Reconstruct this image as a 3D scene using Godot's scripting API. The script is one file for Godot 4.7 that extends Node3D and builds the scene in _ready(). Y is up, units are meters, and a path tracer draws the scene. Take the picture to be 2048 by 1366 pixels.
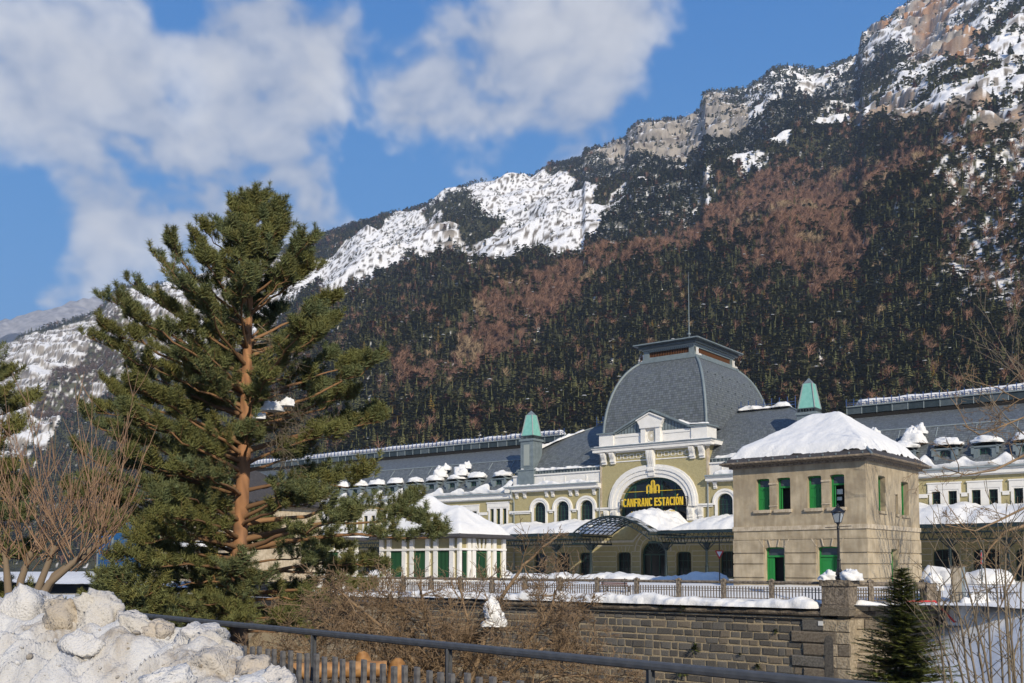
extends Node3D
# A mountain railway station in late winter. Metres, y up; the station forecourt is y = 0, the camera stands on the road across the river.

const EYE := 1.15
var mats := {}
var used_names := {}


# ---------- naming ----------
func numbered(called: String) -> String:
	var k: int = used_names.get(called, -1) + 1
	used_names[called] = k
	return called if k == 0 else "%s_%03d" % [called, k]


func tag(o: Node, label := "", category := "", group := "", kind := "") -> Node:
	if label != "": o.set_meta("label", label)
	if category != "": o.set_meta("category", category)
	if group != "": o.set_meta("group", group)
	if kind != "": o.set_meta("kind", kind)
	return o


func thing(called: String, label: String, category: String, at := Vector3.ZERO, turn := 0.0, group := "") -> Node3D:
	var o := Node3D.new()
	o.name = numbered(called)
	add_child(o)
	o.position = at
	o.rotation.y = turn
	tag(o, label, category, group)
	return o


func part(parent: Node, called: String, shape, m: Material) -> MeshInstance3D:
	var o := MeshInstance3D.new()
	o.mesh = shape.done() if shape is Shape else shape
	o.material_override = m
	if parent == self:
		o.name = numbered(called)
		add_child(o)
	else:
		o.name = called
		parent.add_child(o, true)
	return o


func copy_thing(o: Node3D, label := "", at := Vector3.ZERO, turn := 0.0) -> Node3D:
	var c: Node3D = o.duplicate()
	var base: String = o.name
	if base.length() > 4 and base[-4] == "_" and base.right(3).is_valid_int():
		base = base.left(-4)
	c.name = numbered(base)
	add_child(c)
	c.position = at
	c.rotation.y = turn
	if label != "": c.set_meta("label", label)
	return c


func copies(parent: Node, called: String, mesh: Mesh, m: Material, places: Array, tints: PackedColorArray) -> MultiMeshInstance3D:
	var mm := MultiMesh.new()
	mm.transform_format = MultiMesh.TRANSFORM_3D
	mm.use_colors = true
	mm.mesh = mesh
	mm.instance_count = places.size()
	for k in places.size():
		mm.set_instance_transform(k, places[k])
		mm.set_instance_color(k, tints[k])
	var o := MultiMeshInstance3D.new()
	o.multimesh = mm
	o.material_override = m
	o.name = numbered(called) if parent == self else called
	parent.add_child(o, true)
	o.set_meta("kind", "stuff")
	return o


# ---------- shapes ----------
class Shape:
	var v := PackedVector3Array()
	var n := PackedVector3Array()
	var uv := PackedVector2Array()
	var c := PackedColorArray()
	var ink := Color.WHITE
	var inked := false

	func tri(a: Vector3, b: Vector3, d: Vector3, na: Vector3, nb: Vector3, nd: Vector3, ua := Vector2.ZERO, ub := Vector2.ZERO, ud := Vector2.ZERO) -> void:
		if (b - a).cross(d - a).dot(na + nb + nd) > 0.0:
			v.append(a); v.append(d); v.append(b)
			n.append(na); n.append(nd); n.append(nb)
			uv.append(ua); uv.append(ud); uv.append(ub)
		else:
			v.append(a); v.append(b); v.append(d)
			n.append(na); n.append(nb); n.append(nd)
			uv.append(ua); uv.append(ub); uv.append(ud)
		if inked:
			c.append(ink); c.append(ink); c.append(ink)

	func quad(a: Vector3, b: Vector3, d: Vector3, e: Vector3, out: Vector3) -> void:
		var m := (b - a).cross(d - a)
		if m.length_squared() < 1e-14: m = (d - a).cross(e - a)
		m = m.normalized()
		if m.dot(out) < 0.0: m = -m
		var w := (b - a).length()
		var h := (e - a).length()
		tri(a, b, d, m, m, m, Vector2(0, 0), Vector2(w, 0), Vector2(w, h))
		tri(a, d, e, m, m, m, Vector2(0, 0), Vector2(w, h), Vector2(0, h))

	func flat(a: Vector3, b: Vector3, d: Vector3, out: Vector3) -> void:
		var m := (b - a).cross(d - a).normalized()
		if m.dot(out) < 0.0: m = -m
		tri(a, b, d, m, m, m, Vector2(a.x, a.y), Vector2(b.x, b.y), Vector2(d.x, d.y))

	func box(at: Vector3, size: Vector3, turn := Basis.IDENTITY) -> void:
		var h := size / 2.0
		var p := []
		for k in 8:
			p.append(at + turn * Vector3(h.x if k & 1 else -h.x, h.y if k & 2 else -h.y, h.z if k & 4 else -h.z))
		quad(p[4], p[5], p[7], p[6], turn.z)
		quad(p[0], p[1], p[3], p[2], -turn.z)
		quad(p[1], p[5], p[7], p[3], turn.x)
		quad(p[0], p[4], p[6], p[2], -turn.x)
		quad(p[2], p[3], p[7], p[6], turn.y)
		quad(p[0], p[1], p[5], p[4], -turn.y)

	func span(lo: Vector3, hi: Vector3) -> void:
		box((lo + hi) / 2.0, (hi - lo).abs())

	func rough_box(at: Vector3, size: Vector3, turn: Basis, bevel: float, rng: RandomNumberGenerator, jit: float) -> void:
		# a block with chamfered front edges (front is +z) and uneven corners
		var h := size / 2.0
		var f := []
		var g := []
		for s in [Vector2(-1, -1), Vector2(1, -1), Vector2(1, 1), Vector2(-1, 1)]:
			var j := Vector3(rng.randf_range(-jit, jit), rng.randf_range(-jit, jit), rng.randf_range(-jit, jit) * 0.8)
			g.append(at + turn * (Vector3(s.x * h.x, s.y * h.y, h.z - bevel) + Vector3(j.x, j.y, 0)))
			f.append(at + turn * (Vector3(s.x * (h.x - bevel), s.y * (h.y - bevel), h.z) + j))
		var bk := []
		for s in [Vector2(-1, -1), Vector2(1, -1), Vector2(1, 1), Vector2(-1, 1)]:
			bk.append(at + turn * Vector3(s.x * h.x, s.y * h.y, -h.z))
		var mid: Vector3 = (f[0] + f[1] + f[2] + f[3]) / 4.0 + turn.z * rng.randf_range(-0.2, 1.0) * jit
		for k in 4:
			var l := (k + 1) % 4
			flat(f[k], f[l], mid, turn.z)
			var o: Vector3 = (f[k] + f[l]) / 2.0 - at
			quad(f[k], f[l], g[l], g[k], o)
			quad(g[k], g[l], bk[l], bk[k], o - turn.z * o.dot(turn.z))

	func tube(path: Array, radii: Array, sides := 6, cap := true) -> void:
		var rings := []
		var norms := []
		var up := Vector3.UP
		var run := 0.0
		var runs := []
		for k in path.size():
			var d: Vector3 = (path[mini(k + 1, path.size() - 1)] - path[maxi(k - 1, 0)]).normalized()
			if k == 0: up = Vector3.UP if absf(d.y) < 0.9 else Vector3.RIGHT
			var x := d.cross(up).normalized()
			var y := x.cross(d).normalized()
			up = y
			var ring := []
			var nr := []
			for s in sides + 1:
				var q := TAU * s / sides
				var o := x * cos(q) + y * sin(q)
				ring.append(path[k] + o * radii[k])
				nr.append(o)
			if k > 0: run += (path[k] - path[k - 1]).length()
			runs.append(run)
			rings.append(ring)
			norms.append(nr)
		for k in path.size() - 1:
			for s in sides:
				var u0 := float(s) / sides
				var u1 := float(s + 1) / sides
				tri(rings[k][s], rings[k][s + 1], rings[k + 1][s + 1], norms[k][s], norms[k][s + 1], norms[k + 1][s + 1], Vector2(u0, runs[k]), Vector2(u1, runs[k]), Vector2(u1, runs[k + 1]))
				tri(rings[k][s], rings[k + 1][s + 1], rings[k + 1][s], norms[k][s], norms[k + 1][s + 1], norms[k + 1][s], Vector2(u0, runs[k]), Vector2(u1, runs[k + 1]), Vector2(u0, runs[k + 1]))
		if cap:
			for e in [0, path.size() - 1]:
				var d: Vector3 = (path[e] - path[1 if e == 0 else e - 1]).normalized()
				for s in range(1, sides - 1):
					tri(rings[e][0], rings[e][s], rings[e][s + 1], d, d, d)

	func bar(a: Vector3, b: Vector3, w: float, h: float) -> void:
		var d := (b - a).normalized()
		var x := d.cross(Vector3.UP)
		x = x.normalized() if x.length() > 0.01 else Vector3.RIGHT
		box((a + b) / 2.0, Vector3(w, h, (b - a).length()), Basis(x, d.cross(x).normalized() * -1.0, -d))

	func lathe(at: Vector3, rows: Array, sides := 12, squash := Vector3.ONE) -> void:
		# rows: [radius, height]
		for k in rows.size() - 1:
			var a: Vector2 = Vector2(rows[k][0], rows[k][1])
			var b: Vector2 = Vector2(rows[k + 1][0], rows[k + 1][1])
			var sl := Vector2(b.y - a.y, a.x - b.x).normalized()
			for s in sides:
				var p := TAU * s / sides
				var q := TAU * (s + 1) / sides
				var pa := Vector3(cos(p), 0, sin(p))
				var qa := Vector3(cos(q), 0, sin(q))
				var na := pa * sl.x + Vector3.UP * sl.y
				var nb := qa * sl.x + Vector3.UP * sl.y
				var A := at + (pa * a.x + Vector3.UP * a.y) * squash
				var B := at + (qa * a.x + Vector3.UP * a.y) * squash
				var C := at + (qa * b.x + Vector3.UP * b.y) * squash
				var D := at + (pa * b.x + Vector3.UP * b.y) * squash
				tri(A, B, C, na, nb, nb)
				tri(A, C, D, na, nb, na)

	func sheet(rows: Array, out := Vector3.UP, tints = null) -> void:
		# a smooth surface through rows of points
		var nr := rows.size()
		var nc: int = rows[0].size()
		var nn := []
		for i in nr:
			var line := PackedVector3Array()
			for j in nc:
				var m: Vector3 = (rows[mini(i + 1, nr - 1)][j] - rows[maxi(i - 1, 0)][j]).cross(rows[i][mini(j + 1, nc - 1)] - rows[i][maxi(j - 1, 0)])
				m = m.normalized() if m.length_squared() > 1e-16 else out
				line.append(m)
			nn.append(line)
		var way := 0.0
		for i in nr:
			for j in nc: way += nn[i][j].dot(out)
		var f := -1.0 if way < 0.0 else 1.0
		var us := [0.0]
		for j in range(1, nc): us.append(us[-1] + (rows[nr / 2][j] - rows[nr / 2][j - 1]).length())
		var vs := [0.0]
		for i in range(1, nr): vs.append(vs[-1] + (rows[i][nc / 2] - rows[i - 1][nc / 2]).length())
		for i in nr - 1:
			for j in nc - 1:
				var A := Vector2(us[j], vs[i])
				var B := Vector2(us[j + 1], vs[i])
				var C := Vector2(us[j + 1], vs[i + 1])
				var D := Vector2(us[j], vs[i + 1])
				tri(rows[i][j], rows[i][j + 1], rows[i + 1][j + 1], nn[i][j] * f, nn[i][j + 1] * f, nn[i + 1][j + 1] * f, A, B, C)
				tri(rows[i][j], rows[i + 1][j + 1], rows[i + 1][j], nn[i][j] * f, nn[i + 1][j + 1] * f, nn[i + 1][j] * f, A, C, D)
				if tints != null:
					var flip: bool = false
					var base := v.size() - 6
					c.resize(v.size())
					for k in 6:
						var p := v[base + k]
						for ij in [[i, j], [i, j + 1], [i + 1, j + 1], [i + 1, j]]:
							if rows[ij[0]][ij[1]] == p:
								c[base + k] = tints[ij[0]][ij[1]]
								break

	func outline(poly: PackedVector2Array, z0: float, z1: float, turn := Transform3D.IDENTITY) -> void:
		# a flat shape in x, y given thickness from z0 to z1
		var ix := Geometry2D.triangulate_polygon(poly)
		for k in range(0, ix.size(), 3):
			var p := poly[ix[k]]
			var q := poly[ix[k + 1]]
			var r := poly[ix[k + 2]]
			flat(turn * Vector3(p.x, p.y, z1), turn * Vector3(q.x, q.y, z1), turn * Vector3(r.x, r.y, z1), turn.basis.z)
			flat(turn * Vector3(p.x, p.y, z0), turn * Vector3(q.x, q.y, z0), turn * Vector3(r.x, r.y, z0), -turn.basis.z)
		var cw := Geometry2D.is_polygon_clockwise(poly)
		for k in poly.size():
			var p := poly[k]
			var q := poly[(k + 1) % poly.size()]
			var o := Vector3(q.y - p.y, p.x - q.x, 0) * (-1.0 if cw else 1.0)
			quad(turn * Vector3(p.x, p.y, z0), turn * Vector3(q.x, q.y, z0), turn * Vector3(q.x, q.y, z1), turn * Vector3(p.x, p.y, z1), turn.basis * o)

	func done() -> ArrayMesh:
		var a := []
		a.resize(Mesh.ARRAY_MAX)
		a[Mesh.ARRAY_VERTEX] = v
		a[Mesh.ARRAY_NORMAL] = n
		a[Mesh.ARRAY_TEX_UV] = uv
		if c.size() == v.size() and c.size() > 0: a[Mesh.ARRAY_COLOR] = c
		var m := ArrayMesh.new()
		if v.size() > 0: m.add_surface_from_arrays(Mesh.PRIMITIVE_TRIANGLES, a)
		return m


func fbm(rnd: int, freq: float, octaves := 4, kind := FastNoiseLite.FRACTAL_FBM) -> FastNoiseLite:
	var f := FastNoiseLite.new()
	f.seed = rnd
	f.noise_type = FastNoiseLite.TYPE_SIMPLEX_SMOOTH
	f.frequency = freq
	f.fractal_type = kind
	f.fractal_octaves = octaves
	return f


func dice(rnd: int) -> RandomNumberGenerator:
	var r := RandomNumberGenerator.new()
	r.seed = rnd
	return r


# ---------- materials ----------
func lin(r: float, g: float, b: float) -> Color:
	return Color(r, g, b).linear_to_srgb()


func grain(rnd: int, lo: Color, hi: Color, freq := 0.02, octaves := 5, side := 256, gain := 1.0, stain := 0.0) -> ImageTexture:
	# a seamless mottled colour between two linear colours
	var im := fbm(rnd, freq, octaves).get_seamless_image(side, side)
	var im2 := fbm(rnd + 71, freq * 0.22, 3).get_seamless_image(side, side)
	var data := im.get_data()
	var data2 := im2.get_data()
	var outp := PackedByteArray()
	outp.resize(side * side * 3)
	for k in side * side:
		var t: float = clampf((data[k] / 255.0 - 0.5) * gain + 0.5, 0.0, 1.0)
		if stain > 0.0: t = clampf(t - stain * maxf(0.0, data2[k] / 255.0 - 0.45) * 2.0, 0.0, 1.0)
		var q := lo.lerp(hi, t).linear_to_srgb()
		outp[k * 3] = int(q.r * 255.0)
		outp[k * 3 + 1] = int(q.g * 255.0)
		outp[k * 3 + 2] = int(q.b * 255.0)
	return ImageTexture.create_from_image(Image.create_from_data(side, side, false, Image.FORMAT_RGB8, outp))


func bump_map(rnd: int, freq: float, strength: float, side := 256) -> ImageTexture:
	var im := fbm(rnd, freq, 5).get_seamless_image(side, side)
	im.convert(Image.FORMAT_RGBA8)
	im.bump_map_to_normal_map(strength)
	return ImageTexture.create_from_image(im)


func plain(called: String, albedo: Color, rough := 0.8, metal := 0.0) -> StandardMaterial3D:
	var m := StandardMaterial3D.new()
	m.resource_name = called
	m.albedo_color = albedo
	m.roughness = rough
	m.metallic = metal
	mats[called] = m
	return m


func mottled(called: String, lo: Color, hi: Color, scale: float, rough := 0.85, freq := 0.02, gain := 1.4, bump: Texture2D = null, bump_scale := 1.0, stain := 0.0) -> StandardMaterial3D:
	var m := plain(called, Color.WHITE, rough)
	m.albedo_texture = grain(called.hash() % 9999, lo, hi, freq, 5, 256, gain, stain)
	m.uv1_triplanar = true
	m.uv1_scale = Vector3.ONE * scale
	if bump:
		m.normal_enabled = true
		m.normal_texture = bump
		m.normal_scale = bump_scale
	return m


func vertex_painted(called: String, rough := 0.9) -> StandardMaterial3D:
	var m := plain(called, Color.WHITE, rough)
	m.vertex_color_use_as_albedo = true
	return m


func slate_texture() -> ImageTexture:
	# courses of slates, each with its own tone, dark at the laps
	var w := 512
	var r := dice(5)
	var im := Image.create(w, w, false, Image.FORMAT_RGB8)
	var n := 16
	for row in n:
		var x := r.randi_range(-20, 0)
		while x < w:
			var wide := r.randi_range(26, 38)
			var t := r.randf_range(0.75, 1.25)
			var q := Color(0.112 * t, 0.128 * t, 0.135 * t * r.randf_range(0.97, 1.08)).linear_to_srgb()
			im.fill_rect(Rect2i(x, row * 32, wide - 2, 32), q)
			im.fill_rect(Rect2i(x + wide - 2, row * 32, 2, 32), Color(0.03, 0.033, 0.038).linear_to_srgb())
			x += wide
		im.fill_rect(Rect2i(0, row * 32 + 28, w, 4), Color(0.035, 0.039, 0.045).linear_to_srgb())
	return ImageTexture.create_from_image(im)


func make_materials() -> void:
	var rough_bump := bump_map(3, 0.06, 6.0)
	mottled("plaster_olive", Color(0.335, 0.290, 0.150), Color(0.395, 0.345, 0.185), 0.35, 0.9, 0.03, 1.0, rough_bump, 0.25)
	mottled("trim_white", Color(0.68, 0.665, 0.63), Color(0.76, 0.745, 0.71), 0.3, 0.75, 0.02, 1.2)
	mottled("joint_white", Color(0.47, 0.43, 0.34), Color(0.56, 0.52, 0.43), 0.3, 0.85)
	mottled("plaster_beige", Color(0.34, 0.283, 0.198), Color(0.50, 0.42, 0.295), 0.14, 0.92, 0.022, 1.5, rough_bump, 0.07, 0.55)
	mottled("band_cream", Color(0.42, 0.35, 0.25), Color(0.60, 0.52, 0.40), 0.3, 0.9, 0.03, 1.4, null, 1.0, 0.8)
	mottled("zinc", Color(0.125, 0.158, 0.172), Color(0.195, 0.235, 0.250), 0.3, 0.5, 0.02, 1.0)
	mottled("zinc_dark", Color(0.045, 0.060, 0.066), Color(0.075, 0.095, 0.105), 0.3, 0.45)
	mottled("copper_green", Color(0.17, 0.42, 0.36), Color(0.23, 0.50, 0.43), 0.4, 0.55)
	plain("panel_pale", lin(0.30, 0.33, 0.30), 0.5)
	mottled("panel_light", Color(0.060, 0.078, 0.086), Color(0.085, 0.105, 0.115), 0.4, 0.4)
	plain("seam_grey", lin(0.24, 0.28, 0.29), 0.5)
	var s := plain("slate", Color.WHITE, 0.62)
	s.albedo_texture = slate_texture()
	s.uv1_scale = Vector3(0.28, 0.28, 1)
	var d := plain("old_slate", lin(0.9, 0.85, 0.85), 0.7)
	d.albedo_texture = s.albedo_texture
	d.uv1_scale = Vector3(0.5, 0.5, 1)
	mottled("dark_roof", Color(0.030, 0.028, 0.028), Color(0.070, 0.062, 0.058), 0.8, 0.8)
	plain("glass_dark", lin(0.012, 0.016, 0.018), 0.12)
	plain("glass_sky", lin(0.05, 0.065, 0.075), 0.08)
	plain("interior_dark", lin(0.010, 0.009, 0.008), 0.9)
	mottled("panel_slate", Color(0.022, 0.034, 0.038), Color(0.034, 0.048, 0.054), 0.4, 0.42)
	plain("frame_green", lin(0.015, 0.060, 0.045), 0.5)
	plain("door_green", lin(0.012, 0.200, 0.040), 0.6)
	plain("grille_green", lin(0.018, 0.105, 0.04), 0.6)
	plain("iron_teal", lin(0.010, 0.023, 0.027), 0.5)
	plain("iron_black", lin(0.012, 0.012, 0.013), 0.4)
	plain("rail_blue", lin(0.035, 0.075, 0.20), 0.5)
	plain("gold", lin(0.68, 0.47, 0.03), 0.4)
	plain("gold_edge", lin(0.20, 0.13, 0.02), 0.5)
	plain("amber_wood", lin(0.11, 0.045, 0.016), 0.6)
	mottled("steel_rail", Color(0.060, 0.063, 0.068), Color(0.090, 0.093, 0.098), 2.0, 0.45)
	mottled("grey_wood", Color(0.070, 0.068, 0.070), Color(0.150, 0.145, 0.145), 1.6, 0.85, 0.03, 1.6)
	mottled("log_wood", Color(0.24, 0.11, 0.032), Color(0.44, 0.235, 0.085), 1.8, 0.6, 0.02, 1.8)
	mottled("stone_grey", Color(0.075, 0.070, 0.062), Color(0.165, 0.152, 0.132), 0.9, 0.9, 0.03, 1.6, rough_bump, 1.0)
	mottled("stone_dark", Color(0.055, 0.050, 0.044), Color(0.115, 0.104, 0.088), 0.9, 0.9, 0.03, 1.6, rough_bump, 1.0)
	mottled("stone_brown", Color(0.115, 0.092, 0.066), Color(0.205, 0.172, 0.130), 0.9, 0.9, 0.03, 1.6, rough_bump, 1.0)
	mottled("stone_pale", Color(0.27, 0.222, 0.155), Color(0.43, 0.36, 0.26), 0.5, 0.9, 0.03, 1.6, rough_bump, 0.8, 0.7)
	mottled("mortar", Color(0.30, 0.235, 0.145), Color(0.46, 0.375, 0.245), 1.2, 0.95, 0.04, 1.4, rough_bump, 1.0)
	mottled("coping", Color(0.085, 0.068, 0.050), Color(0.26, 0.215, 0.16), 0.5, 0.92, 0.02, 2.0, rough_bump, 1.0, 0.6)
	mottled("old_concrete", Color(0.115, 0.095, 0.073), Color(0.30, 0.25, 0.195), 0.7, 0.92, 0.03, 1.6, rough_bump, 0.8, 0.4)
	# rain streaks and stains run down the old plaster, concrete and pale stone
	var streak := grain(733, Color(0.84, 0.82, 0.79), Color(1.0, 1.0, 1.0), 0.03, 4, 256, 2.0)
	for k in ["plaster_beige", "old_concrete", "coping", "stone_pale", "band_cream"]:
		var sm: StandardMaterial3D = mats[k]
		sm.detail_enabled = true
		sm.detail_blend_mode = BaseMaterial3D.BLEND_MODE_MUL
		sm.detail_albedo = streak
		sm.detail_uv_layer = BaseMaterial3D.DETAIL_UV_2
		sm.uv2_triplanar = true
		sm.uv2_scale = Vector3(0.42, 0.085, 0.42) if k == "plaster_beige" else Vector3(1.1, 0.25, 1.1)
	var sn := mottled("snow", Color(0.69, 0.69, 0.685), Color(0.77, 0.77, 0.765), 0.5, 0.75, 0.03, 1.0, bump_map(9, 0.05, 5.0), 0.45)
	sn.specular_mode = BaseMaterial3D.SPECULAR_SCHLICK_GGX if false else sn.specular_mode
	sn.metallic_specular = 0.3
	var ds := vertex_painted("dirty_snow", 0.7)
	ds.metallic_specular = 0.3
	ds.normal_enabled = true
	ds.normal_texture = bump_map(10, 0.09, 6.0)
	ds.normal_scale = 1.0
	ds.uv1_triplanar = true
	ds.uv1_scale = Vector3.ONE * 2.2
	var tr := vertex_painted("mountain", 0.95)
	tr.albedo_texture = grain(611, Color(0.80, 0.79, 0.78), Color(1.0, 1.0, 1.0), 0.03, 5, 512, 2.4)
	tr.uv1_triplanar = true
	tr.uv1_world_triplanar = true
	tr.uv1_scale = Vector3(0.021, 0.034, 0.021)
	tr.normal_enabled = true
	tr.normal_texture = bump_map(612, 0.03, 10.0, 512)
	tr.normal_scale = 0.9
	tr.metallic_specular = 0.15
	var fo := vertex_painted("far_foliage", 0.9)
	fo.metallic_specular = 0.1
	var nd := vertex_painted("needles", 0.65)
	nd.metallic_specular = 0.25
	nd.backlight_enabled = true
	nd.backlight = Color(0.25, 0.25, 0.2)
	vertex_painted("bark", 0.9)
	mottled("earth", Color(0.045, 0.034, 0.022), Color(0.13, 0.10, 0.065), 0.4, 0.95, 0.03, 1.6, rough_bump, 1.0)
	mottled("twig", Color(0.15, 0.100, 0.056), Color(0.30, 0.205, 0.120), 1.2, 0.8)
	mottled("twig_red", Color(0.19, 0.112, 0.065), Color(0.35, 0.225, 0.138), 1.2, 0.75)
	mottled("twig_grey", Color(0.12, 0.095, 0.065), Color(0.24, 0.19, 0.125), 1.5, 0.8)
	var fg := plain("frosted", lin(0.62, 0.66, 0.70), 0.6)
	fg.backlight_enabled = true
	fg.backlight = Color(1.2, 1.2, 1.2)
	plain("red_paint", lin(0.50, 0.03, 0.03), 0.5)
	plain("sign_white", lin(0.75, 0.75, 0.76), 0.5)
	plain("galvanised", lin(0.20, 0.24, 0.26), 0.45)
	plain("blue_paint", lin(0.012, 0.085, 0.24), 0.5)
	plain("bench_brown", lin(0.15, 0.055, 0.025), 0.6)
	plain("lamp_glass", lin(0.32, 0.36, 0.40), 0.15)
	plain("box_white", lin(0.6, 0.6, 0.58), 0.6)


func _ready() -> void:
	# --- camera ---
	var cam := Camera3D.new()
	cam.name = "Camera"
	cam.projection = Camera3D.PROJECTION_FRUSTUM
	cam.near = 0.1
	cam.far = 20000.0
	cam.size = 2.0 * 0.1 * 683.0 / 1991.0
	cam.frustum_offset = Vector2(0.0, 0.1 * 325.0 / 1991.0)
	cam.position = Vector3(0, EYE, 0)
	cam.rotation_degrees = Vector3(3.5, 0, 0)
	add_child(cam)
	cam.current = true
	# --- sky, sun, exposure ---
	var env := Environment.new()
	env.background_mode = Environment.BG_SKY
	var sky := Sky.new()
	var pan := PanoramaSkyMaterial.new()
	pan.panorama = sky_picture()
	sky.sky_material = pan
	env.sky = sky
	env.tonemap_mode = Environment.TONE_MAPPER_LINEAR
	env.tonemap_exposure = 1.2
	env.sdfgi_enabled = true
	env.ssao_enabled = true
	env.ssil_enabled = true
	env.fog_enabled = true
	env.fog_density = 0.00013
	env.fog_light_color = Color(0.75, 0.85, 1.0)
	var we := WorldEnvironment.new()
	we.name = "WorldEnvironment"
	we.environment = env
	add_child(we)
	var sun := DirectionalLight3D.new()
	sun.name = "Sun"
	sun.light_energy = 1.6
	sun.light_color = Color(1.0, 0.95, 0.86)
	sun.light_angular_distance = 0.5
	sun.shadow_enabled = true
	var az := deg_to_rad(17.0)
	var el := deg_to_rad(27.0)
	var towards_sun := Vector3(sin(az) * cos(el), sin(el), cos(az) * cos(el))
	sun.look_at_from_position(Vector3.ZERO, -towards_sun, Vector3.UP)
	add_child(sun)
	# --- the place ---
	make_materials()
	build_mountain()
	build_forest()
	build_ground()
	build_station()
	build_canopy()
	build_service_house()
	build_side_buildings()
	build_river_wall()
	build_street_things()
	build_railing()
	build_snowbank()
	build_plants()


func sky_picture() -> ImageTexture:
	# air and clouds round the whole sky; the clouds stand where the day had them
	var w := 3072
	var h := 1536
	var big := fbm(21, 1.6, 5)
	var fine := fbm(22, 5.5, 5)
	var soft := fbm(23, 1.1, 3)
	var wisp := fbm(24, 11.0, 5)
	# bearing, height, half width, half height (degrees), more (+) or less (-) cloud
	var lobes := [[-25.0, 24.6, 6.6, 4.4, 1.0], [-17.2, 21.4, 9.2, 5.3, 1.0], [-12.3, 20.6, 4.8, 4.5, 0.8], [-14.6, 27.7, 4.5, 3.2, 0.8], [-22.9, 18.0, 2.8, 3.2, 0.7], [-25.3, 13.7, 1.3, 1.3, 0.8], [-23.3, 14.9, 1.7, 1.5, 0.3], [-0.7, 27.8, 9.7, 4.4, 1.0], [3.7, 25.5, 3.8, 3.1, 0.8], [-4.8, 25.0, 3.8, 1.5, 0.8], [6.7, 29.3, 4.3, 2.5, 0.7], [-11.8, 28.4, 4.6, 2.0, 0.5], [-19.3, 28.3, 1.3, 1.3, -1.2], [-18.8, 24.5, 1.6, 1.9, -0.9], [-7.5, 28.8, 2.1, 1.6, -0.6], [-9.0, 22.1, 1.6, 4.7, -1.0], [-6.0, 20.9, 3.8, 2.6, -1.1], [-26.7, 16.5, 2.1, 3.6, -1.2], [-26.8, 18.4, 1.4, 1.4, -0.8], [11.6, 26.3, 3.6, 5.1, -1.5], [18.0, 28.2, 5.2, 3.3, -1.5], [-11.7, 22.6, 1.1, 1.5, -0.5], [-20.2, 12.9, 6.7, 2.1, -0.3]]
	var data := PackedFloat32Array()
	data.resize(w * h * 3)
	for j in h:
		var el := (0.5 - (j + 0.5) / h) * PI
		var deg := rad_to_deg(el)
		if deg < -1.0:
			for i in w:
				var k := (j * w + i) * 3
				data[k] = 0.30; data[k + 1] = 0.33; data[k + 2] = 0.38
			continue
		var e := clampf(deg / 34.0, 0.0, 1.0)
		var blue := Color(0.150, 0.420, 0.770).lerp(Color(0.030, 0.165, 0.480), pow(e, 0.8))
		blue = blue.lerp(Color(0.015, 0.085, 0.32), clampf((deg - 34.0) / 56.0, 0.0, 1.0))
		var y := sin(el)
		var ch := cos(el)
		for i in w:
			var a := wrapf((i + 0.5) / w * TAU, -PI, PI)
			var p := Vector3(sin(a) * ch, y, -cos(a) * ch)
			var here := -0.06
			var da := rad_to_deg(a)
			if absf(da) < 50.0 and deg < 45.0:
				var near := 0.0
				here = -0.12
				for q in lobes:
					var dx: float = (da - q[0]) / q[2]
					var dy: float = (deg - q[1]) / q[3]
					var rr := dx * dx + dy * dy
					if rr < 5.0: near += q[4] * exp(-rr * 1.1)
				here += 0.50 * clampf(near, -1.2, 1.1)
				here = lerpf(here, -0.06, clampf((maxf(absf(da) - 34.0, deg - 34.0)) / 12.0, 0.0, 1.0))
			var wx := soft.get_noise_3dv(p * 6.0)
			var wy := soft.get_noise_3dv(p * 6.0 + Vector3(9, 3, 1))
			var q3 := p * Vector3(1.0, 1.35, 1.0) + Vector3(wx, wy, wx - wy) * 0.018
			var b := big.get_noise_3dv(q3 * 3.4)
			var f := fine.get_noise_3dv(q3 * 2.6)
			var ff := wisp.get_noise_3dv(q3 * 3.0 + Vector3(wy, wx, 0) * 0.06)
			var raw := here - 0.03 + b * 0.70 + f * 0.40 + ff * 0.16
			var dens := 0.72 * smoothstep(-0.12, 0.34, raw) + 0.22 * smoothstep(0.15, 0.80, raw)
			var lit := clampf(0.56 + 0.62 * b - 0.28 * smoothstep(0.40, 1.0, raw) + 0.50 * f + 0.22 * ff + 0.30 * (0.5 - e), 0.0, 1.0)
			var cl := Color(0.31, 0.335, 0.40).lerp(Color(0.71, 0.72, 0.75), lit)
			var c := blue.lerp(cl, dens)
			var k := (j * w + i) * 3
			data[k] = c.r; data[k + 1] = c.g; data[k + 2] = c.b
	return ImageTexture.create_from_image(Image.create_from_data(w, h, false, Image.FORMAT_RGBF, data.to_byte_array()))


# ---------- the mountain: bearings in degrees and ranges in metres from the road bridge ----------
const RIM := 2050.0
var crest := PackedFloat32Array()
var relief := []
var areas := {}


func bearing_line(pairs: Array, az: float) -> float:
	var k := 0
	while k < pairs.size() - 4 and az > pairs[k + 2]: k += 2
	return lerpf(pairs[k + 1], pairs[k + 3], clampf((az - pairs[k]) / (pairs[k + 2] - pairs[k]), 0.0, 1.0))


func plan_area(pairs: Array) -> PackedVector2Array:
	var p := PackedVector2Array()
	for k in range(0, pairs.size(), 2): p.append(Vector2(pairs[k], pairs[k + 1] * 0.01))
	return p


func foot(az: float) -> float:
	return bearing_line([-30.0, 1000.0, -22.0, 900.0, -12.0, 420.0, -8.0, 330.0], az)


func in_area(k: String, q: Vector2) -> bool:
	var b: Rect2 = areas[k][1]
	return b.has_point(q) and Geometry2D.is_point_in_polygon(q, areas[k][0])


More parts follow.
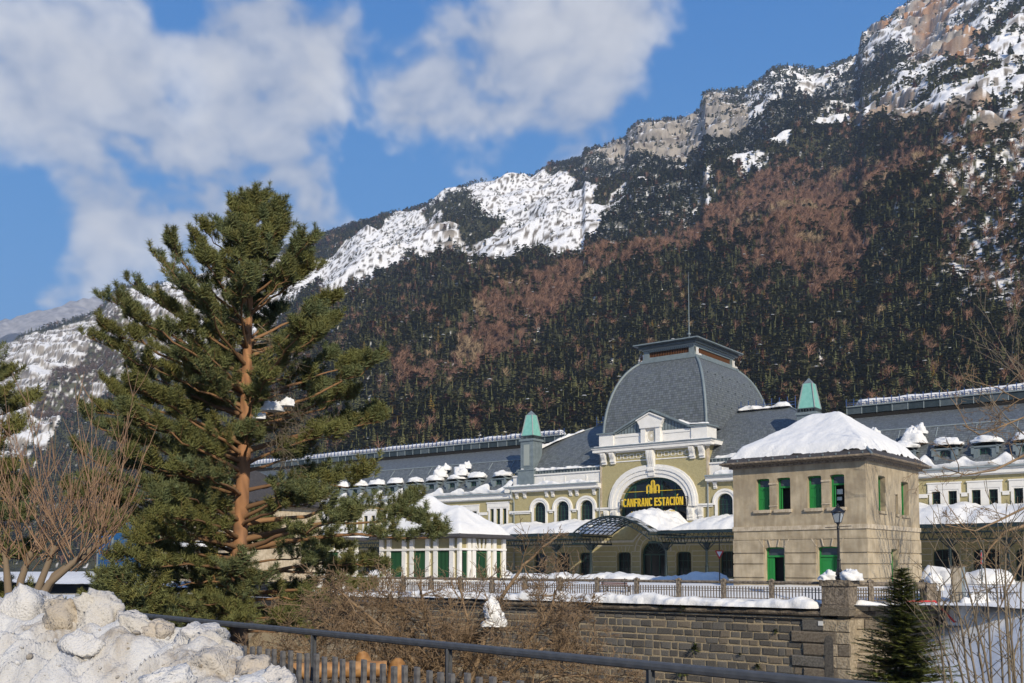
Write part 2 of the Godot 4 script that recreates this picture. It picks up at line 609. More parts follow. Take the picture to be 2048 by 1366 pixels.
func survey() -> void:
	var line := [-90.0, 0.10, -41.12,0.1256, -27.49,0.1979, -26.12,0.2118, -25.18,0.2182, -23.98,0.2273, -22.9,0.2365, -21.92,0.262, -20.27,0.2673, -17.67,0.2824, -14.99,0.3004, -13.34,0.3127, -11.12,0.3306, -9.42,0.3417, -7.12,0.3514, -5.1,0.3642, -3.64,0.3806, -2.18,0.391, 1.06,0.3976, 2.82,0.4113, 4.15,0.4165, 4.24,0.4249, 4.73,0.4256, 6.64,0.4352, 6.81,0.4429, 7.37,0.4502, 9.25,0.4512, 10.17,0.4505, 10.97,0.4608, 11.21,0.477, 12.12,0.4765, 13.53,0.4769, 14.51,0.4842, 15.07,0.4932, 15.9,0.4943, 17.26,0.4888, 19.28,0.4932, 19.7,0.4959, 19.88,0.5144, 20.89,0.5245, 21.94,0.5362, 23.22,0.544, 23.99,0.5522, 25.97,0.5603, 28.08,0.5689, 41.21,0.5218, 90.0, 0.35]
	for k in 3601: crest.append(bearing_line(line, -90.0 + k * 0.05))
	relief = [fbm(31, 1.0 / 420.0, 3, FastNoiseLite.FRACTAL_RIDGED), fbm(32, 1.0 / 110.0, 4), fbm(33, 1.0 / 26.0, 3), fbm(34, 1.0 / 75.0, 4, FastNoiseLite.FRACTAL_RIDGED), fbm(35, 1.0 / 160.0, 4), fbm(36, 1.0 / 45.0, 3)]
	var a := {
		"snow_face": [ -13.31, 1469, -11.10, 1516, -8.26, 1568, -5.10, 2004, -2.18, 2022, 1.06, 2021, 3.11, 1617, 5.60, 1340, 5.01, 1140, 6.61, 1224, 8.35, 1146, 8.63, 1054, 6.17, 1013, 4.85, 931, 3.68, 899, 1.93, 863, 0.47, 949, -1.14, 861, -3.62, 947, -5.66, 1153, -7.67, 1068, -9.38, 1040, -11.07, 1074, -13.02, 1246 ],
		"tree_cluster": [ -4.80, 1667, -3.78, 1826, -1.88, 1347, -0.56, 1143, -1.87, 1077, -3.63, 1220 ],
		"rock_band": [ -6.54, 1533, -3.92, 1305, -2.17, 1060, -1.73, 910, -3.91, 1006 ],
		"cliff_low": [ 4.00, 2049, 6.64, 2049, 6.99, 2049, 10.17, 2049, 10.51, 1289, 9.51, 1308, 8.07, 1365, 4.58, 1661 ],
		"cliff_mid": [ 10.11, 1934, 12.95, 1638, 14.06, 1464, 13.77, 1356, 12.08, 1304, 10.94, 1241, 10.23, 1323 ],
		"cliff_knob": [ 11.04, 2049, 12.69, 2023, 12.73, 1765, 11.11, 1781 ],
		"cliff_top": [ 19.70, 2045, 19.89, 2049, 21.94, 2049, 24.49, 2016, 24.44, 1535, 25.84, 1139, 26.53, 1013, 25.32, 1020, 24.12, 1128, 22.65, 1387, 21.40, 1788, 19.81, 1821 ],
		"cliff_right": [ 18.68, 1288, 20.78, 1083, 24.30, 897, 28.07, 764, 28.03, 708, 25.69, 741, 23.29, 888, 20.75, 967, 18.92, 1097 ],
		"dark_band": [ 10.65, 1249, 13.20, 1221, 15.44, 1341, 17.64, 1576, 19.79, 1606, 21.37, 1531, 21.87, 1323, 20.28, 1245, 19.22, 1310, 17.88, 1255, 15.96, 1084, 13.74, 1048, 11.20, 967, 8.05, 943, 6.60, 931, 4.56, 921, 6.32, 1171, 8.92, 1121 ],
		"dark_strip": [ -1.88, 2049, -0.71, 2049, 2.24, 2049, 4.15, 2024, 6.62, 1540, 10.36, 1258, 10.07, 1097, 8.06, 1168, 5.60, 1380, 3.12, 1735, 1.06, 2049 ],
		"pines_mid": [ 10.97, 1965, 13.52, 1920, 16.56, 1586, 15.44, 1318, 13.76, 1201, 11.50, 1127, 10.95, 1387 ],
		"snow_high": [ 4.15, 2049, 10.99, 2049, 15.49, 2049, 19.81, 2049, 23.99, 2049, 28.82, 2049, 40.0, 2049, 38.0, 667, 28.46, 667, 25.68, 729, 23.79, 874, 19.20, 1165, 17.59, 1133, 15.40, 993, 11.48, 951, 6.02, 931, 4.85, 944, 8.93, 1199 ],
		"beech": [ 12.04, 924, 15.39, 968, 18.62, 944, 21.74, 822, 23.09, 720, 20.67, 739, 19.07, 707, 19.81, 601, 17.69, 580, 14.75, 637, 12.28, 723, 10.30, 746, 8.01, 695, 4.54, 687, 1.92, 614, -1.28, 575, -4.17, 550, -6.47, 552, -7.06, 605, -4.18, 615, -1.86, 645, 0.47, 730, 3.09, 774, 6.59, 816, 9.48, 910 ],
		"speckled": [ 23.03, 853, 28.02, 688, 27.79, 479, 25.95, 496, 24.07, 539, 23.44, 675 ],
		"left_rock": [ -42.75, 2050, -27.50, 2050, -21.93, 2050, -13.35, 2050, -12.18, 1134, -15.42, 1031, -20.17, 1394, -22.65, 1381, -24.33, 1352, -25.01, 1266, -42.59, 1344 ],
		"left_gully": [ -25.99, 1421, -24.74, 1573, -22.96, 1673, -21.74, 1684, -19.45, 1634, -20.18, 1449, -22.92, 1468, -24.57, 1359 ],
	}
	for k in a:
		var p := plan_area(a[k])
		var b := Rect2(p[0], Vector2.ZERO)
		for q in p: b = b.expand(q)
		areas[k] = [p, b.grow(0.01)]


func cover(az: float, r: float, x: float, z: float) -> String:
	var wob: float = relief[4].get_noise_2d(x, z)
	var wob2: float = relief[5].get_noise_2d(x * 1.3 + 500.0, z)
	var q := Vector2(az + wob * 1.1 + wob2 * 0.45, (r + wob * 70.0 + wob2 * 45.0) * 0.01)
	for k in ["cliff_top", "cliff_right", "cliff_low", "cliff_mid", "cliff_knob", "tree_cluster", "rock_band", "snow_face", "dark_band", "dark_strip", "pines_mid", "snow_high", "left_gully", "left_rock", "beech", "speckled"]:
		if in_area(k, q): return k
	return "wood"


func height_at(az: float, r: float, land: String) -> float:
	var f := foot(az)
	var top: float = crest[clampi(int((az + 90.0) / 0.05), 0, 3600)]
	var x := sin(deg_to_rad(az)) * r
	var z := -cos(deg_to_rad(az)) * r
	var g := maxf(0.0, (1.0 - f / maxf(r, 1.0)) / (1.0 - f / RIM))
	if r < f: return -1.5
	var h: float
	if r <= RIM: h = r * top * g
	else: h = RIM * top - (r - RIM) * 0.45
	var room := clampf((r - f) / 260.0, 0.0, 1.0)
	var rim_room := lerpf(1.0, 0.15, smoothstep(RIM - 330.0, RIM - 30.0, r))
	h += room * rim_room * (relief[0].get_noise_2d(x, z) * 34.0 + relief[1].get_noise_2d(x, z) * 15.0)
	h += room * relief[2].get_noise_2d(x, z) * (0.35 if land == "snow_face" else 0.8)
	var rocky := 0.0
	match land:
		"cliff_top": rocky = 1.0
		"cliff_low", "cliff_mid", "cliff_knob", "cliff_right": rocky = 0.7
		"rock_band": rocky = 0.35
		"left_rock": rocky = 0.55
		"snow_high": rocky = 0.22
		"snow_face": rocky = 0.05
	if rocky > 0.0:
		# beds of rock: flat ledges that hold the snow between steep risers
		var dip: float = h + x * 0.05 + relief[4].get_noise_2d(x, z) * 22.0 + relief[5].get_noise_2d(x, z) * 7.0
		var bed := 30.0 if land.begins_with("cliff") else 20.0
		var fr := fposmod(dip, bed) / bed
		var put := smoothstep(0.55, 0.98, fr) * bed - fr * bed
		h += room * put * minf(1.0, rocky * 1.25)
		var rr: float = relief[3].get_noise_2d(x * 1.6 + z * 0.3, z * 0.8)
		h += room * rocky * (rr * 6.0 + relief[5].get_noise_2d(x * 1.7, z * 1.2) * 4.0 + relief[2].get_noise_2d(x * 1.5, z * 1.5) * 1.5) * lerpf(1.0, 0.45, smoothstep(RIM - 150.0, RIM, r))
	return h


func build_mountain() -> void:
	survey()
	var azs := PackedFloat32Array()
	var a := -66.0
	while a < 66.0:
		azs.append(a)
		a += 0.085 if absf(a) < 30.5 else 1.1
	var rs := PackedFloat32Array()
	var r := 300.0
	while r < RIM + 4.0:
		rs.append(r)
		r += clampf(r * 0.0042, 2.2, 4.2)
	for far in [2080.0, 2150.0, 2300.0, 2700.0]: rs.append(far)
	var na := azs.size()
	var nr := rs.size()
	var pos := PackedVector3Array()
	var land := PackedStringArray()
	pos.resize(na * nr)
	land.resize(na * nr)
	for i in na:
		var sa := sin(deg_to_rad(azs[i]))
		var ca := cos(deg_to_rad(azs[i]))
		for j in nr:
			var x := sa * rs[j]
			var z := -ca * rs[j]
			var l := cover(azs[i], rs[j], x, z)
			land[i * nr + j] = l
			pos[i * nr + j] = Vector3(x, height_at(azs[i], rs[j], l), z)
	var nor := PackedVector3Array()
	var col := PackedColorArray()
	nor.resize(na * nr)
	col.resize(na * nr)
	var speck := fbm(41, 1.0 / 9.0, 3)
	var strata := fbm(42, 1.0 / 30.0, 3)
	for i in na:
		for j in nr:
			var k := i * nr + j
			var p := pos[k]
			var du := pos[mini(i + 1, na - 1) * nr + j] - pos[maxi(i - 1, 0) * nr + j]
			var dv := pos[i * nr + mini(j + 1, nr - 1)] - pos[i * nr + maxi(j - 1, 0)]
			var m := dv.cross(du).normalized()
			if m.y < 0.0: m = -m
			nor[k] = m
			var s: float = speck.get_noise_2d(p.x, p.z)
			var st: float = strata.get_noise_3d(p.x * 0.16, p.y * 2.4, p.z * 0.16)
			var rock := Color(0.17, 0.152, 0.132).lerp(Color(0.40, 0.36, 0.31), clampf(0.55 + st * 2.2, 0, 1))
			var snow := Color(0.80, 0.81, 0.83)
			var soil := Color(0.060, 0.060, 0.034)
			var c: Color
			match land[k]:
				"cliff_top":
					rock = rock.lerp(Color(0.40, 0.205, 0.09), clampf(0.45 + strata.get_noise_2d(p.x * 0.4, p.z * 0.4) * 1.6, 0.0, 0.9))
					c = snow if m.y > 0.84 + s * 0.30 else rock
				"cliff_low", "cliff_mid", "cliff_knob":
					c = snow if m.y > 0.86 + s * 0.25 else rock * 0.92
				"cliff_right":
					rock = rock.lerp(Color(0.40, 0.24, 0.13), clampf(0.25 + st, 0.0, 0.7))
					c = snow if m.y > 0.76 + s * 0.30 else rock
				"rock_band":
					c = snow if s > 0.12 else rock * 0.8
				"left_rock":
					c = snow if m.y + s * 0.32 + st * 0.12 > 0.66 else rock * 0.85
				"snow_face":
					c = snow if (s < 0.32 + (m.y - 0.8) * 0.9 and not (absf(st) < 0.035 and s > -0.12)) else (rock * 0.55)
				"snow_high":
					c = snow if m.y + s * 0.20 > 0.56 else rock * 0.8
				"dark_band", "dark_strip": c = soil.lerp(snow, 0.15 if s < 0.2 else 0.9)
				"pines_mid": c = snow if s > -0.25 else rock * 0.7
				"speckled": c = snow if s > -0.05 else soil * 1.4
				"left_gully": c = soil * 1.6 if s < 0.25 else snow
				"beech": c = Color(0.115, 0.076, 0.056) if s < 0.62 else snow
				_: c = soil if s < 0.52 else snow
			col[k] = c
	var idx := PackedInt32Array()
	idx.resize((na - 1) * (nr - 1) * 6)
	var w := 0
	for i in na - 1:
		for j in nr - 1:
			var k := i * nr + j
			idx[w] = k; idx[w + 1] = k + 1; idx[w + 2] = k + nr + 1
			idx[w + 3] = k; idx[w + 4] = k + nr + 1; idx[w + 5] = k + nr
			w += 6
	# front faces run clockwise seen from above
	var t := (pos[idx[1]] - pos[idx[0]]).cross(pos[idx[2]] - pos[idx[0]])
	if t.y > 0.0:
		for q in range(0, idx.size(), 3):
			var y := idx[q + 1]
			idx[q + 1] = idx[q + 2]
			idx[q + 2] = y
	var arr := []
	arr.resize(Mesh.ARRAY_MAX)
	arr[Mesh.ARRAY_VERTEX] = pos
	arr[Mesh.ARRAY_NORMAL] = nor
	arr[Mesh.ARRAY_COLOR] = col
	arr[Mesh.ARRAY_INDEX] = idx
	var mesh := ArrayMesh.new()
	mesh.add_surface_from_arrays(Mesh.PRIMITIVE_TRIANGLES, arr)
	tag(part(self, "mountain", mesh, mats.mountain), "snowy rocky mountainside rising behind the station", "mountain", "", "structure")
	# a farther bare peak that shows over the left shoulder
	var far := Shape.new()
	var rows := []
	var pk := fbm(44, 1.0 / 300.0, 5, FastNoiseLite.FRACTAL_RIDGED)
	for i in 40:
		var row := []
		for j in 60:
			var x := -1700.0 + (j - 30) * 26.0
			var z := -3958.0 + (i - 20) * 34.0
			var d := Vector2((x + 1690.0) / 640.0, (z + 3958.0) / 700.0).length()
			row.append(Vector3(x, 1062.0 - 330.0 * d + pk.get_noise_2d(x, z) * 40.0, z))
		rows.append(row)
	far.sheet(rows)
	tag(part(self, "mountain_peak", far, mottled("far_rock", Color(0.16, 0.155, 0.165), Color(0.34, 0.335, 0.345), 0.004, 0.95, 0.03, 1.6)), "distant bare grey peak behind the snowy left shoulder", "mountain", "", "structure")


# ---------- the wood on the mountain ----------
func kite(s: Shape, a: Vector3, tip: Vector3, wide: float, lift: float) -> void:
	var d := tip - a
	var side := d.cross(Vector3.UP).normalized() * wide
	var mid := a + d * 0.55
	var up := Vector3.UP * lift
	var na := (Vector3.UP * 0.75 + d.normalized() + side.normalized() * 0.45).normalized()
	var nb := (Vector3.UP * 0.75 + d.normalized() - side.normalized() * 0.45).normalized()
	s.tri(a + up, mid + side, tip, na, na, na)
	s.tri(a + up, mid - side, tip, nb, nb, nb)


func far_spruce(rnd: int) -> ArrayMesh:
	var r := dice(rnd)
	var s := Shape.new()
	s.inked = true
	s.ink = Color(1.6, 1.1, 0.9)
	s.tube([Vector3.ZERO, Vector3(0, 0.95, 0)], [0.018, 0.006], 4, false)
	for t in 8:
		var y := 0.10 + 0.86 * t / 8.0
		var rad := 0.20 * pow(1.0 - t / 8.6, 0.8) * r.randf_range(0.8, 1.15)
		var turn := r.randf() * TAU
		for k in 6:
			var q := turn + TAU * k / 6.0 + r.randf_range(-0.3, 0.3)
			var l := rad * r.randf_range(0.65, 1.25)
			s.ink = Color.WHITE * r.randf_range(0.8, 1.25)
			kite(s, Vector3(0, y + 0.06, 0), Vector3(cos(q) * l, y - 0.05 * r.randf(), sin(q) * l), l * 0.42, 0.03)
	s.ink = Color.WHITE
	kite(s, Vector3(0, 0.88, 0), Vector3(0.015, 1.03, 0.0), 0.02, 0.0)
	return s.done()


func far_pine(rnd: int) -> ArrayMesh:
	var r := dice(rnd)
	var s := Shape.new()
	s.inked = true
	s.ink = Color(1.7, 1.2, 1.0)
	s.tube([Vector3.ZERO, Vector3(r.randf_range(-0.03, 0.03), 0.5, 0), Vector3(0, 0.9, 0)], [0.02, 0.015, 0.006], 4, false)
	for b in 11:
		var y := r.randf_range(0.30, 0.95)
		var rad := 0.21 * sqrt(clampf(1.08 - pow(y, 2.2), 0.05, 1.0)) * r.randf_range(0.3, 1.0)
		var q := r.randf() * TAU
		var at := Vector3(cos(q) * rad, y, sin(q) * rad)
		var big := r.randf_range(0.07, 0.115)
		s.ink = Color.WHITE * r.randf_range(0.75, 1.3)
		for k in 9:
			var d := Vector3(r.randf_range(-1, 1), r.randf_range(-0.35, 0.9), r.randf_range(-1, 1)).normalized()
			kite(s, at - d * big * 0.3, at + d * big, big * 0.5, 0.015)
	return s.done()


func far_beech(rnd: int) -> ArrayMesh:
	var r := dice(rnd)
	var s := Shape.new()
	s.inked = true
	s.ink = Color(1.5, 1.4, 1.3)
	s.tube([Vector3.ZERO, Vector3(0.01, 0.5, 0), Vector3(0, 0.8, 0)], [0.014, 0.010, 0.004], 4, false)
	for b in 150:
		var y := r.randf_range(0.25, 0.75)
		var q := r.randf() * TAU
		var a := Vector3(0, y, 0)
		var l := r.randf_range(0.14, 0.30) * (1.15 - absf(y - 0.5))
		var tip := a + Vector3(cos(q) * l, r.randf_range(0.12, 0.3), sin(q) * l)
		if r.randf() < 0.6: a = a.lerp(tip, r.randf_range(0.2, 0.6)) + Vector3(r.randf_range(-0.05, 0.05), 0, r.randf_range(-0.05, 0.05))
		var side := Vector3(-sin(q), 0.3, cos(q)) * 0.0075
		s.ink = Color.WHITE * r.randf_range(0.65, 1.35)
		var nn := Vector3(cos(q), 0.8, sin(q)).normalized()
		s.tri(a - side, a + side, tip, nn, nn, nn)
	return s.done()


func build_forest() -> void:
	var r := dice(77)
	var spots := {"spruce": [], "spruce2": [], "pine": [], "pine2": [], "beech": [], "beech2": [], "snow": []}
	var tints := {}
	for k in spots: tints[k] = PackedColorArray()
	var patch := fbm(51, 1.0 / 95.0, 3)
	var birch := fbm(52, 1.0 / 60.0, 2)
	var rad := 322.0
	while rad < RIM - 4.0:
		var step := 2.85 + rad * 0.0011
		var arc := step / rad
		var b := deg_to_rad(-31.0)
		while b < deg_to_rad(31.0):
			b += arc
			var q := b + r.randf_range(-0.5, 0.5) * arc
			var d := rad + r.randf_range(-0.5, 0.5) * step
			var az := rad_to_deg(q)
			if d < foot(az) + 2.0: continue
			var x := sin(q) * d
			var z := -cos(q) * d
			var land := cover(az, d, x, z)
			var con := 0.0
			var bee := 0.0
			var n: float = patch.get_noise_2d(x, z)
			var tone := Color(0.118, 0.126, 0.056)
			match land:
				"cliff_top": con = 0.10 if n > 0.05 else 0.02
				"cliff_low", "cliff_mid", "cliff_knob", "cliff_right": con = 0.12
				"rock_band": con = 0.06
				"tree_cluster": con = 0.55
				"snow_face": con = 0.16 if n > 0.10 else 0.07
				"dark_band": con = 0.85; tone = Color(0.070, 0.088, 0.050)
				"dark_strip": con = 0.80; tone = Color(0.084, 0.100, 0.056)
				"pines_mid": con = 0.42; tone = Color(0.080, 0.096, 0.054)
				"snow_high": con = 0.42 if n > 0.14 else 0.055
				"left_gully": con = 0.12; bee = 0.75
				"left_rock": con = 0.09 if n > 0.0 else 0.05; bee = 0.03
				"beech": con = 0.22 if n < 0.10 else 0.50; bee = 0.78
				"speckled": con = 0.40; bee = 0.20
				_:
					con = 0.93
					bee = 0.07 if n < 0.22 else 0.42
					if d < 372.0 and n > -0.1 and az < 2.0: con = 0.25; bee = 0.8
			var u := r.randf()
			var k := ""
			if u < con * (0.6 if bee > 0.5 and con < 0.5 else 1.0): k = ["spruce", "pine2", "pine", "pine2", "pine", "spruce2", "pine"][r.randi() % 7]
			elif u < con + bee: k = ["beech", "beech2"][r.randi() % 2]
			var y := height_at(az, d, land)
			if r.randf() < (0.022 if land in ["wood", "beech"] else 0.05) and land not in ["snow_high", "snow_face", "left_rock"]:
				var w := r.randf_range(0.25, 0.85) + d * 0.0003
				spots.snow.append(Transform3D(Basis.from_euler(Vector3(0, r.randf() * TAU, 0)).scaled(Vector3(w * 1.5, w * 0.45, w)), Vector3(x, y + r.randf_range(1.0, 8.5), z + 1.6)))
				tints.snow.append(Color(0.82, 0.83, 0.85))
			if k == "": continue
			var tall := r.randf_range(5.0, 10.8)
			if land in ["snow_high", "snow_face", "left_rock", "cliff_top"]: tall = r.randf_range(4.0, 12.5) if land == "snow_high" else r.randf_range(1.3, 6.0)
			var fat := r.randf_range(1.15, 1.75)
			var c: Color
			if k.begins_with("beech"):
				tall *= 0.95
				fat *= 1.25
				c = Color(0.275, 0.160, 0.115).lerp(Color(0.205, 0.130, 0.098), r.randf())
				if birch.get_noise_2d(x, z) > 0.42: c = Color(0.36, 0.27, 0.18)
				if land == "left_gully": c = Color(0.15, 0.105, 0.08)
			else:
				c = tone.lerp(Color(0.185, 0.165, 0.065), pow(r.randf(), 2.0) * 0.55) * r.randf_range(0.8, 1.2)
				if r.randf() < 0.03: c = Color(0.20, 0.14, 0.035)
				if r.randf() < 0.05: c = Color(0.19, 0.10, 0.06)
				if k.begins_with("pine"): fat *= 1.25
			spots[k].append(Transform3D(Basis.from_euler(Vector3(0, r.randf() * TAU, 0)).scaled(Vector3(tall * fat, tall, tall * fat)), Vector3(x, y - 0.3, z)))
			tints[k].append(c)
		rad += step
	var shapes := {"spruce": far_spruce(1), "spruce2": far_spruce(2), "pine": far_pine(3), "pine2": far_pine(4), "beech": far_beech(5), "beech2": far_beech(6)}
	var lump := Shape.new()
	lump.lathe(Vector3.ZERO, [[0.02, -0.4], [0.8, -0.25], [1.0, 0.1], [0.6, 0.6], [0.02, 0.8]], 7)
	shapes.snow = lump.done()
	var says := {
		"spruce": ["spruce_forest", "dark spruces covering the slopes among the pines"], "spruce2": ["spruce_forest", "broader dark spruces covering the slopes"],
		"pine": ["pine_forest", "round crowned dark green pines covering the lower slopes"], "pine2": ["pine_forest", "taller gappy pines covering the slopes"],
		"beech": ["bare_beech_forest", "leafless reddish brown beeches in a diagonal band on the slope"], "beech2": ["bare_beech_forest", "wider leafless brown beeches among the pines on the slope"],
		"snow": ["snow_clumps", "clumps of snow caught in the trees of the slope"]}
	for k in shapes:
		tag(copies(self, says[k][0], shapes[k], mats.far_foliage, spots[k], tints[k]), says[k][1], "snow" if k == "snow" else "forest", "", "stuff")
	print("trees ", spots.spruce.size() + spots.spruce2.size() + spots.pine.size() + spots.pine2.size(), " beech ", spots.beech.size() + spots.beech2.size(), " snow ", spots.snow.size())


# ---------- walls with openings ----------
# opening: [x0, x1, y0, y1, rise, power]; the head rises from y1 as a (super)ellipse
func head_at(o: Array, x: float) -> float:
	if o[4] <= 0.0: return o[3]
	var t := clampf((x - (o[0] + o[1]) / 2.0) / ((o[1] - o[0]) / 2.0), -1.0, 1.0)
	return o[3] + o[4] * pow(maxf(0.0, 1.0 - pow(absf(t), o[5])), 1.0 / o[5])


func pierced_wall(s: Shape, x0: float, x1: float, y0: float, y1: float, z: float, openings: Array, reveal := 0.28) -> void:
	var xs := [x0, x1]
	for o in openings:
		var steps := 14 if o[4] > 0.0 else 1
		for k in steps + 1:
			# finer towards the sides of an arch
			var t := -cos(PI * k / steps)
			xs.append((o[0] + o[1]) / 2.0 + t * (o[1] - o[0]) / 2.0)
	xs.sort()
	for k in xs.size() - 1:
		var a: float = xs[k]
		var b: float = xs[k + 1]
		if b - a < 1e-5 or b <= x0 + 1e-6 or a >= x1 - 1e-6: continue
		var mid := (a + b) / 2.0
		var over := []
		for o in openings:
			if mid > o[0] and mid < o[1]: over.append(o)
		over.sort_custom(func(p, q): return p[2] < q[2])
		var la := y0
		var lb := y0
		for o in over:
			if o[2] > y0 + 1e-4:
				s.quad(Vector3(a, la, z), Vector3(b, lb, z), Vector3(b, o[2], z), Vector3(a, o[2], z), Vector3.BACK)
			la = head_at(o, a)
			lb = head_at(o, b)
			s.quad(Vector3(a, la, z), Vector3(b, lb, z), Vector3(b, lb, z - reveal), Vector3(a, la, z - reveal), Vector3.DOWN)
		s.quad(Vector3(a, la, z), Vector3(b, lb, z), Vector3(b, y1, z), Vector3(a, y1, z), Vector3.BACK)
	for o in openings:
		for e in [0, 1]:
			s.quad(Vector3(o[e], o[2], z), Vector3(o[e], o[3], z), Vector3(o[e], o[3], z - reveal), Vector3(o[e], o[2], z - reveal), Vector3.RIGHT if e == 0 else Vector3.LEFT)
		s.quad(Vector3(o[0], o[2], z), Vector3(o[1], o[2], z), Vector3(o[1], o[2], z - reveal), Vector3(o[0], o[2], z - reveal), Vector3.UP)


func head_points(o: Array, grow: float, from_y: float, n := 20) -> PackedVector2Array:
	# outline of an opening from its left foot over the head to its right foot, grown outwards
	var g := [o[0] - grow, o[1] + grow, o[2], o[3], o[4] + grow if o[4] > 0.0 else 0.0, o[5]]
	var p := PackedVector2Array()
	p.append(Vector2(g[0], from_y))
	if o[4] <= 0.0:
		p.append(Vector2(g[0], o[3] + grow))
		p.append(Vector2(g[1], o[3] + grow))
	else:
		for k in n + 1:
			var x: float = (g[0] + g[1]) / 2.0 - cos(PI * k / n) * (g[1] - g[0]) / 2.0
			p.append(Vector2(x, head_at(g, x)))
	p.append(Vector2(g[1], from_y))
	return p


func hoop(s: Shape, o: Array, inner: float, outer: float, from_y: float, z0: float, z1: float) -> void:
	# a moulding round the head of an opening
	var p := head_points(o, inner, from_y)
	var q := head_points(o, outer, from_y)
	for k in p.size() - 1:
		var a := Vector3(p[k].x, p[k].y, z1)
		var b := Vector3(p[k + 1].x, p[k + 1].y, z1)
		var c := Vector3(q[k + 1].x, q[k + 1].y, z1)
		var d := Vector3(q[k].x, q[k].y, z1)
		var back := Vector3(0, 0, z0 - z1)
		var mid := Vector3((o[0] + o[1]) / 2.0, o[3], z1)
		s.quad(a, b, c, d, Vector3.BACK)
		s.quad(d, c, c + back, d + back, (c + d) / 2.0 - mid)
		s.quad(a, b, b + back, a + back, mid - (a + b) / 2.0)


func window_in(parent: Node, o: Array, z: float, cols: int, rows: Array, frame: Material, glass: Material, bar := 0.05) -> void:
	# a glazed frame set in an opening
	var poly := head_points(o, 0.0, o[2])
	var g := Shape.new()
	g.outline(poly, z - 0.03, z)
	var w := Shape.new()
	hoop(w, o, -bar * 1.6, 0.0, o[2], z, z + 0.05)
	for k in range(1, cols):
		var x: float = lerpf(o[0], o[1], float(k) / cols)
		w.span(Vector3(x - bar / 2, o[2], z), Vector3(x + bar / 2, head_at(o, x) - 0.01, z + 0.045))
	for y in rows:
		var half: float = (o[1] - o[0]) / 2.0
		if y > o[3] and o[4] > 0.0: half *= pow(maxf(0.0, 1.0 - pow((y - o[3]) / o[4], o[5])), 1.0 / o[5])
		var cx: float = (o[0] + o[1]) / 2.0
		w.span(Vector3(cx - half, y - bar / 2, z), Vector3(cx + half, y + bar / 2, z + 0.04))
	var f := part(parent, "window", w, frame)
	part(f, "pane", g, glass)


func bracket_shape(w: float, h: float, d: float) -> ArrayMesh:
	# a scrolled console with fluted face, top at y = 0
	var s := Shape.new()
	var prof := [[0.0, d], [-0.12 * h, d * 1.0], [-0.30 * h, d * 0.86], [-0.52 * h, d * 0.55], [-0.66 * h, d * 0.46], [-0.72 * h, d * 0.62], [-0.80 * h, d * 0.62], [-0.84 * h, d * 0.34], [-1.0 * h, d * 0.32]]
	for k in prof.size() - 1:
		var a: Array = prof[k]
		var b: Array = prof[k + 1]
		s.quad(Vector3(-w / 2, a[0], a[1]), Vector3(w / 2, a[0], a[1]), Vector3(w / 2, b[0], b[1]), Vector3(-w / 2, b[0], b[1]), Vector3(0, b[1] - a[1], a[0] - b[0]))
		for e in [-1, 1]:
			s.quad(Vector3(e * w / 2, a[0], a[1]), Vector3(e * w / 2, b[0], b[1]), Vector3(e * w / 2, b[0], 0), Vector3(e * w / 2, a[0], 0), Vector3(e, 0, 0))
	s.quad(Vector3(-w / 2, -h, prof[-1][1]), Vector3(w / 2, -h, prof[-1][1]), Vector3(w / 2, -h, 0), Vector3(-w / 2, -h, 0), Vector3.DOWN)
	for k in 3:
		var x := (k - 1) * w * 0.28
		for j in 4:
			var a: Array = prof[j]
			var b: Array = prof[j + 1]
			s.bar(Vector3(x, a[0] - 0.02, a[1] + 0.012), Vector3(x, b[0], b[1] + 0.012), w * 0.13, 0.03)
	return s.done()


func moulded(s: Shape, x0: float, x1: float, steps: Array, z := 0.0, ends := true) -> void:
	# a cornice run: steps of [y low, y high, projection]
	for q in steps: s.span(Vector3(x0 - (q[2] if ends else 0.0), q[0], z - 0.05), Vector3(x1 + (q[2] if ends else 0.0), q[1], z + q[2]))


func lumpy_strip(path: Array, wide: float, tall: float, rnd: int, step := 0.25, rough := 0.35) -> Shape:
	# snow lying along a line, uneven in width and height; path points are Vector3
	var s := Shape.new()
	var f := fbm(rnd, 0.9, 4)
	var g := fbm(rnd + 9, 0.35, 2)
	var pts := []
	var total := 0.0
	for k in path.size() - 1:
		var l: float = (path[k + 1] - path[k]).length()
		var n := maxi(1, int(l / step))
		for j in n: pts.append(path[k].lerp(path[k + 1], float(j) / n))
		total += l
	pts.append(path[-1])
	var rows := []
	for k in pts.size():
		var d: Vector3 = (pts[mini(k + 1, pts.size() - 1)] - pts[maxi(k - 1, 0)]).normalized()
		var side := d.cross(Vector3.UP).normalized()
		var e := minf(1.0, minf(k, pts.size() - 1 - k) * step / maxf(0.12, tall * 0.8))
		e = sqrt(maxf(e, 0.0)) if e < 1.0 else 1.0
		var p: Vector3 = pts[k]
		var hh := tall * (1.0 + rough * 1.6 * g.get_noise_3dv(p)) * e
		var ww := wide * (1.0 + rough * g.get_noise_3dv(p + Vector3(40, 0, 0))) * maxf(e, 0.15)
		var row := []
		for j in 9:
			var q := PI * j / 8.0
			var c := cos(q)
			var u := pow(maxf(sin(q), 0.0), 0.7)
			var w := p + side * c * ww / 2.0 + Vector3.UP * u * hh
			var nn := f.get_noise_3dv(w * 1.6) * rough * minf(tall, 0.5) * 0.8
			w += (side * c + Vector3.UP * u) * nn
			row.append(w)
		rows.append(row)
	s.sheet(rows)
	return s


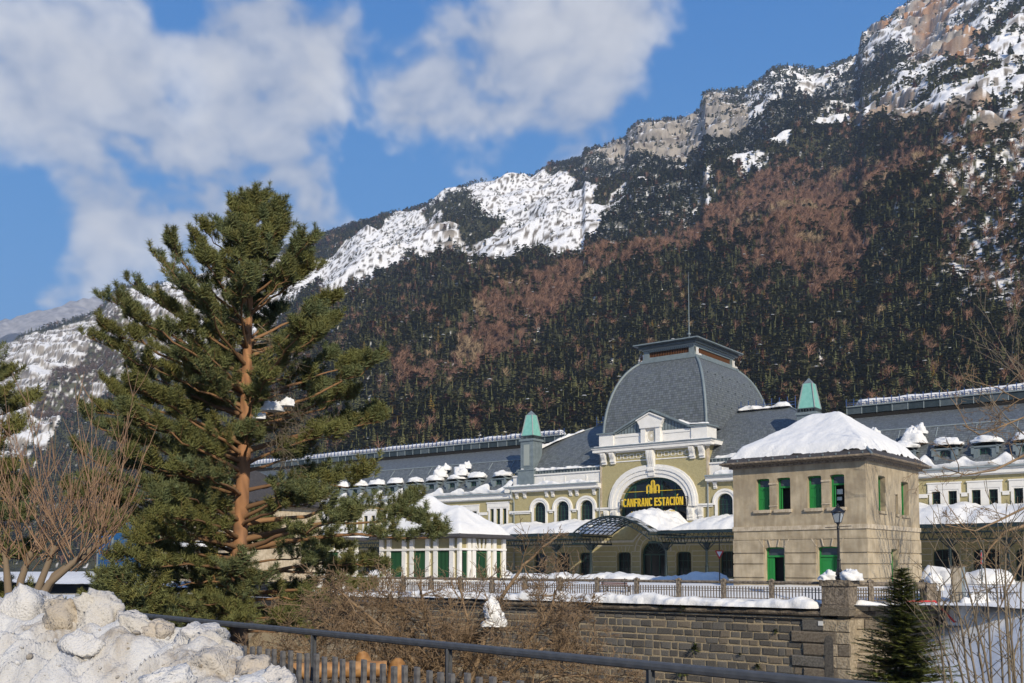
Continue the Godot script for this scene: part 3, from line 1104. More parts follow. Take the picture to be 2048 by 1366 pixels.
func mound(s: Shape, at: Vector3, size: Vector3, rnd: int, rough := 0.3, n := 14, turn := 0.0) -> void:
	# a heap of snow: an uneven dome
	var f := fbm(rnd, 1.0, 4)
	var rows := []
	var big := size.length() / 2.0
	for i in n + 1:
		var row := []
		var th := (PI * 0.5) * i / n
		for j in 2 * n + 1:
			var ph := TAU * (j % (2 * n)) / (2.0 * n)
			var d := Vector3(cos(ph) * cos(th), sin(th), sin(ph) * cos(th))
			var k := 1.0 + rough * (f.get_noise_3dv(d * 1.1) * 1.3 + 0.35 * f.get_noise_3dv(d * 4.0))
			var q := Vector3(d.x * size.x / 2, d.y * size.y, d.z * size.z / 2) * k
			row.append(at + q.rotated(Vector3.UP, turn))
		rows.append(row)
	s.sheet(rows)


func snow_thing(called: String, shape, label: String, group := "", at := Vector3.ZERO, turn := 0.0) -> Node3D:
	var o := part(self, called, shape, mats.snow)
	o.position = at
	o.rotation.y = turn
	tag(o, label, "snow", group, "stuff")
	return o


# ---------- the station ----------
const STATION_TURN := -0.65449847   # 37.5 degrees
var station_at := Vector3(12.181, 0, -86.0)


func sp(x: float, y: float, z: float) -> Vector3:
	return station_at + Vector3(x, y, z).rotated(Vector3.UP, STATION_TURN)


func curved_roof(s: Shape, x0: float, x1: float, half_z: float, prof: Array, z_mid: float, in_x: float, in_z: float, mesh_corner: Array) -> void:
	# a cloister-vault roof: prof is [inset 0..1, y]; insets reach in_x and in_z at 1
	var corners := []
	for q in prof:
		var ix: float = q[0] * in_x
		var iz: float = q[0] * in_z
		corners.append([Vector3(x0 + ix, q[1], z_mid + half_z - iz), Vector3(x1 - ix, q[1], z_mid + half_z - iz), Vector3(x1 - ix, q[1], z_mid - half_z + iz), Vector3(x0 + ix, q[1], z_mid - half_z + iz)])
	for side in 4:
		var rows := []
		for k in prof.size():
			var a: Vector3 = corners[k][side]
			var b: Vector3 = corners[k][(side + 1) % 4]
			var row := []
			for j in 9: row.append(a.lerp(b, j / 8.0))
			rows.append(row)
		s.sheet(rows, [Vector3(0, 0.5, 1), Vector3(1, 0.5, 0), Vector3(0, 0.5, -1), Vector3(-1, 0.5, 0)][side])
	for side in 4:
		var edge := []
		for k in prof.size(): edge.append(corners[k][side])
		mesh_corner.append(edge)


func build_station() -> void:
	var st := thing("railway_station", "long olive and white railway station with a grey slate dome over its entrance arch", "train station", station_at, STATION_TURN)
	var glass: Material = mats.glass_dark
	var white: Material = mats.trim_white
	# openings
	var ARCH := [-3.3, 3.3, 5.0, 6.1, 2.62, 2.35]
	var small := []
	for c in [-12.05, -9.43, -6.81, 6.81, 9.43, 12.05]: small.append([c - 0.69, c + 0.69, 4.95, 6.4, 0.63, 2.0])
	var low := []
	for c in [-12.05, -9.40, -6.95, 6.95, 9.40, 12.05]: low.append([c - 0.66, c + 0.66, 0.15, 1.85, 0.42, 4.0])
	var mid := [[-3.62, -2.24, 0.15, 1.85, 0.42, 4.0], [2.24, 3.62, 0.15, 1.85, 0.42, 4.0], [-1.2, 1.2, 0.02, 2.3, 1.24, 2.0]]
	# --- walls ---
	var s := Shape.new()
	pierced_wall(s, -5.25, 5.25, 3.25, 11.4, 0.0, [ARCH], 0.5)
	s.quad(Vector3(5.25, 3, 0), Vector3(5.25, 11.4, 0), Vector3(5.25, 11.4, -14), Vector3(5.25, 3, -14), Vector3.RIGHT)
	s.quad(Vector3(-5.25, 3, 0), Vector3(-5.25, 11.4, 0), Vector3(-5.25, 11.4, -14), Vector3(-5.25, 3, -14), Vector3.LEFT)
	pierced_wall(s, -5.25, 5.25, 0.0, 3.25, 0.0, mid.slice(0, 2) + [[-1.2, 1.2, 0.02, 2.05, 1.19, 2.0]], 0.4)
	part(st, "wall", s, mats.plaster_olive)
	for e in [-1, 1]:
		s = Shape.new()
		var ops := []
		for o in small + low:
			if (o[0] + o[1]) * e > 0.0: ops.append(o)
		var x0: float = -15.3 if e < 0 else 5.25
		pierced_wall(s, x0, x0 + 10.05, 0.0, 8.5, -0.02, ops)
		var ex: float = e * 15.3
		s.quad(Vector3(ex, 0, -0.02), Vector3(ex, 9.9, -0.2), Vector3(ex, 9.9, -14), Vector3(ex, 0, -14), Vector3(e, 0, 0))
		part(st, "wall", s, mats.plaster_olive)
	# wings
	var pairs := {-1: [], 1: []}
	for k in 19: pairs[-1].append(-20.66 - 2.83 * k)
	pairs[1] = [20.9, 23.84, 26.53, 29.25, 32.0, 34.75, 37.5, 40.25, 43.0]
	for e in [-1, 1]:
		s = Shape.new()
		var far: float = -76.0 if e < 0 else 45.5
		var ops := []
		for c in pairs[e]:
			ops.append([c - 0.85, c - 0.27, 4.7, 6.45, 0, 2])
			ops.append([c + 0.27, c + 0.85, 4.7, 6.45, 0, 2])
			ops.append([c - 0.86, c + 0.86, 0.1, 1.82, 0.45, 4.0])
		for x in [-0.78, 0.0, 0.78]: ops.append([e * 17.12 + x - 0.24, e * 17.12 + x + 0.24, 4.7, 6.6, 0, 2])
		ops.append([e * 17.12 - 0.86, e * 17.12 + 0.86, 0.1, 1.82, 0.45, 4.0])
		pierced_wall(s, minf(e * 15.3, far), maxf(e * 15.3, far), 0.0, 8.1, -0.15, ops)
		s.quad(Vector3(far, 0, -0.15), Vector3(far, 8.1, -0.15), Vector3(far, 8.1, -14), Vector3(far, 0, -14), Vector3(e, 0, 0))
		part(st, "wall", s, mats.plaster_olive)
		for o in ops: window_in(st, o, -0.36, 2 if o[2] > 4.0 else 3, [5.3, 5.9] if o[2] > 4.0 else [0.9, 1.5], mats.frame_green, glass, 0.035)
		# white surrounds with ears
		for c in pairs[e] + [e * 17.12]:
			var w := 1.14 if absf(c) > 18.0 else 1.36
			var fr := Shape.new()
			var top := 6.45 if absf(c) > 18.0 else 6.6
			fr.span(Vector3(c - w, top + 0.12, -0.15), Vector3(c + w, top + 0.55, -0.06))
			fr.span(Vector3(c - w - 0.06, top + 0.55, -0.15), Vector3(c + w + 0.06, top + 0.65, -0.01))
			fr.span(Vector3(c - w, top - 0.22, -0.15), Vector3(c - w + 0.17, top + 0.12, -0.06))
			fr.span(Vector3(c + w - 0.17, top - 0.22, -0.15), Vector3(c + w, top + 0.12, -0.06))
			fr.span(Vector3(c - w + 0.17, top, -0.15), Vector3(c + w - 0.17, top + 0.12, -0.10))
			var cuts: Array = [[-1.0 * w + 0.10, -0.85], [-0.27, 0.27], [0.85, w - 0.10]] if absf(c) > 18.0 else [[-w + 0.15, -1.02], [-0.54, -0.24], [0.24, 0.54], [1.02, w - 0.15]]
			for q in cuts: fr.span(Vector3(c + q[0], 4.6, -0.15), Vector3(c + q[1], top, -0.08))
			part(st, "window_surround", fr, white)
		var sc := Shape.new()
		var edges: Array = pairs[e].duplicate()
		edges.append(e * 17.12)
		edges.sort()
		var last: float = minf(e * 15.3, far)
		for c in edges:
			var w := 1.14 if absf(c) > 18.0 else 1.36
			if c - w > last: sc.span(Vector3(last, 6.02, -0.2), Vector3(c - w, 6.3, -0.06))
			last = c + w
		if maxf(e * 15.3, far) > last: sc.span(Vector3(last, 6.02, -0.2), Vector3(maxf(e * 15.3, far), 6.3, -0.06))
		part(st, "string_course", sc, white)
		var co := Shape.new()
		moulded(co, minf(e * 15.3, far), maxf(e * 15.3, far), [[7.46, 7.56, 0.14], [7.56, 7.90, 0.36], [7.90, 8.0, 0.44]], -0.15, false)
		part(st, "cornice", co, white)
		var gu := Shape.new()
		gu.tube([Vector3(e * 15.2, 8.02, 0.36), Vector3(far, 8.02, 0.36)], [0.085, 0.085], 6)
		part(st, "gutter", gu, mats.seam_grey)
		# grey window joints of the ground storey
		var jo := Shape.new()
		joints(jo, minf(e * 15.3, far), maxf(e * 15.3, far), ops, -0.15)
		part(st, "wall_joints", jo, mats.joint_white)
		wing_roof(st, e, far, pairs[e])
	# --- windows of the middle ---
	for o in small: window_in(st, o, -0.30, 4, [5.35, 5.75, 6.15, 6.55], mats.frame_green, glass, 0.03)
	for o in low: window_in(st, o, -0.30, 3, [0.8, 1.5], mats.frame_green, glass, 0.04)
	for k in 2: window_in(st, mid[k], -0.38, 3, [0.8, 1.5], mats.frame_green, glass, 0.04)
	window_in(st, ARCH, -0.48, 5, [], mats.frame_green, glass, 0.14)
	var tr := Shape.new()
	tr.span(Vector3(-3.1, 7.55, -0.47), Vector3(3.1, 7.60, -0.43))
	part(st, "window_transom", tr, mats.gold)
	# entrance door with fanlight
	var dr := Shape.new()
	var dop := [-1.2, 1.2, 0.02, 2.05, 1.19, 2.0]
	dr.outline(head_points(dop, 0.0, 0.02), -0.46, -0.42)
	var door := part(st, "door", dr, glass)
	var df := Shape.new()
	hoop(df, dop, -0.12, 0.0, 0.02, -0.42, -0.34)
	df.span(Vector3(-1.2, 1.98, -0.42), Vector3(1.2, 2.1, -0.33))
	for x in [-0.42, 0.42]: df.span(Vector3(x - 0.04, 0.05, -0.42), Vector3(x + 0.04, 1.98, -0.36))
	for k in range(1, 8):
		var q := PI * k / 8.0
		df.bar(Vector3(cos(q) * 0.3, 2.1 + sin(q) * 0.3, -0.39), Vector3(cos(q) * 1.1, 2.08 + sin(q) * 1.1, -0.39), 0.035, 0.04)
	part(door, "frame", df, mats.frame_green)
	# ground storey joints of the middle part
	var jm := Shape.new()
	joints(jm, -15.3, 15.3, low + mid, 0.0)
	part(st, "wall_joints", jm, mats.joint_white)
	var hm := Shape.new()
	hoop(hm, mid[2], 0.02, 0.10, 0.4, 0.0, 0.05)
	hoop(hm, mid[2], 0.52, 0.62, 2.3, 0.0, 0.06)
	for k in range(1, 9):
		var q := PI * k / 9.0
		hm.bar(Vector3(cos(q) * 1.3, 2.3 + sin(q) * 1.34, 0.02), Vector3(cos(q) * 1.75, 2.3 + sin(q) * 1.78, 0.02), 0.05, 0.06)
	part(st, "door_surround", hm, mats.joint_white)
	var sm := Shape.new()
	sm.span(Vector3(-15.3, 3.12, -0.03), Vector3(-1.9, 3.30, 0.09))
	sm.span(Vector3(1.9, 3.12, -0.03), Vector3(15.3, 3.30, 0.09))
	sm.bar(Vector3(-1.95, 3.2, 0.04), Vector3(-1.2, 3.98, 0.04), 0.18, 0.12)
	sm.bar(Vector3(1.95, 3.2, 0.04), Vector3(1.2, 3.98, 0.04), 0.18, 0.12)
	sm.span(Vector3(-1.24, 3.90, -0.03), Vector3(1.24, 4.08, 0.09))
	part(st, "string_course", sm, mats.joint_white)
	# --- arch surround: three stepped rings, keystone ---
	var ar := Shape.new()
	hoop(ar, ARCH, 0.0, 0.34, 6.1, -0.4, 0.10)
	hoop(ar, ARCH, 0.34, 0.66, 6.1, -0.02, 0.20)
	hoop(ar, ARCH, 0.66, 0.92, 6.1, -0.02, 0.29)
	hoop(ar, ARCH, 0.92, 1.10, 6.1, -0.02, 0.20)
	for e in [-1, 1]: ar.span(Vector3(e * 3.3, 4.9, -0.4), Vector3(e * 4.3, 6.0, 0.08))
	part(st, "arch_surround", ar, white)
	var ks := part(st, "keystone", bracket_shape(0.62, 2.2, 0.62), white)
	ks.position = Vector3(0, 11.05, 0.02)
	# --- string course, small window surrounds ---
	var ci := Shape.new()
	var runs := [[-15.3, -13.15], [-10.95, -10.53], [-8.33, -7.91], [-5.71, -3.32], [3.32, 5.71], [7.91, 8.33], [10.53, 10.95], [13.15, 15.3]]
	for q in runs:
		ci.span(Vector3(q[0], 5.98, -0.03), Vector3(q[1], 6.12, 0.11))
		ci.span(Vector3(q[0], 6.12, -0.03), Vector3(q[1], 6.27, 0.19))
	part(st, "string_course", ci, white)
	for o in small:
		var h := Shape.new()
		hoop(h, o, 0.0, 0.22, 4.7, -0.2, 0.10)
		hoop(h, o, 0.22, 0.40, 6.12, -0.03, 0.17)
		part(st, "window_surround", h, white)
	for e in [-1, 1]:
		for x in [4.62, 3.72]:
			var b := part(st, "bracket", bracket_shape(0.42, 0.95, 0.34), white)
			b.position = Vector3(e * x, 5.95, 0.02)
	# corner strips of the middle block
	for e in [-1, 1]:
		var q := Shape.new()
		q.span(Vector3(e * 5.25 - 0.10, 3.3, -0.2), Vector3(e * 5.25 + 0.10, 11.2, 0.03))
		part(st, "corner_strip", q, mats.band_cream)
	# --- cornices and parapets ---
	var cc := Shape.new()
	moulded(cc, -5.25, 5.25, [[11.08, 11.18, 0.22], [11.18, 11.46, 0.56], [11.46, 11.58, 0.66]], 0.0, true)
	cc.span(Vector3(5.25, 11.22, -3.4), Vector3(5.95, 11.58, 0.0))
	part(st, "cornice", cc, white)
	var cz := Shape.new()
	cz.span(Vector3(-6.0, 11.58, -0.4), Vector3(6.0, 11.66, 0.75))
	cz.span(Vector3(5.2, 11.58, -3.4), Vector3(6.0, 11.655, -0.4))
	part(st, "cornice_flashing", cz, mats.zinc)
	var pa := Shape.new()
	pa.span(Vector3(-5.25, 11.66, -0.4), Vector3(5.25, 12.72, 0.06))
	for e in [-1, 1]:
		pa.span(Vector3(e * 5.32, 11.66, -1.6), Vector3(e * 3.85, 12.80, 0.20))
	pa.span(Vector3(-3.7, 11.75, 0), Vector3(-1.2, 11.90, 0.12))
	pa.span(Vector3(1.2, 11.75, 0), Vector3(3.7, 11.90, 0.12))
	pa.span(Vector3(-3.7, 12.45, 0), Vector3(-1.2, 12.58, 0.12))
	pa.span(Vector3(1.2, 12.45, 0), Vector3(3.7, 12.58, 0.12))
	part(st, "parapet", pa, white)
	var pc := Shape.new()
	for e in [-1, 1]: pc.span(Vector3(e * 5.5, 12.80, -1.7), Vector3(e * 3.6, 12.93, 0.36))
	part(st, "parapet_cap", pc, mats.zinc)
	# gable over the arch: zinc front with standing seams, raking cornice
	var gb := Shape.new()
	gb.outline(PackedVector2Array([Vector2(-3.75, 12.72), Vector2(3.75, 12.72), Vector2(0, 14.45)]), -1.8, -0.02)
	var gable := part(st, "gable", gb, mats.zinc)
	var seams := Shape.new()
	for k in range(-11, 12):
		var x := k * 0.31
		var top := 14.45 - absf(x) * 1.73 / 3.75
		if top > 12.85: seams.span(Vector3(x - 0.012, 12.73, -0.02), Vector3(x + 0.012, top - 0.05, 0.02))
	part(gable, "standing_seams", seams, mats.zinc_dark)
	var rk := Shape.new()
	for e in [-1, 1]:
		rk.bar(Vector3(e * 3.95, 12.80, -0.6), Vector3(0, 14.62, -0.6), 1.9, 0.14)
		rk.bar(Vector3(e * 3.9, 12.72, 0.05), Vector3(0, 14.50, 0.05), 0.22, 0.16)
	part(gable, "raking_cornice", rk, mats.zinc)
	# small temple with a round niche
	var ae := Shape.new()
	for e in [-1, 1]: ae.span(Vector3(e * 0.50, 11.66, 0.0), Vector3(e * 0.95, 13.02, 0.34))
	ae.span(Vector3(-0.5, 11.66, 0.0), Vector3(0.5, 13.02, 0.12))
	ae.span(Vector3(-1.02, 13.02, 0.0), Vector3(1.02, 13.22, 0.46))
	ae.outline(PackedVector2Array([Vector2(-1.02, 13.22), Vector2(1.02, 13.22), Vector2(1.25, 13.62), Vector2(1.25, 13.70), Vector2(0, 14.22), Vector2(-1.25, 13.70), Vector2(-1.25, 13.62)]), 0.0, 0.42)
	part(st, "niche_temple", ae, white)
	var ap := Shape.new()
	for e in [-1, 1]: ap.bar(Vector3(e * 1.32, 13.72, 0.24), Vector3(0, 14.30, 0.24), 0.62, 0.10)
	part(st, "temple_roof", ap, white)
	var ov := Shape.new()
	ov.lathe(Vector3.ZERO, [[0.36, 0.0], [0.42, 0.05], [0.47, 0.0]], 20, Vector3(1, 1, 1.3))
	var ring := part(st, "niche_ring", ov, white)
	ring.position = Vector3(0, 12.35, 0.12)
	ring.rotation.x = PI / 2
	var dk := Shape.new()
	dk.lathe(Vector3.ZERO, [[0.0, -0.02], [0.36, 0.015]], 20, Vector3(1, 1, 1.3))
	var nic := part(st, "niche", dk, mats.joint_white)
	nic.position = Vector3(0, 12.35, 0.13)
	nic.rotation.x = PI / 2
	# frieze: linked squares between two lines
	var fz := Shape.new()
	fz.span(Vector3(-4.0, 10.24, 0), Vector3(-0.36, 10.33, 0.05))
	fz.span(Vector3(0.36, 10.24, 0), Vector3(4.0, 10.33, 0.05))
	for e in [-1, 1]:
		for k in 5:
			var x: float = e * (0.72 + k * 0.66)
			for q in [[-0.2, 10.50, 0.2, 10.54], [-0.2, 10.86, 0.2, 10.90], [-0.2, 10.54, -0.16, 10.86], [0.16, 10.54, 0.2, 10.86]]:
				fz.span(Vector3(x + q[0], q[1], 0), Vector3(x + q[2], q[3], 0.04))
			fz.span(Vector3(x + 0.2, 10.60, 0), Vector3(x + 0.46, 10.64, 0.04))
			fz.span(Vector3(x + 0.2, 10.76, 0), Vector3(x + 0.46, 10.80, 0.04))
	part(st, "frieze", fz, white)
	for e in [-1, 1]:
		for x in [4.82, 3.92]:
			var b := part(st, "bracket", bracket_shape(0.46, 1.0, 0.5), white)
			b.position = Vector3(e * x, 11.1, 0.02)
	# side blocks: cornice, parapet, railing band, brackets
	var con := bracket_shape(0.30, 0.56, 0.26)
	for e in [-1, 1]:
		var c2 := Shape.new()
		var xa: float = minf(e * 5.25, e * 15.3)
		moulded(c2, xa, xa + 10.05, [[8.02, 8.10, 0.20], [8.10, 8.38, 0.52], [8.38, 8.48, 0.60]], -0.02, false)
		c2.span(Vector3(e * 15.3, 8.02, -3.0), Vector3(e * 15.8, 8.48, 0.6))
		part(st, "cornice", c2, white)
		var gt := Shape.new()
		gt.span(Vector3(e * 5.3, 8.48, 0.3), Vector3(e * 15.85, 8.58, 0.74))
		part(st, "gutter", gt, mats.seam_grey)
		var p2 := Shape.new()
		p2.span(Vector3(xa, 8.5, -0.5), Vector3(xa + 10.05, 9.55, -0.12))
		for k in 4: p2.span(Vector3(xa + 1.2 + k * 2.4, 8.72, -0.13), Vector3(xa + 1.26 + k * 2.4, 9.35, -0.06))
		p2.span(Vector3(xa, 9.55, -0.55), Vector3(xa + 10.05, 9.68, 0.0))
		part(st, "parapet", p2, white)
		var rb := Shape.new()
		rb.span(Vector3(xa + 0.1, 9.68, -0.5), Vector3(xa + 10.0, 9.98, -0.30))
		var band := part(st, "glazed_band", rb, mats.zinc_dark)
		var br := Shape.new()
		for k in 29: br.span(Vector3(xa + 0.3 + k * 0.345 - 0.02, 9.69, -0.31), Vector3(xa + 0.3 + k * 0.345 + 0.02, 9.99, -0.26))
		br.span(Vector3(xa + 0.1, 9.97, -0.5), Vector3(xa + 10.0, 10.03, -0.24))
		part(band, "bars", br, mats.seam_grey)
		for x in [14.7, 13.75, 11.2, 10.5, 8.5, 7.8, 5.95]:
			var b := part(st, "bracket", con, white)
			b.position = Vector3(e * x, 8.03, 0.0)
		# curved slate roof of the block
		var rf := Shape.new()
		var edge := []
		var prof := []
		for q in [[0.0, 9.95], [0.06, 10.6], [0.16, 11.45], [0.29, 12.3], [0.45, 13.1], [0.62, 13.75], [0.8, 14.3], [1.0, 14.85]]: prof.append(q)
		var rows := []
		var hip := []
		for q in prof:
			var z: float = -0.4 - q[0] * 6.6
			var xo: float = e * (15.2 - q[0] * 5.6)
			var row := []
			for j in 11: row.append(Vector3(lerpf(e * 3.2, xo, j / 10.0), q[1], z))
			rows.append(row)
			hip.append(Vector3(xo, q[1], z))
		rf.sheet(rows, Vector3(0, 1, 1))
		rows = []
		for q in prof:
			var xo: float = e * (15.2 - q[0] * 5.6)
			var row := []
			for j in 5: row.append(Vector3(xo, q[1], lerpf(-0.4 - q[0] * 6.6, -13.6 + q[0] * 6.6, j / 4.0)))
			rows.append(row)
		rf.sheet(rows, Vector3(e, 1, 0))
		rows = []
		for q in prof:
			var row := []
			for j in 5: row.append(Vector3(lerpf(e * 3.2, e * (15.2 - q[0] * 5.6), j / 4.0), q[1], -13.6 + q[0] * 6.6))
			rows.append(row)
		rf.sheet(rows, Vector3(0, 1, -1))
		var roof := part(st, "roof", rf, mats.slate)
		var hr := Shape.new()
		var rad := []
		for k in hip.size(): rad.append(0.085)
		hr.tube(hip, rad, 6)
		part(roof, "hip_roll", hr, mats.zinc)
		# ridge crest railing
		var cr := Shape.new()
		for k in 9:
			var x: float = e * (4.4 + k * 0.72)
			cr.span(Vector3(x - 0.025, 14.7, -7.03), Vector3(x + 0.025, 15.75, -6.97))
		cr.span(Vector3(e * 4.2, 15.0, -7.02), Vector3(e * 10.2, 15.06, -6.98))
		cr.span(Vector3(e * 4.2, 15.25, -7.02), Vector3(e * 10.2, 15.29, -6.98))
		part(roof, "ridge_railing", cr, mats.rail_blue)
		obelisk(st, e)
		# rain pipe at the corner
		var pp := Shape.new()
		pp.tube([Vector3(e * 5.33, 8.0, 0.18), Vector3(e * 5.33, 3.4, 0.18)], [0.05, 0.05], 6)
		pp.tube([Vector3(e * 15.0, 8.3, 0.65), Vector3(e * 15.0, 7.7, 0.5), Vector3(e * 15.0, 7.2, 0.14), Vector3(e * 15.0, 0.2, 0.12)], [0.05, 0.05, 0.05, 0.05], 6)
		part(st, "rain_pipe", pp, mats.seam_grey)
	build_dome(st)
	var ledges := [
		["snow along the cornice over the three left arched windows", [Vector3(-15.5, 8.57, 0.30), Vector3(-5.5, 8.57, 0.30)], 0.62, 0.26],
		["snow along the cornice right of the entrance arch", [Vector3(5.9, 8.57, 0.30), Vector3(15.5, 8.57, 0.30)], 0.62, 0.24],
		["ragged snow at the foot of the left curved roof", [Vector3(-14.6, 10.02, -0.42), Vector3(-5.5, 10.02, -0.42)], 0.45, 0.24],
		["ragged snow at the foot of the right curved roof", [Vector3(5.6, 10.02, -0.42), Vector3(14.6, 10.02, -0.42)], 0.45, 0.24],
		["thin snow on the left slope of the small gable over the arch", [Vector3(-3.9, 12.93, -0.25), Vector3(-0.1, 14.68, -0.25)], 0.5, 0.09],
		["short snow strip right of the gable over the arch", [Vector3(2.5, 13.55, -0.25), Vector3(3.5, 13.05, -0.1), Vector3(5.4, 12.98, -0.1)], 0.5, 0.13],
		["thin snow on the flashing of the main cornice", [Vector3(-5.8, 11.66, 0.42), Vector3(5.8, 11.66, 0.42)], 0.5, 0.07],
		["snow on the ridge between the dome and the right chimney", [Vector3(4.9, 14.84, -6.9), Vector3(9.9, 14.84, -6.9)], 0.9, 0.34],
		["thick snow on the outer hip of the left curved roof", [Vector3(-14.1, 11.95, -1.7), Vector3(-12.6, 13.1, -3.3), Vector3(-10.7, 14.3, -5.7)], 1.0, 0.34],
		["blue shaded snow at the top of the left curved roof beside the dome", [Vector3(-8.8, 14.85, -6.6), Vector3(-5.2, 14.85, -6.6)], 1.1, 0.3]]
	for k in ledges.size():
		var q: Array = ledges[k]
		snow_thing("ledge_snow", lumpy_strip(q[1], q[2], q[3], 560 + k, 0.14, 0.75), q[0], "", station_at, STATION_TURN)
	# dark rooms behind the glass
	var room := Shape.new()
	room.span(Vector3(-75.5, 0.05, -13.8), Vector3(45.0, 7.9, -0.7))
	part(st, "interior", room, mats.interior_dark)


func joints(s: Shape, x0: float, x1: float, ops: Array, z: float) -> void:
	# pale joints of the banded ground storey between the openings, voussoirs over them
	var lows := []
	for o in ops:
		if o[2] < 1.0: lows.append(o)
	lows.sort_custom(func(p, q): return p[0] < q[0])
	var last := x0
	for k in lows.size() + 1:
		var nxt: float = lows[k][0] if k < lows.size() else x1
		var a := last + 0.10
		var b := nxt - 0.10
		if b - a > 0.2:
			for y in [0.55, 0.98, 1.45, 1.91, 2.32]: s.span(Vector3(a, y - 0.025, z - 0.01), Vector3(b, y + 0.025, z + 0.018))
			for x in [a, b]:
				for y in [0.58, 1.01, 1.48, 1.94]: s.span(Vector3(x - 0.02, y, z - 0.01), Vector3(x + 0.02, y + 0.36, z + 0.012))
		if k < lows.size(): last = lows[k][1]
	s.span(Vector3(x0, 2.80, z - 0.01), Vector3(x1, 2.88, z + 0.03)) if z < -0.1 else null
	if z >= -0.1:
		s.span(Vector3(x0, 2.80, z - 0.01), Vector3(-1.95, 2.88, z + 0.03))
		s.span(Vector3(1.95, 2.80, z - 0.01), Vector3(x1, 2.88, z + 0.03))
	for o in lows:
		if o[1] - o[0] > 2.0: continue
		var c: float = (o[0] + o[1]) / 2.0
		for t in [-0.42, -0.14, 0.14, 0.42]:
			s.bar(Vector3(c + t, o[3] + o[4] + 0.04, z + 0.005), Vector3(c + t * 1.45, 2.79, z + 0.005), 0.055, 0.04)


func obelisk(st: Node3D, e: int) -> void:
	var x := e * 13.7
	var z := -0.9
	var s := Shape.new()
	s.span(Vector3(x - 0.95, 8.5, z - 0.95), Vector3(x + 0.95, 10.1, z + 0.95))
	s.span(Vector3(x - 1.02, 10.1, z - 1.02), Vector3(x + 1.02, 10.22, z + 1.02))
	s.span(Vector3(x - 0.74, 10.22, z - 0.74), Vector3(x + 0.74, 12.95, z + 0.74))
	s.span(Vector3(x - 0.86, 12.95, z - 0.86), Vector3(x + 0.86, 13.15, z + 0.86))
	for t in [[-0.36, 0.36]]:
		s.span(Vector3(x - 0.42, 10.5, z + 0.74), Vector3(x + 0.42, 12.7, z + 0.78))
		s.span(Vector3(x + 0.74, 10.5, z - 0.42), Vector3(x + 0.78, 12.7, z + 0.42))
	var o := part(st, "chimney", s, mats.zinc)
	var pn := Shape.new()
	pn.span(Vector3(x - 0.33, 10.6, z + 0.78), Vector3(x + 0.33, 12.6, z + 0.80))
	part(o, "pale_panel", pn, mats.panel_pale)
	var cg := Shape.new()
	cg.span(Vector3(x - 0.72, 13.15, z - 0.72), Vector3(x + 0.72, 13.2, z + 0.72))
	cg.span(Vector3(x - 0.72, 13.42, z - 0.72), Vector3(x + 0.72, 13.5, z + 0.72))
	for k in 7:
		for w in [-0.69, 0.69]:
			cg.span(Vector3(x - 0.69 + k * 0.23 - 0.03, 13.2, z + w - 0.03), Vector3(x - 0.69 + k * 0.23 + 0.03, 13.42, z + w + 0.03))
			cg.span(Vector3(x + w - 0.03, 13.2, z - 0.69 + k * 0.23 - 0.03), Vector3(x + w + 0.03, 13.42, z - 0.69 + k * 0.23 + 0.03))
	part(o, "cage", cg, mats.zinc_dark)
	var gl := Shape.new()
	var lo := 0.68
	var hi := 0.36
	var p := []
	for q in [Vector2(-1, 1), Vector2(1, 1), Vector2(1, -1), Vector2(-1, -1)]: p.append([Vector3(x + q.x * lo, 13.5, z + q.y * lo), Vector3(x + q.x * hi, 15.5, z + q.y * hi)])
	for k in 4:
		var l := (k + 1) % 4
		gl.quad(p[k][0], p[l][0], p[l][1], p[k][1], (p[k][0] + p[l][0]) / 2.0 - Vector3(x, 13.5, z))
	var lan := part(o, "lantern", gl, mats.copper_green)
	var rb := Shape.new()
	for k in 4: rb.bar(p[k][0], p[k][1], 0.09, 0.09)
	part(lan, "ribs", rb, mats.zinc)
	var tp := Shape.new()
	for k in 4:
		var l := (k + 1) % 4
		tp.flat(p[k][1] * 1.0, p[l][1], Vector3(x, 15.98, z), (p[k][1] + p[l][1]) / 2.0 - Vector3(x, 15.0, z))
	part(lan, "cap", tp, mats.zinc)


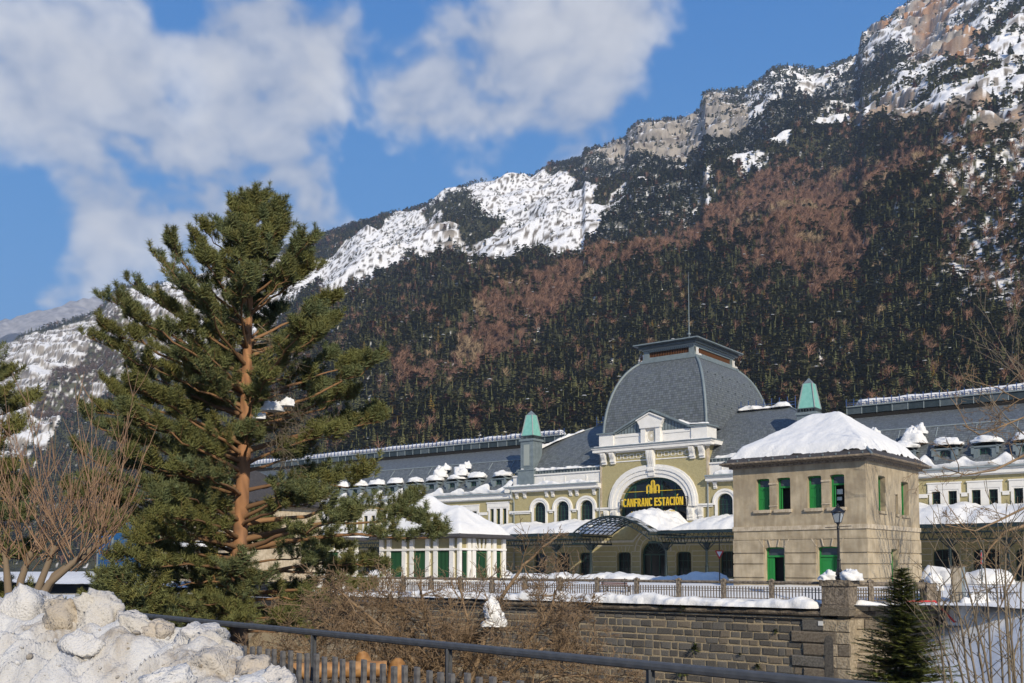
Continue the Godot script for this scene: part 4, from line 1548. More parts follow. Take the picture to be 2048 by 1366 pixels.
func wing_roof(st: Node3D, e: int, far: float, pairs: Array) -> void:
	var near := e * 15.0
	var s := Shape.new()
	var rows := []
	for q in [[8.05, 0.2], [8.15, 0.02], [11.55, -3.0], [11.62, -3.08], [13.5, -7.85], [13.5, -8.6]]:
		var row := []
		for j in 25: row.append(Vector3(lerpf(near, far, j / 24.0), q[0], q[1]))
		rows.append(row)
	# separate sheets keep the break sharp
	s.sheet([rows[0], rows[1]], Vector3(0, 1, 1))
	s.sheet([rows[1], rows[2]], Vector3(0, 1, 1))
	s.sheet([rows[3], rows[4]], Vector3(0, 1, 1))
	var back := []
	for q in [[13.5, -7.85], [8.05, -14.2]]:
		var row := []
		for j in 25: row.append(Vector3(lerpf(near, far, j / 24.0), q[0], q[1]))
		back.append(row)
	s.sheet(back, Vector3(0, 1, -1))
	for x in [far]:
		s.flat(Vector3(x, 8.05, 0.02), Vector3(x, 11.6, -3.0), Vector3(x, 13.5, -7.85), Vector3(e, 0, 0))
		s.flat(Vector3(x, 8.05, 0.02), Vector3(x, 13.5, -7.85), Vector3(x, 8.05, -14.2), Vector3(e, 0, 0))
	var roof := part(st, "roof", s, mats.slate)
	var bl := Shape.new()
	bl.tube([Vector3(near, 11.6, -3.02), Vector3(far, 11.6, -3.02)], [0.05, 0.05], 5)
	part(roof, "break_flashing", bl, mats.seam_grey)
	# snow hooks: short upright seams below the break
	var hk := Shape.new()
	var x := near + e * 2.3
	while absf(x) < absf(far):
		hk.bar(Vector3(x, 11.5, -2.93), Vector3(x, 10.7, -2.22), 0.05, 0.05)
		x += e * 2.75
	part(roof, "roof_seams", hk, mats.seam_grey)
	# the monitor along the ridge: dark glazed panels, deck, blue posts
	var m0: float = e * 14.4
	var mo := Shape.new()
	mo.span(Vector3(m0, 13.3, -9.2), Vector3(far, 14.36, -7.62))
	var mon := part(st, "roof_monitor", mo, mats.interior_dark)
	var bars := Shape.new()
	var px := m0
	var k := 0
	while absf(px) < absf(far):
		var nx := px + e * 1.24
		var pn := Shape.new()
		pn.span(Vector3(px + e * 0.04, 13.78, -7.62), Vector3(nx - e * 0.02, 14.36, -7.55))
		part(mon, "glass_panel", pn, mats.panel_slate if (k * 7) % 3 else mats.panel_light)
		bars.span(Vector3(px - 0.02, 13.76, -7.62), Vector3(px + 0.04, 14.4, -7.52))
		px = nx
		k += 1
	bars.span(Vector3(m0, 14.36, -9.4), Vector3(far, 14.44, -7.42))
	part(mon, "deck", bars, mats.seam_grey)
	var ra := Shape.new()
	px = m0
	while absf(px) < absf(far):
		ra.span(Vector3(px - 0.03, 14.44, -7.5), Vector3(px + 0.03, 15.05, -7.44))
		px += e * 0.62
	ra.span(Vector3(m0, 14.56, -7.49), Vector3(far, 14.60, -7.45))
	ra.span(Vector3(m0, 14.72, -7.49), Vector3(far, 14.75, -7.45))
	part(mon, "railing", ra, mats.rail_blue)
	# lattice between the posts
	var la := Shape.new()
	px = m0
	while absf(px) < minf(absf(far), 46.0):
		la.bar(Vector3(px, 14.46, -7.46), Vector3(px + e * 0.31, 14.72, -7.46), 0.02, 0.02)
		la.bar(Vector3(px + e * 0.31, 14.46, -7.46), Vector3(px, 14.72, -7.46), 0.02, 0.02)
		px += e * 0.31
	part(mon, "lattice", la, mats.old_concrete)
	var sn := lumpy_strip([Vector3(m0 + e * 0.4, 14.46, -8.35), Vector3(far, 14.46, -8.35)], 1.5, 0.58, 300 + e, 0.5, 0.12)
	snow_thing("ridge_snow", sn, "even white snow lying along the roof monitor of the %s wing" % ("left" if e < 0 else "right"), "", station_at, STATION_TURN)
	# dormers, snow on each
	var all: Array = pairs.duplicate()
	all.append(e * 17.45)
	all.sort()
	if e < 0: all.reverse()
	var i := 0
	var r := dice(900 + e)
	for c in all:
		if absf(c) > 52.0: break
		dormer(st, c, i)
		var cap := Shape.new()
		mound(cap, Vector3(c, 9.86, -1.25), Vector3(2.1, r.randf_range(0.5, 0.8), 1.5), 400 + i * 3 + e, 0.28, 12)
		if (e < 0 and i in [2, 3]) or (e > 0 and i in [0, 1]):
			mound(cap, Vector3(c + 0.5, 10.2, -1.5), Vector3(1.7, 1.15, 1.3), 430 + i, 0.35, 12)
			mound(cap, Vector3(c + 0.95, 10.95, -1.9), Vector3(0.9, 0.7, 1.0), 440 + i, 0.4, 10)
		var which: String = ["nearest the copper capped chimney", "next but one to the chimney", "third from the chimney", "fourth from the chimney", "fifth from the chimney", "sixth from the chimney", "seventh from the chimney", "eighth from the chimney", "ninth from the chimney", "tenth from the chimney", "eleventh from the chimney", "twelfth from the chimney", "thirteenth from the chimney"][mini(i, 12)]
		snow_thing("dormer_snow", cap, "snow cap on the dormer %s on the %s wing" % [which, "left" if e < 0 else "right"], "snow caps on the dormers", station_at, STATION_TURN)
		i += 1
	# snow banked on the eaves between the dormers
	var ev := Shape.new()
	var f := fbm(520 + e, 0.8, 4)
	var g := fbm(530 + e, 0.45, 2)
	var rws := []
	for j in 9: rws.append([])
	var xx: float = e * 15.4
	while absf(xx) < 56.0:
		var nearest := 9.0
		for c in all: nearest = minf(nearest, absf(xx - c))
		var up := clampf((nearest - 0.55) / 0.9, 0.0, 1.0)
		var hgt := 0.18 + up * (0.9 + 0.5 * g.get_noise_1d(xx))
		for j in 9:
			var t := j / 8.0
			var y := 8.08 + hgt * t
			var z := 0.22 - hgt * t * 0.88
			var th := 0.30 * sin(PI * clampf(t * 0.9 + 0.05, 0, 1)) * (0.7 + 0.3 * up)
			var nn := f.get_noise_3d(xx * 1.4, y * 2.0, z) * 0.16
			rws[j].append(Vector3(xx + f.get_noise_2d(xx, y) * 0.05, y + th + nn * 0.4, z + th * 0.8 + nn * sin(PI * t)))
		xx += e * 0.13
	ev.sheet(rws, Vector3(0, 1, 1))
	snow_thing("eaves_snow", ev, "snow banked along the eaves between the dormers of the %s wing" % ("left" if e < 0 else "right"), "", station_at, STATION_TURN)


func dormer(st: Node3D, c: float, i: int) -> void:
	var s := Shape.new()
	# front with a window hole, curved top
	var hole := [c - 0.36, c + 0.36, 8.62, 9.35, 0.10, 2.0]
	pierced_wall(s, c - 0.80, c + 0.80, 8.3, 9.62, -0.60, [hole], 0.22)
	for e in [-1, 1]:
		s.quad(Vector3(c + e * 0.80, 8.3, -0.60), Vector3(c + e * 0.80, 9.62, -0.60), Vector3(c + e * 0.80, 9.62, -2.4), Vector3(c + e * 0.80, 8.3, -0.7), Vector3(e, 0, 0))
		s.span(Vector3(c + e * 0.45, 8.45, -0.62), Vector3(c + e * 0.74, 9.40, -0.52))
		s.span(Vector3(c + e * 0.72, 9.05, -0.62), Vector3(c + e * 0.92, 9.62, -0.50))
	var d := part(st, "dormer", s, mats.zinc)
	var t := Shape.new()
	var arc := PackedVector2Array()
	for k in 11:
		var q := PI * (0.16 + 0.68 * k / 10.0)
		arc.append(Vector2(c - cos(q) * 1.08, 9.14 + sin(q) * 0.78))
	arc.append(Vector2(c + 0.96, 9.56))
	arc.append(Vector2(c - 0.96, 9.56))
	t.outline(arc, -2.6, -0.53)
	t.span(Vector3(c - 1.0, 9.50, -1.2), Vector3(c + 1.0, 9.58, -0.50))
	part(d, "roof", t, mats.zinc)
	var w := Shape.new()
	w.outline(head_points(hole, 0.0, 8.62), -0.80, -0.76)
	var pane := part(d, "window", w, mats.glass_dark)
	var b := Shape.new()
	hoop(b, hole, -0.06, 0.0, 8.62, -0.76, -0.70)
	b.span(Vector3(c - 0.02, 8.62, -0.76), Vector3(c + 0.02, 9.42, -0.72))
	for y in [8.85, 9.1]: b.span(Vector3(c - 0.34, y, -0.76), Vector3(c + 0.34, y + 0.03, -0.725))
	part(d, "window_bars", b, mats.frame_green)


func build_dome(st: Node3D) -> void:
	var prof := []
	var key := [[0.0, 12.85], [0.012, 13.4], [0.035, 14.1], [0.085, 14.9], [0.15, 15.7], [0.24, 16.5], [0.34, 17.2], [0.48, 17.95], [0.62, 18.5], [0.78, 18.98], [0.92, 19.3], [1.0, 19.46]]
	for q in key: prof.append(q)
	var s := Shape.new()
	var edges := []
	curved_roof(s, -5.08, 5.08, 6.9, prof, -7.1, 2.25, 2.70, edges)
	var dome := part(st, "dome", s, mats.slate)
	for k in 4:
		var r := Shape.new()
		var rad := []
		for q in edges[k]: rad.append(0.13)
		r.tube(edges[k], rad, 8)
		part(dome, "hip_roll", r, mats.zinc)
	# row of small snow hooks on the slates
	var hk := Shape.new()
	for row in [[0.09, 14.95], [0.24, 16.5], [0.46, 17.85]]:
		for k in 7:
			var z: float = -7.1 + (k - 3) * 1.5
			hk.span(Vector3(5.06 - row[0] * 2.25, row[1], z), Vector3(5.16 - row[0] * 2.25, row[1] + 0.06, z + 0.10))
	part(dome, "snow_hooks", hk, mats.zinc_dark)
	var l := Shape.new()
	l.span(Vector3(-2.95, 19.40, -11.45), Vector3(2.95, 19.62, -2.75))
	l.span(Vector3(-2.62, 19.62, -11.15), Vector3(2.62, 19.95, -3.05))
	l.span(Vector3(-2.55, 20.45, -11.08), Vector3(2.55, 20.72, -3.12))
	for x in [-2.55, 2.55]:
		for z in [-11.08, -3.12]: l.span(Vector3(x - 0.02 if x > 0 else x, 19.95, z - 0.0 if z < -5 else z - 0.55), Vector3(x if x > 0 else x + 0.55, 20.45, z + 0.55 if z < -5 else z))
	l.span(Vector3(2.0, 19.95, -3.68), Vector3(2.55, 20.45, -3.12))
	l.span(Vector3(2.0, 19.95, -11.08), Vector3(2.55, 20.45, -10.5))
	var lan := part(st, "dome_lantern", l, mats.zinc)
	var lv := Shape.new()
	lv.span(Vector3(-2.4, 19.95, -10.9), Vector3(2.4, 20.45, -3.3))
	part(lan, "louvre_core", lv, mats.interior_dark)
	var sl := Shape.new()
	for k in 24:
		var x := -1.95 + k * 0.168
		sl.span(Vector3(x - 0.03, 19.97, -3.3), Vector3(x + 0.03, 20.43, -3.22))
	for k in 34:
		var z := -10.4 + k * 0.2
		sl.span(Vector3(2.40, 19.97, z - 0.03), Vector3(2.47, 20.43, z + 0.03))
	part(lan, "louvre", sl, mats.amber_wood)
	var dn := Shape.new()
	for k in 26:
		var x := -2.5 + k * 0.2
		dn.span(Vector3(x - 0.05, 20.50, -3.12), Vector3(x + 0.05, 20.62, -3.03))
	dn.span(Vector3(-2.68, 20.62, -11.2), Vector3(2.68, 20.74, -2.98))
	part(lan, "dentils", dn, mats.seam_grey)
	var rf := Shape.new()
	rf.span(Vector3(-3.2, 20.98, -11.8), Vector3(3.2, 21.08, -2.4))
	var c := Vector3(0, 21.75, -7.1)
	var q4 := [Vector3(-3.2, 21.08, -2.4), Vector3(3.2, 21.08, -2.4), Vector3(3.2, 21.08, -11.8), Vector3(-3.2, 21.08, -11.8)]
	for k in 4: rf.flat(q4[k], q4[(k + 1) % 4], c, (q4[k] + q4[(k + 1) % 4]) / 2.0 - c + Vector3(0, 3, 0))
	rf.span(Vector3(-2.9, 20.74, -11.5), Vector3(2.9, 20.98, -2.7))
	part(lan, "roof", rf, mats.zinc_dark)
	var ef := Shape.new()
	ef.span(Vector3(-3.24, 21.04, -2.42), Vector3(3.24, 21.14, -2.32))
	ef.span(Vector3(3.16, 21.04, -11.8), Vector3(3.26, 21.14, -2.4))
	part(lan, "eave_trim", ef, mats.zinc)
	for x in [-1, 1]:
		for z in [-11.3, -2.9]:
			var sc := Shape.new()
			sc.outline(PackedVector2Array([Vector2(0, 0), Vector2(0.48, 0), Vector2(0.42, 0.16), Vector2(0.20, 0.26), Vector2(0.16, 0.52), Vector2(0.22, 0.72), Vector2(0.0, 0.82)]), -0.07, 0.07, Transform3D(Basis(Vector3(x, 0, 0), Vector3.UP, Vector3(0, 0, 1)), Vector3(x * 2.6, 19.6, z + (0.5 if z < -5 else -0.5))))
			part(lan, "scroll", sc, mats.trim_white)
	var fi := Shape.new()
	fi.lathe(Vector3(0, 21.7, -7.1), [[0.42, 0.0], [0.20, 0.18], [0.09, 0.42], [0.06, 0.75], [0.16, 0.86], [0.16, 0.98], [0.05, 1.08], [0.045, 2.2], [0.03, 5.0], [0.012, 6.8], [0.0, 6.85]], 8)
	part(lan, "antenna", fi, mats.zinc)


# ---------- ground, river bed, forecourt ----------
const QUAY_TURN := -0.70685835   # 40.5 degrees
var quay_at := Vector3(14.205, 0, -46.0)


func qp(x: float, y: float, z: float) -> Vector3:
	return quay_at + Vector3(x, y, z).rotated(Vector3.UP, QUAY_TURN)


func in_quay(p: Vector3) -> Vector3:
	return (p - quay_at).rotated(Vector3.UP, -QUAY_TURN)


func bank_height(x: float, z: float) -> float:
	var q := in_quay(Vector3(x, 0, z))
	var y := lerpf(-5.3, -0.62, smoothstep(15.0, 37.5, q.z))
	# snow slope up to the bridge at the right
	var up := smoothstep(14.5, 22.5, x - (z + 46.0) * 0.05) * smoothstep(-56.0, -44.0, z + 3.0)
	var slope := -0.55 - 0.082 * maxf(0.0, z + 43.0)
	y = lerpf(y, maxf(y, slope), up)
	return y


func build_ground() -> void:
	var s := Shape.new()
	var rim := []
	for k in 48: rim.append(Vector3(cos(TAU * k / 48) * 15000.0, -7.0, sin(TAU * k / 48) * 15000.0))
	for k in 48: s.flat(Vector3(0, -7, 0), rim[k], rim[(k + 1) % 48], Vector3.UP)
	tag(part(self, "ground", s, mats.snow), "snow covered valley floor reaching to the horizon", "ground", "", "structure")
	# forecourt behind the river wall
	s = Shape.new()
	var f := fbm(61, 0.22, 4)
	var g := fbm(62, 1.1, 3)
	var rows := []
	var zz := [-0.35, -0.7, -1.2, -1.8, -2.5, -3.3, -4.2, -5.2, -6.4, -7.8, -9.4, -11.2, -13.4, -16.0, -19.0, -23.0, -28.0, -36.0, -60.0, -120.0, -200.0, -330.0]
	for z in zz:
		var row := []
		for j in 121:
			var x: float = lerpf(-150.0, 18.0, j / 120.0) if j < 120 else 75.0
			var base := lerpf(-0.62, 0.0, smoothstep(-1.0, -6.0, z))
			var p := Vector3(x, base + 0.16 * f.get_noise_2d(x, z) + 0.05 * g.get_noise_2d(x, z), z) if z > -40.0 else Vector3(x, 0, z)
			row.append(quay_at + p.rotated(Vector3.UP, QUAY_TURN))
		rows.append(row)
	s.sheet(rows)
	tag(part(self, "forecourt", s, mats.snow), "trampled snow between the river wall and the station", "ground", "", "structure")
	# near river bank
	s = Shape.new()
	rows = []
	var b := fbm(63, 0.35, 4)
	for i in 70:
		var row := []
		for j in 80:
			var x := -52.0 + j * 1.32
			var z := -6.8 - i * 0.9
			row.append(Vector3(x, bank_height(x, z) + 0.25 * b.get_noise_2d(x, z) * clampf((-6.8 - z) / 4.0, 0.0, 1.0), z))
		rows.append(row)
	s.sheet(rows)
	tag(part(self, "river_bank", s, mats.earth), "earth bank dropping from the road to the river bed", "ground", "", "structure")
	# snow lying on the right-hand slope
	s = Shape.new()
	rows = []
	for i in 60:
		var row := []
		for j in 60:
			var x := 12.0 + j * 0.36
			var z := -46.5 + i * 0.56
			var edge := smoothstep(0.0, 4.5, (x - 12.6) - (z + 46.0) * (-0.10))
			var y := bank_height(x, z)
			row.append(Vector3(x, y - 0.3 + 0.75 * edge + 0.30 * f.get_noise_2d(x * 1.2, z) * edge + 0.05 * g.get_noise_2d(x, z), z))
		rows.append(row)
	s.sheet(rows)
	tag(part(self, "snow_slope", s, mats.snow), "smooth snow slope falling from the bridge at the right", "snow", "", "structure")
	# road on the near side
	s = Shape.new()
	rows = []
	for z in [-7.6, -5.0, 0.0, 8.0, 30.0]:
		var row := []
		for x in [-60.0, -20.0, -6.0, 0.0, 6.0, 20.0, 60.0]: row.append(Vector3(x, -0.45, z))
		rows.append(row)
	s.sheet(rows)
	tag(part(self, "road", s, mats.old_concrete), "grey road edge on the near side of the river", "road", "", "structure")
	# ploughed heaps before the station
	var spots := [[-11.5, 10.0, 7.5, 0.62], [-3.2, 9.2, 8.5, 0.5], [4.0, 9.4, 7.0, 0.42], [9.0, 8.5, 4.0, 0.45], [-19.5, 10.5, 8.0, 0.8], [22.0, 9.5, 6.5, 0.75], [27.5, 9.8, 5.5, 0.85]]
	var says := ["under the three left arched windows", "before the entrance doors", "between the entrance and the service house", "lower and shaded beside the service house corner", "beside the small white kiosk", "below the right wing windows", "at the far right of the forecourt"]
	for k in spots.size():
		var q: Array = spots[k]
		s = lumpy_strip([Vector3(q[0] - q[2] / 2, 0, q[1]), Vector3(q[0], 0, q[1] + 0.4), Vector3(q[0] + q[2] / 2, 0, q[1])], 2.6, q[3], 640 + k, 0.22, 0.55)
		snow_thing("snow_heap", s, "ploughed heap of snow " + says[k], "ploughed heaps before the station", station_at, STATION_TURN)


# ---------- canopy and signs ----------
func build_canopy() -> void:
	var c := thing("platform_canopy", "dark iron canopy with a vaulted glass porch along the station front", "canopy", station_at, STATION_TURN)
	var iron: Material = mats.iron_teal
	# columns
	var col := Shape.new()
	col.lathe(Vector3.ZERO, [[0.20, 0.0], [0.20, 0.12], [0.14, 0.2], [0.12, 1.0], [0.14, 1.05], [0.10, 1.12], [0.095, 2.25], [0.16, 2.38], [0.13, 2.48], [0.26, 2.72], [0.30, 2.80], [0.30, 2.9], [0.0, 2.9]], 10)
	for k in 7: col.lathe(Vector3(0, 1.25 + k * 0.14, 0), [[0.095, 0.0], [0.125, 0.035], [0.095, 0.07]], 8)
	for e in [-1, 1]:
		col.bar(Vector3(e * 0.12, 2.35, 0), Vector3(e * 0.75, 2.95, 0), 0.05, 0.07)
		col.bar(Vector3(0, 2.35, e * 0.12), Vector3(0, 2.95, e * 0.75), 0.05, 0.07)
	var cm := col.done()
	var xs := [-3.6, 3.6]
	for k in range(1, 12): xs.append(3.6 + 3.6 * k)
	for k in range(1, 13): xs.append(-3.6 - 3.6 * k)
	xs.sort()
	for x in xs: part(c, "column", cm, iron).position = Vector3(x, 0, 4.3)
	# lattice girder over the columns, in bays, leaving out the porch
	for k in xs.size() - 1:
		var a: float = xs[k]
		var b: float = xs[k + 1]
		if a < -3.5 and b > 3.5: continue
		var s := Shape.new()
		s.span(Vector3(a, 2.86, 4.24), Vector3(b, 2.94, 4.36))
		s.span(Vector3(a, 3.30, 4.24), Vector3(b, 3.40, 4.36))
		for j in 6:
			var p := lerpf(a, b, j / 6.0)
			var w := (b - a) / 6.0
			s.bar(Vector3(p + 0.06, 2.93, 4.3), Vector3(p + w * 0.38, 3.31, 4.3), 0.045, 0.05)
			s.bar(Vector3(p + w - 0.06, 2.93, 4.3), Vector3(p + w * 0.62, 3.31, 4.3), 0.045, 0.05)
		part(c, "lattice_girder", s, iron)
		# roof bay: rafters, glazing bars, glass
		var r := Shape.new()
		for j in 8:
			var p := lerpf(a, b, j / 8.0)
			r.bar(Vector3(p, 4.30, 0.1), Vector3(p, 3.74, 5.7), 0.05 if j else 0.10, 0.08 if j else 0.16)
		for z in [1.2, 2.3, 3.4, 4.5, 5.05, 5.6]:
			var y := lerpf(4.30, 3.74, (z - 0.1) / 5.6)
			r.span(Vector3(a, y - 0.02, z - 0.04), Vector3(b, y + 0.06, z + 0.04))
		r.span(Vector3(a, 3.62, 5.62), Vector3(b, 3.80, 5.74))
		for j in 9: r.bar(Vector3(lerpf(a, b, j / 9.0), 3.62, 5.66), Vector3(lerpf(a, b, (j + 0.5) / 9.0), 3.36, 5.5), 0.03, 0.03)
		for j in 9: r.bar(Vector3(lerpf(a, b, (j + 1) / 9.0), 3.62, 5.66), Vector3(lerpf(a, b, (j + 0.5) / 9.0), 3.36, 5.5), 0.03, 0.03)
		r.bar(Vector3(a, 3.36, 5.5), Vector3(b, 3.36, 5.5), 0.05, 0.05)
		var bay := part(c, "roof_bay", r, iron)
		var gl := Shape.new()
		gl.quad(Vector3(a, 4.30, 0.1), Vector3(b, 4.30, 0.1), Vector3(b, 3.86, 4.5), Vector3(a, 3.86, 4.5), Vector3.UP)
		part(bay, "glass", gl, mats.frosted)
	# porch vault
	var v := Shape.new()
	var arcs := func(x: float) -> float: return 3.62 + 1.46 * pow(maxf(0.0, cos(x / 3.75 * PI * 0.5)), 0.85)
	var n := 18
	for z in [1.0, 1.75, 2.5, 3.25, 4.0, 4.75, 5.5, 6.25, 7.0]:
		var path := []
		var rad := []
		for k in n + 1:
			var x := lerpf(-3.65, 3.65, float(k) / n)
			path.append(Vector3(x, arcs.call(x), z))
			rad.append(0.075 if z > 6.9 or z < 1.1 else 0.045)
		v.tube(path, rad, 5)
	for k in range(0, n + 1):
		var x := lerpf(-3.65, 3.65, float(k) / n)
		v.bar(Vector3(x, arcs.call(x) + 0.03, 0.8), Vector3(x, arcs.call(x) + 0.03, 7.05), 0.06, 0.06)
	part(c, "porch_ribs", v, iron)
	var fa := Shape.new()
	var lowp := []
	for k in n + 1:
		var x := lerpf(-3.65, 3.65, float(k) / n)
		lowp.append(Vector3(x, arcs.call(x) - 0.42 - 0.05 * absf(x), 6.9))
	var rr := []
	for k in n + 1: rr.append(0.05)
	fa.tube(lowp, rr, 5)
	for k in n:
		var x := lerpf(-3.65, 3.65, float(k) / n)
		fa.bar(lowp[k], Vector3(x + 0.2, arcs.call(x + 0.2), 6.97), 0.035, 0.035)
		fa.bar(lowp[k + 1], Vector3(x + 0.2, arcs.call(x + 0.2), 6.97), 0.035, 0.035)
	for e in [-1, 1]:
		fa.span(Vector3(e * 3.6 - 0.08, 2.86, 1.0), Vector3(e * 3.6 + 0.08, 3.0, 7.0))
		fa.span(Vector3(e * 3.6 - 0.06, 3.5, 1.0), Vector3(e * 3.6 + 0.06, 3.64, 7.1))
		for k in 11: fa.bar(Vector3(e * 3.6, 3.0, 1.0 + k * 0.55), Vector3(e * 3.6, 3.52, 1.27 + k * 0.55), 0.04, 0.04)
	part(c, "porch_fascia", fa, iron)
	for k in n:
		var x0 := lerpf(-3.65, 3.65, float(k) / n)
		var x1 := lerpf(-3.65, 3.65, float(k + 1) / n)
		var gl := Shape.new()
		for j in 8:
			var z := 1.0 + j * 0.75
			if (k * 5 + j * 3) % 7 == 0 and j > 4: continue
			gl.quad(Vector3(x0, arcs.call(x0) + 0.05, z + 0.05), Vector3(x1, arcs.call(x1) + 0.05, z + 0.05), Vector3(x1, arcs.call(x1) + 0.05, z + 0.70), Vector3(x0, arcs.call(x0) + 0.05, z + 0.70), Vector3.UP)
		part(c, "glass", gl, mats.frosted)
	# snow on the canopy
	for e in [-1, 1]:
		var s := Shape.new()
		var f := fbm(710 + e, 0.55, 4)
		var g := fbm(720 + e, 0.20, 3)
		var rows := []
		var xa: float = 3.9 * e
		var xb: float = 43.0 if e > 0 else -46.0
		var nx := int(absf(xb - xa) / 0.22)
		for i in 19:
			var t := i / 18.0
			var row := []
			for j in nx + 1:
				var x := lerpf(xa, xb, float(j) / nx)
				var top := 0.72 + 0.5 * g.get_noise_1d(x * 1.5) + (0.28 if x > 8.0 else 0.0)
				if x < -18.0: top *= 0.75
				var wave := 0.35 * f.get_noise_1d(x * 1.1)
				var z := lerpf(0.15, 4.75 + wave, t)
				var base := lerpf(4.32, 3.74, (z - 0.1) / 5.6) + 0.07
				var dome := pow(maxf(0.0, 1.0 - pow(t, 3.0)), 0.6) * pow(smoothstep(0.0, 1.0, minf(j, nx - j) * 0.22 / 0.9), 0.5)
				row.append(Vector3(x, base + dome * top + 0.16 * f.get_noise_2d(x * 2.0, z * 2.0) * dome, z))
			rows.append(row)
		s.sheet(rows)
		snow_thing("canopy_snow", s, "deep snow lying on the canopy along the %s part of the front" % ("left" if e < 0 else "right"), "", station_at, STATION_TURN)
	var ps := Shape.new()
	var fp := fbm(731, 0.7, 4)
	var rws := []
	for i in 25:
		var row := []
		for j in 29:
			var t := i / 24.0
			var x := lerpf(-2.6, 4.6, j / 28.0)
			var zf := lerpf(2.4, 5.6, smoothstep(-2.6, 2.2, x)) + 0.35 * fp.get_noise_1d(x * 2.0)
			var z := lerpf(0.12, zf, t)
			var e := pow(smoothstep(0.0, 1.0, minf(j, 28 - j) / 5.0), 0.6) * pow(maxf(0.0, 1.0 - pow(t, 2.6)), 0.6)
			var base: float = maxf(arcs.call(clampf(x, -3.7, 3.7)) + 0.08, 3.9)
			var tall := lerpf(0.35, 0.95, smoothstep(-2.0, 2.5, x))
			row.append(Vector3(x, base + e * tall * (1.0 + 0.5 * fp.get_noise_2d(x, z)) + 0.12 * fp.get_noise_2d(x * 3.0, z * 3.0) * e, z))
		rws.append(row)
	ps.sheet(rws)
	snow_thing("porch_snow", ps, "thick snow slumping over the vaulted glass porch", "", station_at, STATION_TURN)
	# --- the sign over the porch ---
	var sg := thing("station_sign", "gold lettered station sign on a dark frame hung before the arch window", "sign", station_at, STATION_TURN)
	var fr := Shape.new()
	fr.span(Vector3(-3.0, 6.12, 0.38), Vector3(3.55, 6.20, 0.46))
	fr.span(Vector3(-3.0, 6.88, 0.38), Vector3(3.55, 6.93, 0.42))
	for x in [-3.0, 3.5]: fr.span(Vector3(x, 6.12, 0.36), Vector3(x + 0.06, 6.93, 0.44))
	for x in [-3.05, -2.0, 3.1]: fr.span(Vector3(x, 6.3, -0.3), Vector3(x + 0.05, 6.36, 0.40))
	part(sg, "frame", fr, mats.iron_black)
	lettering(sg, "CANFRANC ESTACIÓN", -2.72, 3.18, 6.21, 0.70, 0.46, 0.10, 1.0)
	lettering(sg, "A ROYAL HIDEAWAY HOTEL", -1.95, 2.45, 5.55, 0.24, 0.42, 0.04, 1.0)
	# emblem: three nested arches
	var em := Shape.new()
	for q in [[0.29, 0.17, 7.75, 7.30, 0.0], [-0.13, 0.20, 7.62, 7.30, 0.0], [0.71, 0.20, 7.62, 7.30, 0.0]]:
		for w in [0.0, 0.09]:
			var path := []
			var rad := []
			var tall: float = 0.50 if q[0] > 0.2 and q[0] < 0.4 else 0.22
			path.append(Vector3(q[0] - q[1] + w * 0.9, q[3], 0.46))
			rad.append(0.035)
			for k in 9:
				var a := PI - PI * k / 8.0
				path.append(Vector3(q[0] + cos(a) * (q[1] - w * 0.9), q[2] + tall + sin(a) * (q[1] - w * 0.9), 0.46))
				rad.append(0.035)
			path.append(Vector3(q[0] + q[1] - w * 0.9, q[3], 0.46))
			rad.append(0.035)
			em.tube(path, rad, 5)
	em.span(Vector3(0.13, 7.58, 0.44), Vector3(0.45, 7.63, 0.48))
	em.span(Vector3(0.13, 7.70, 0.44), Vector3(0.45, 7.75, 0.48))
	part(sg, "emblem", em, mats.gold)


func lettering(parent: Node3D, text: String, x0: float, x1: float, y: float, tall: float, z: float, deep: float, lean: float) -> void:
	var font := SystemFont.new()
	font.font_names = PackedStringArray(["Droid Sans"])
	font.font_weight = 700
	var slots := 0.0
	for ch in text: slots += 0.5 if ch == " " else (0.55 if ch == "I" else 1.0)
	var w := (x1 - x0) / slots
	var x := x0
	for ch in text:
		var own := w * (0.5 if ch == " " else (0.55 if ch == "I" else 1.0))
		if ch != " ":
			var tm := TextMesh.new()
			tm.font = font
			tm.font_size = 64
			tm.pixel_size = 0.01
			tm.depth = deep
			tm.text = ch
			var bb := tm.get_aabb()
			var full := TextMesh.new()
			full.font = font
			full.font_size = 64
			full.pixel_size = 0.01
			full.depth = deep
			full.text = "N"
			var k := tall / maxf(full.get_aabb().size.y, 0.01)
			var o := part(parent, "letter", tm, mats.gold)
			var sx := own * 0.84 / maxf(bb.size.x, 0.01)
			o.scale = Vector3(sx, k, 1.0)
			o.position = Vector3(x + own / 2.0 - (bb.position.x + bb.size.x / 2.0) * sx, y - full.get_aabb().position.y * k, z)
		x += own


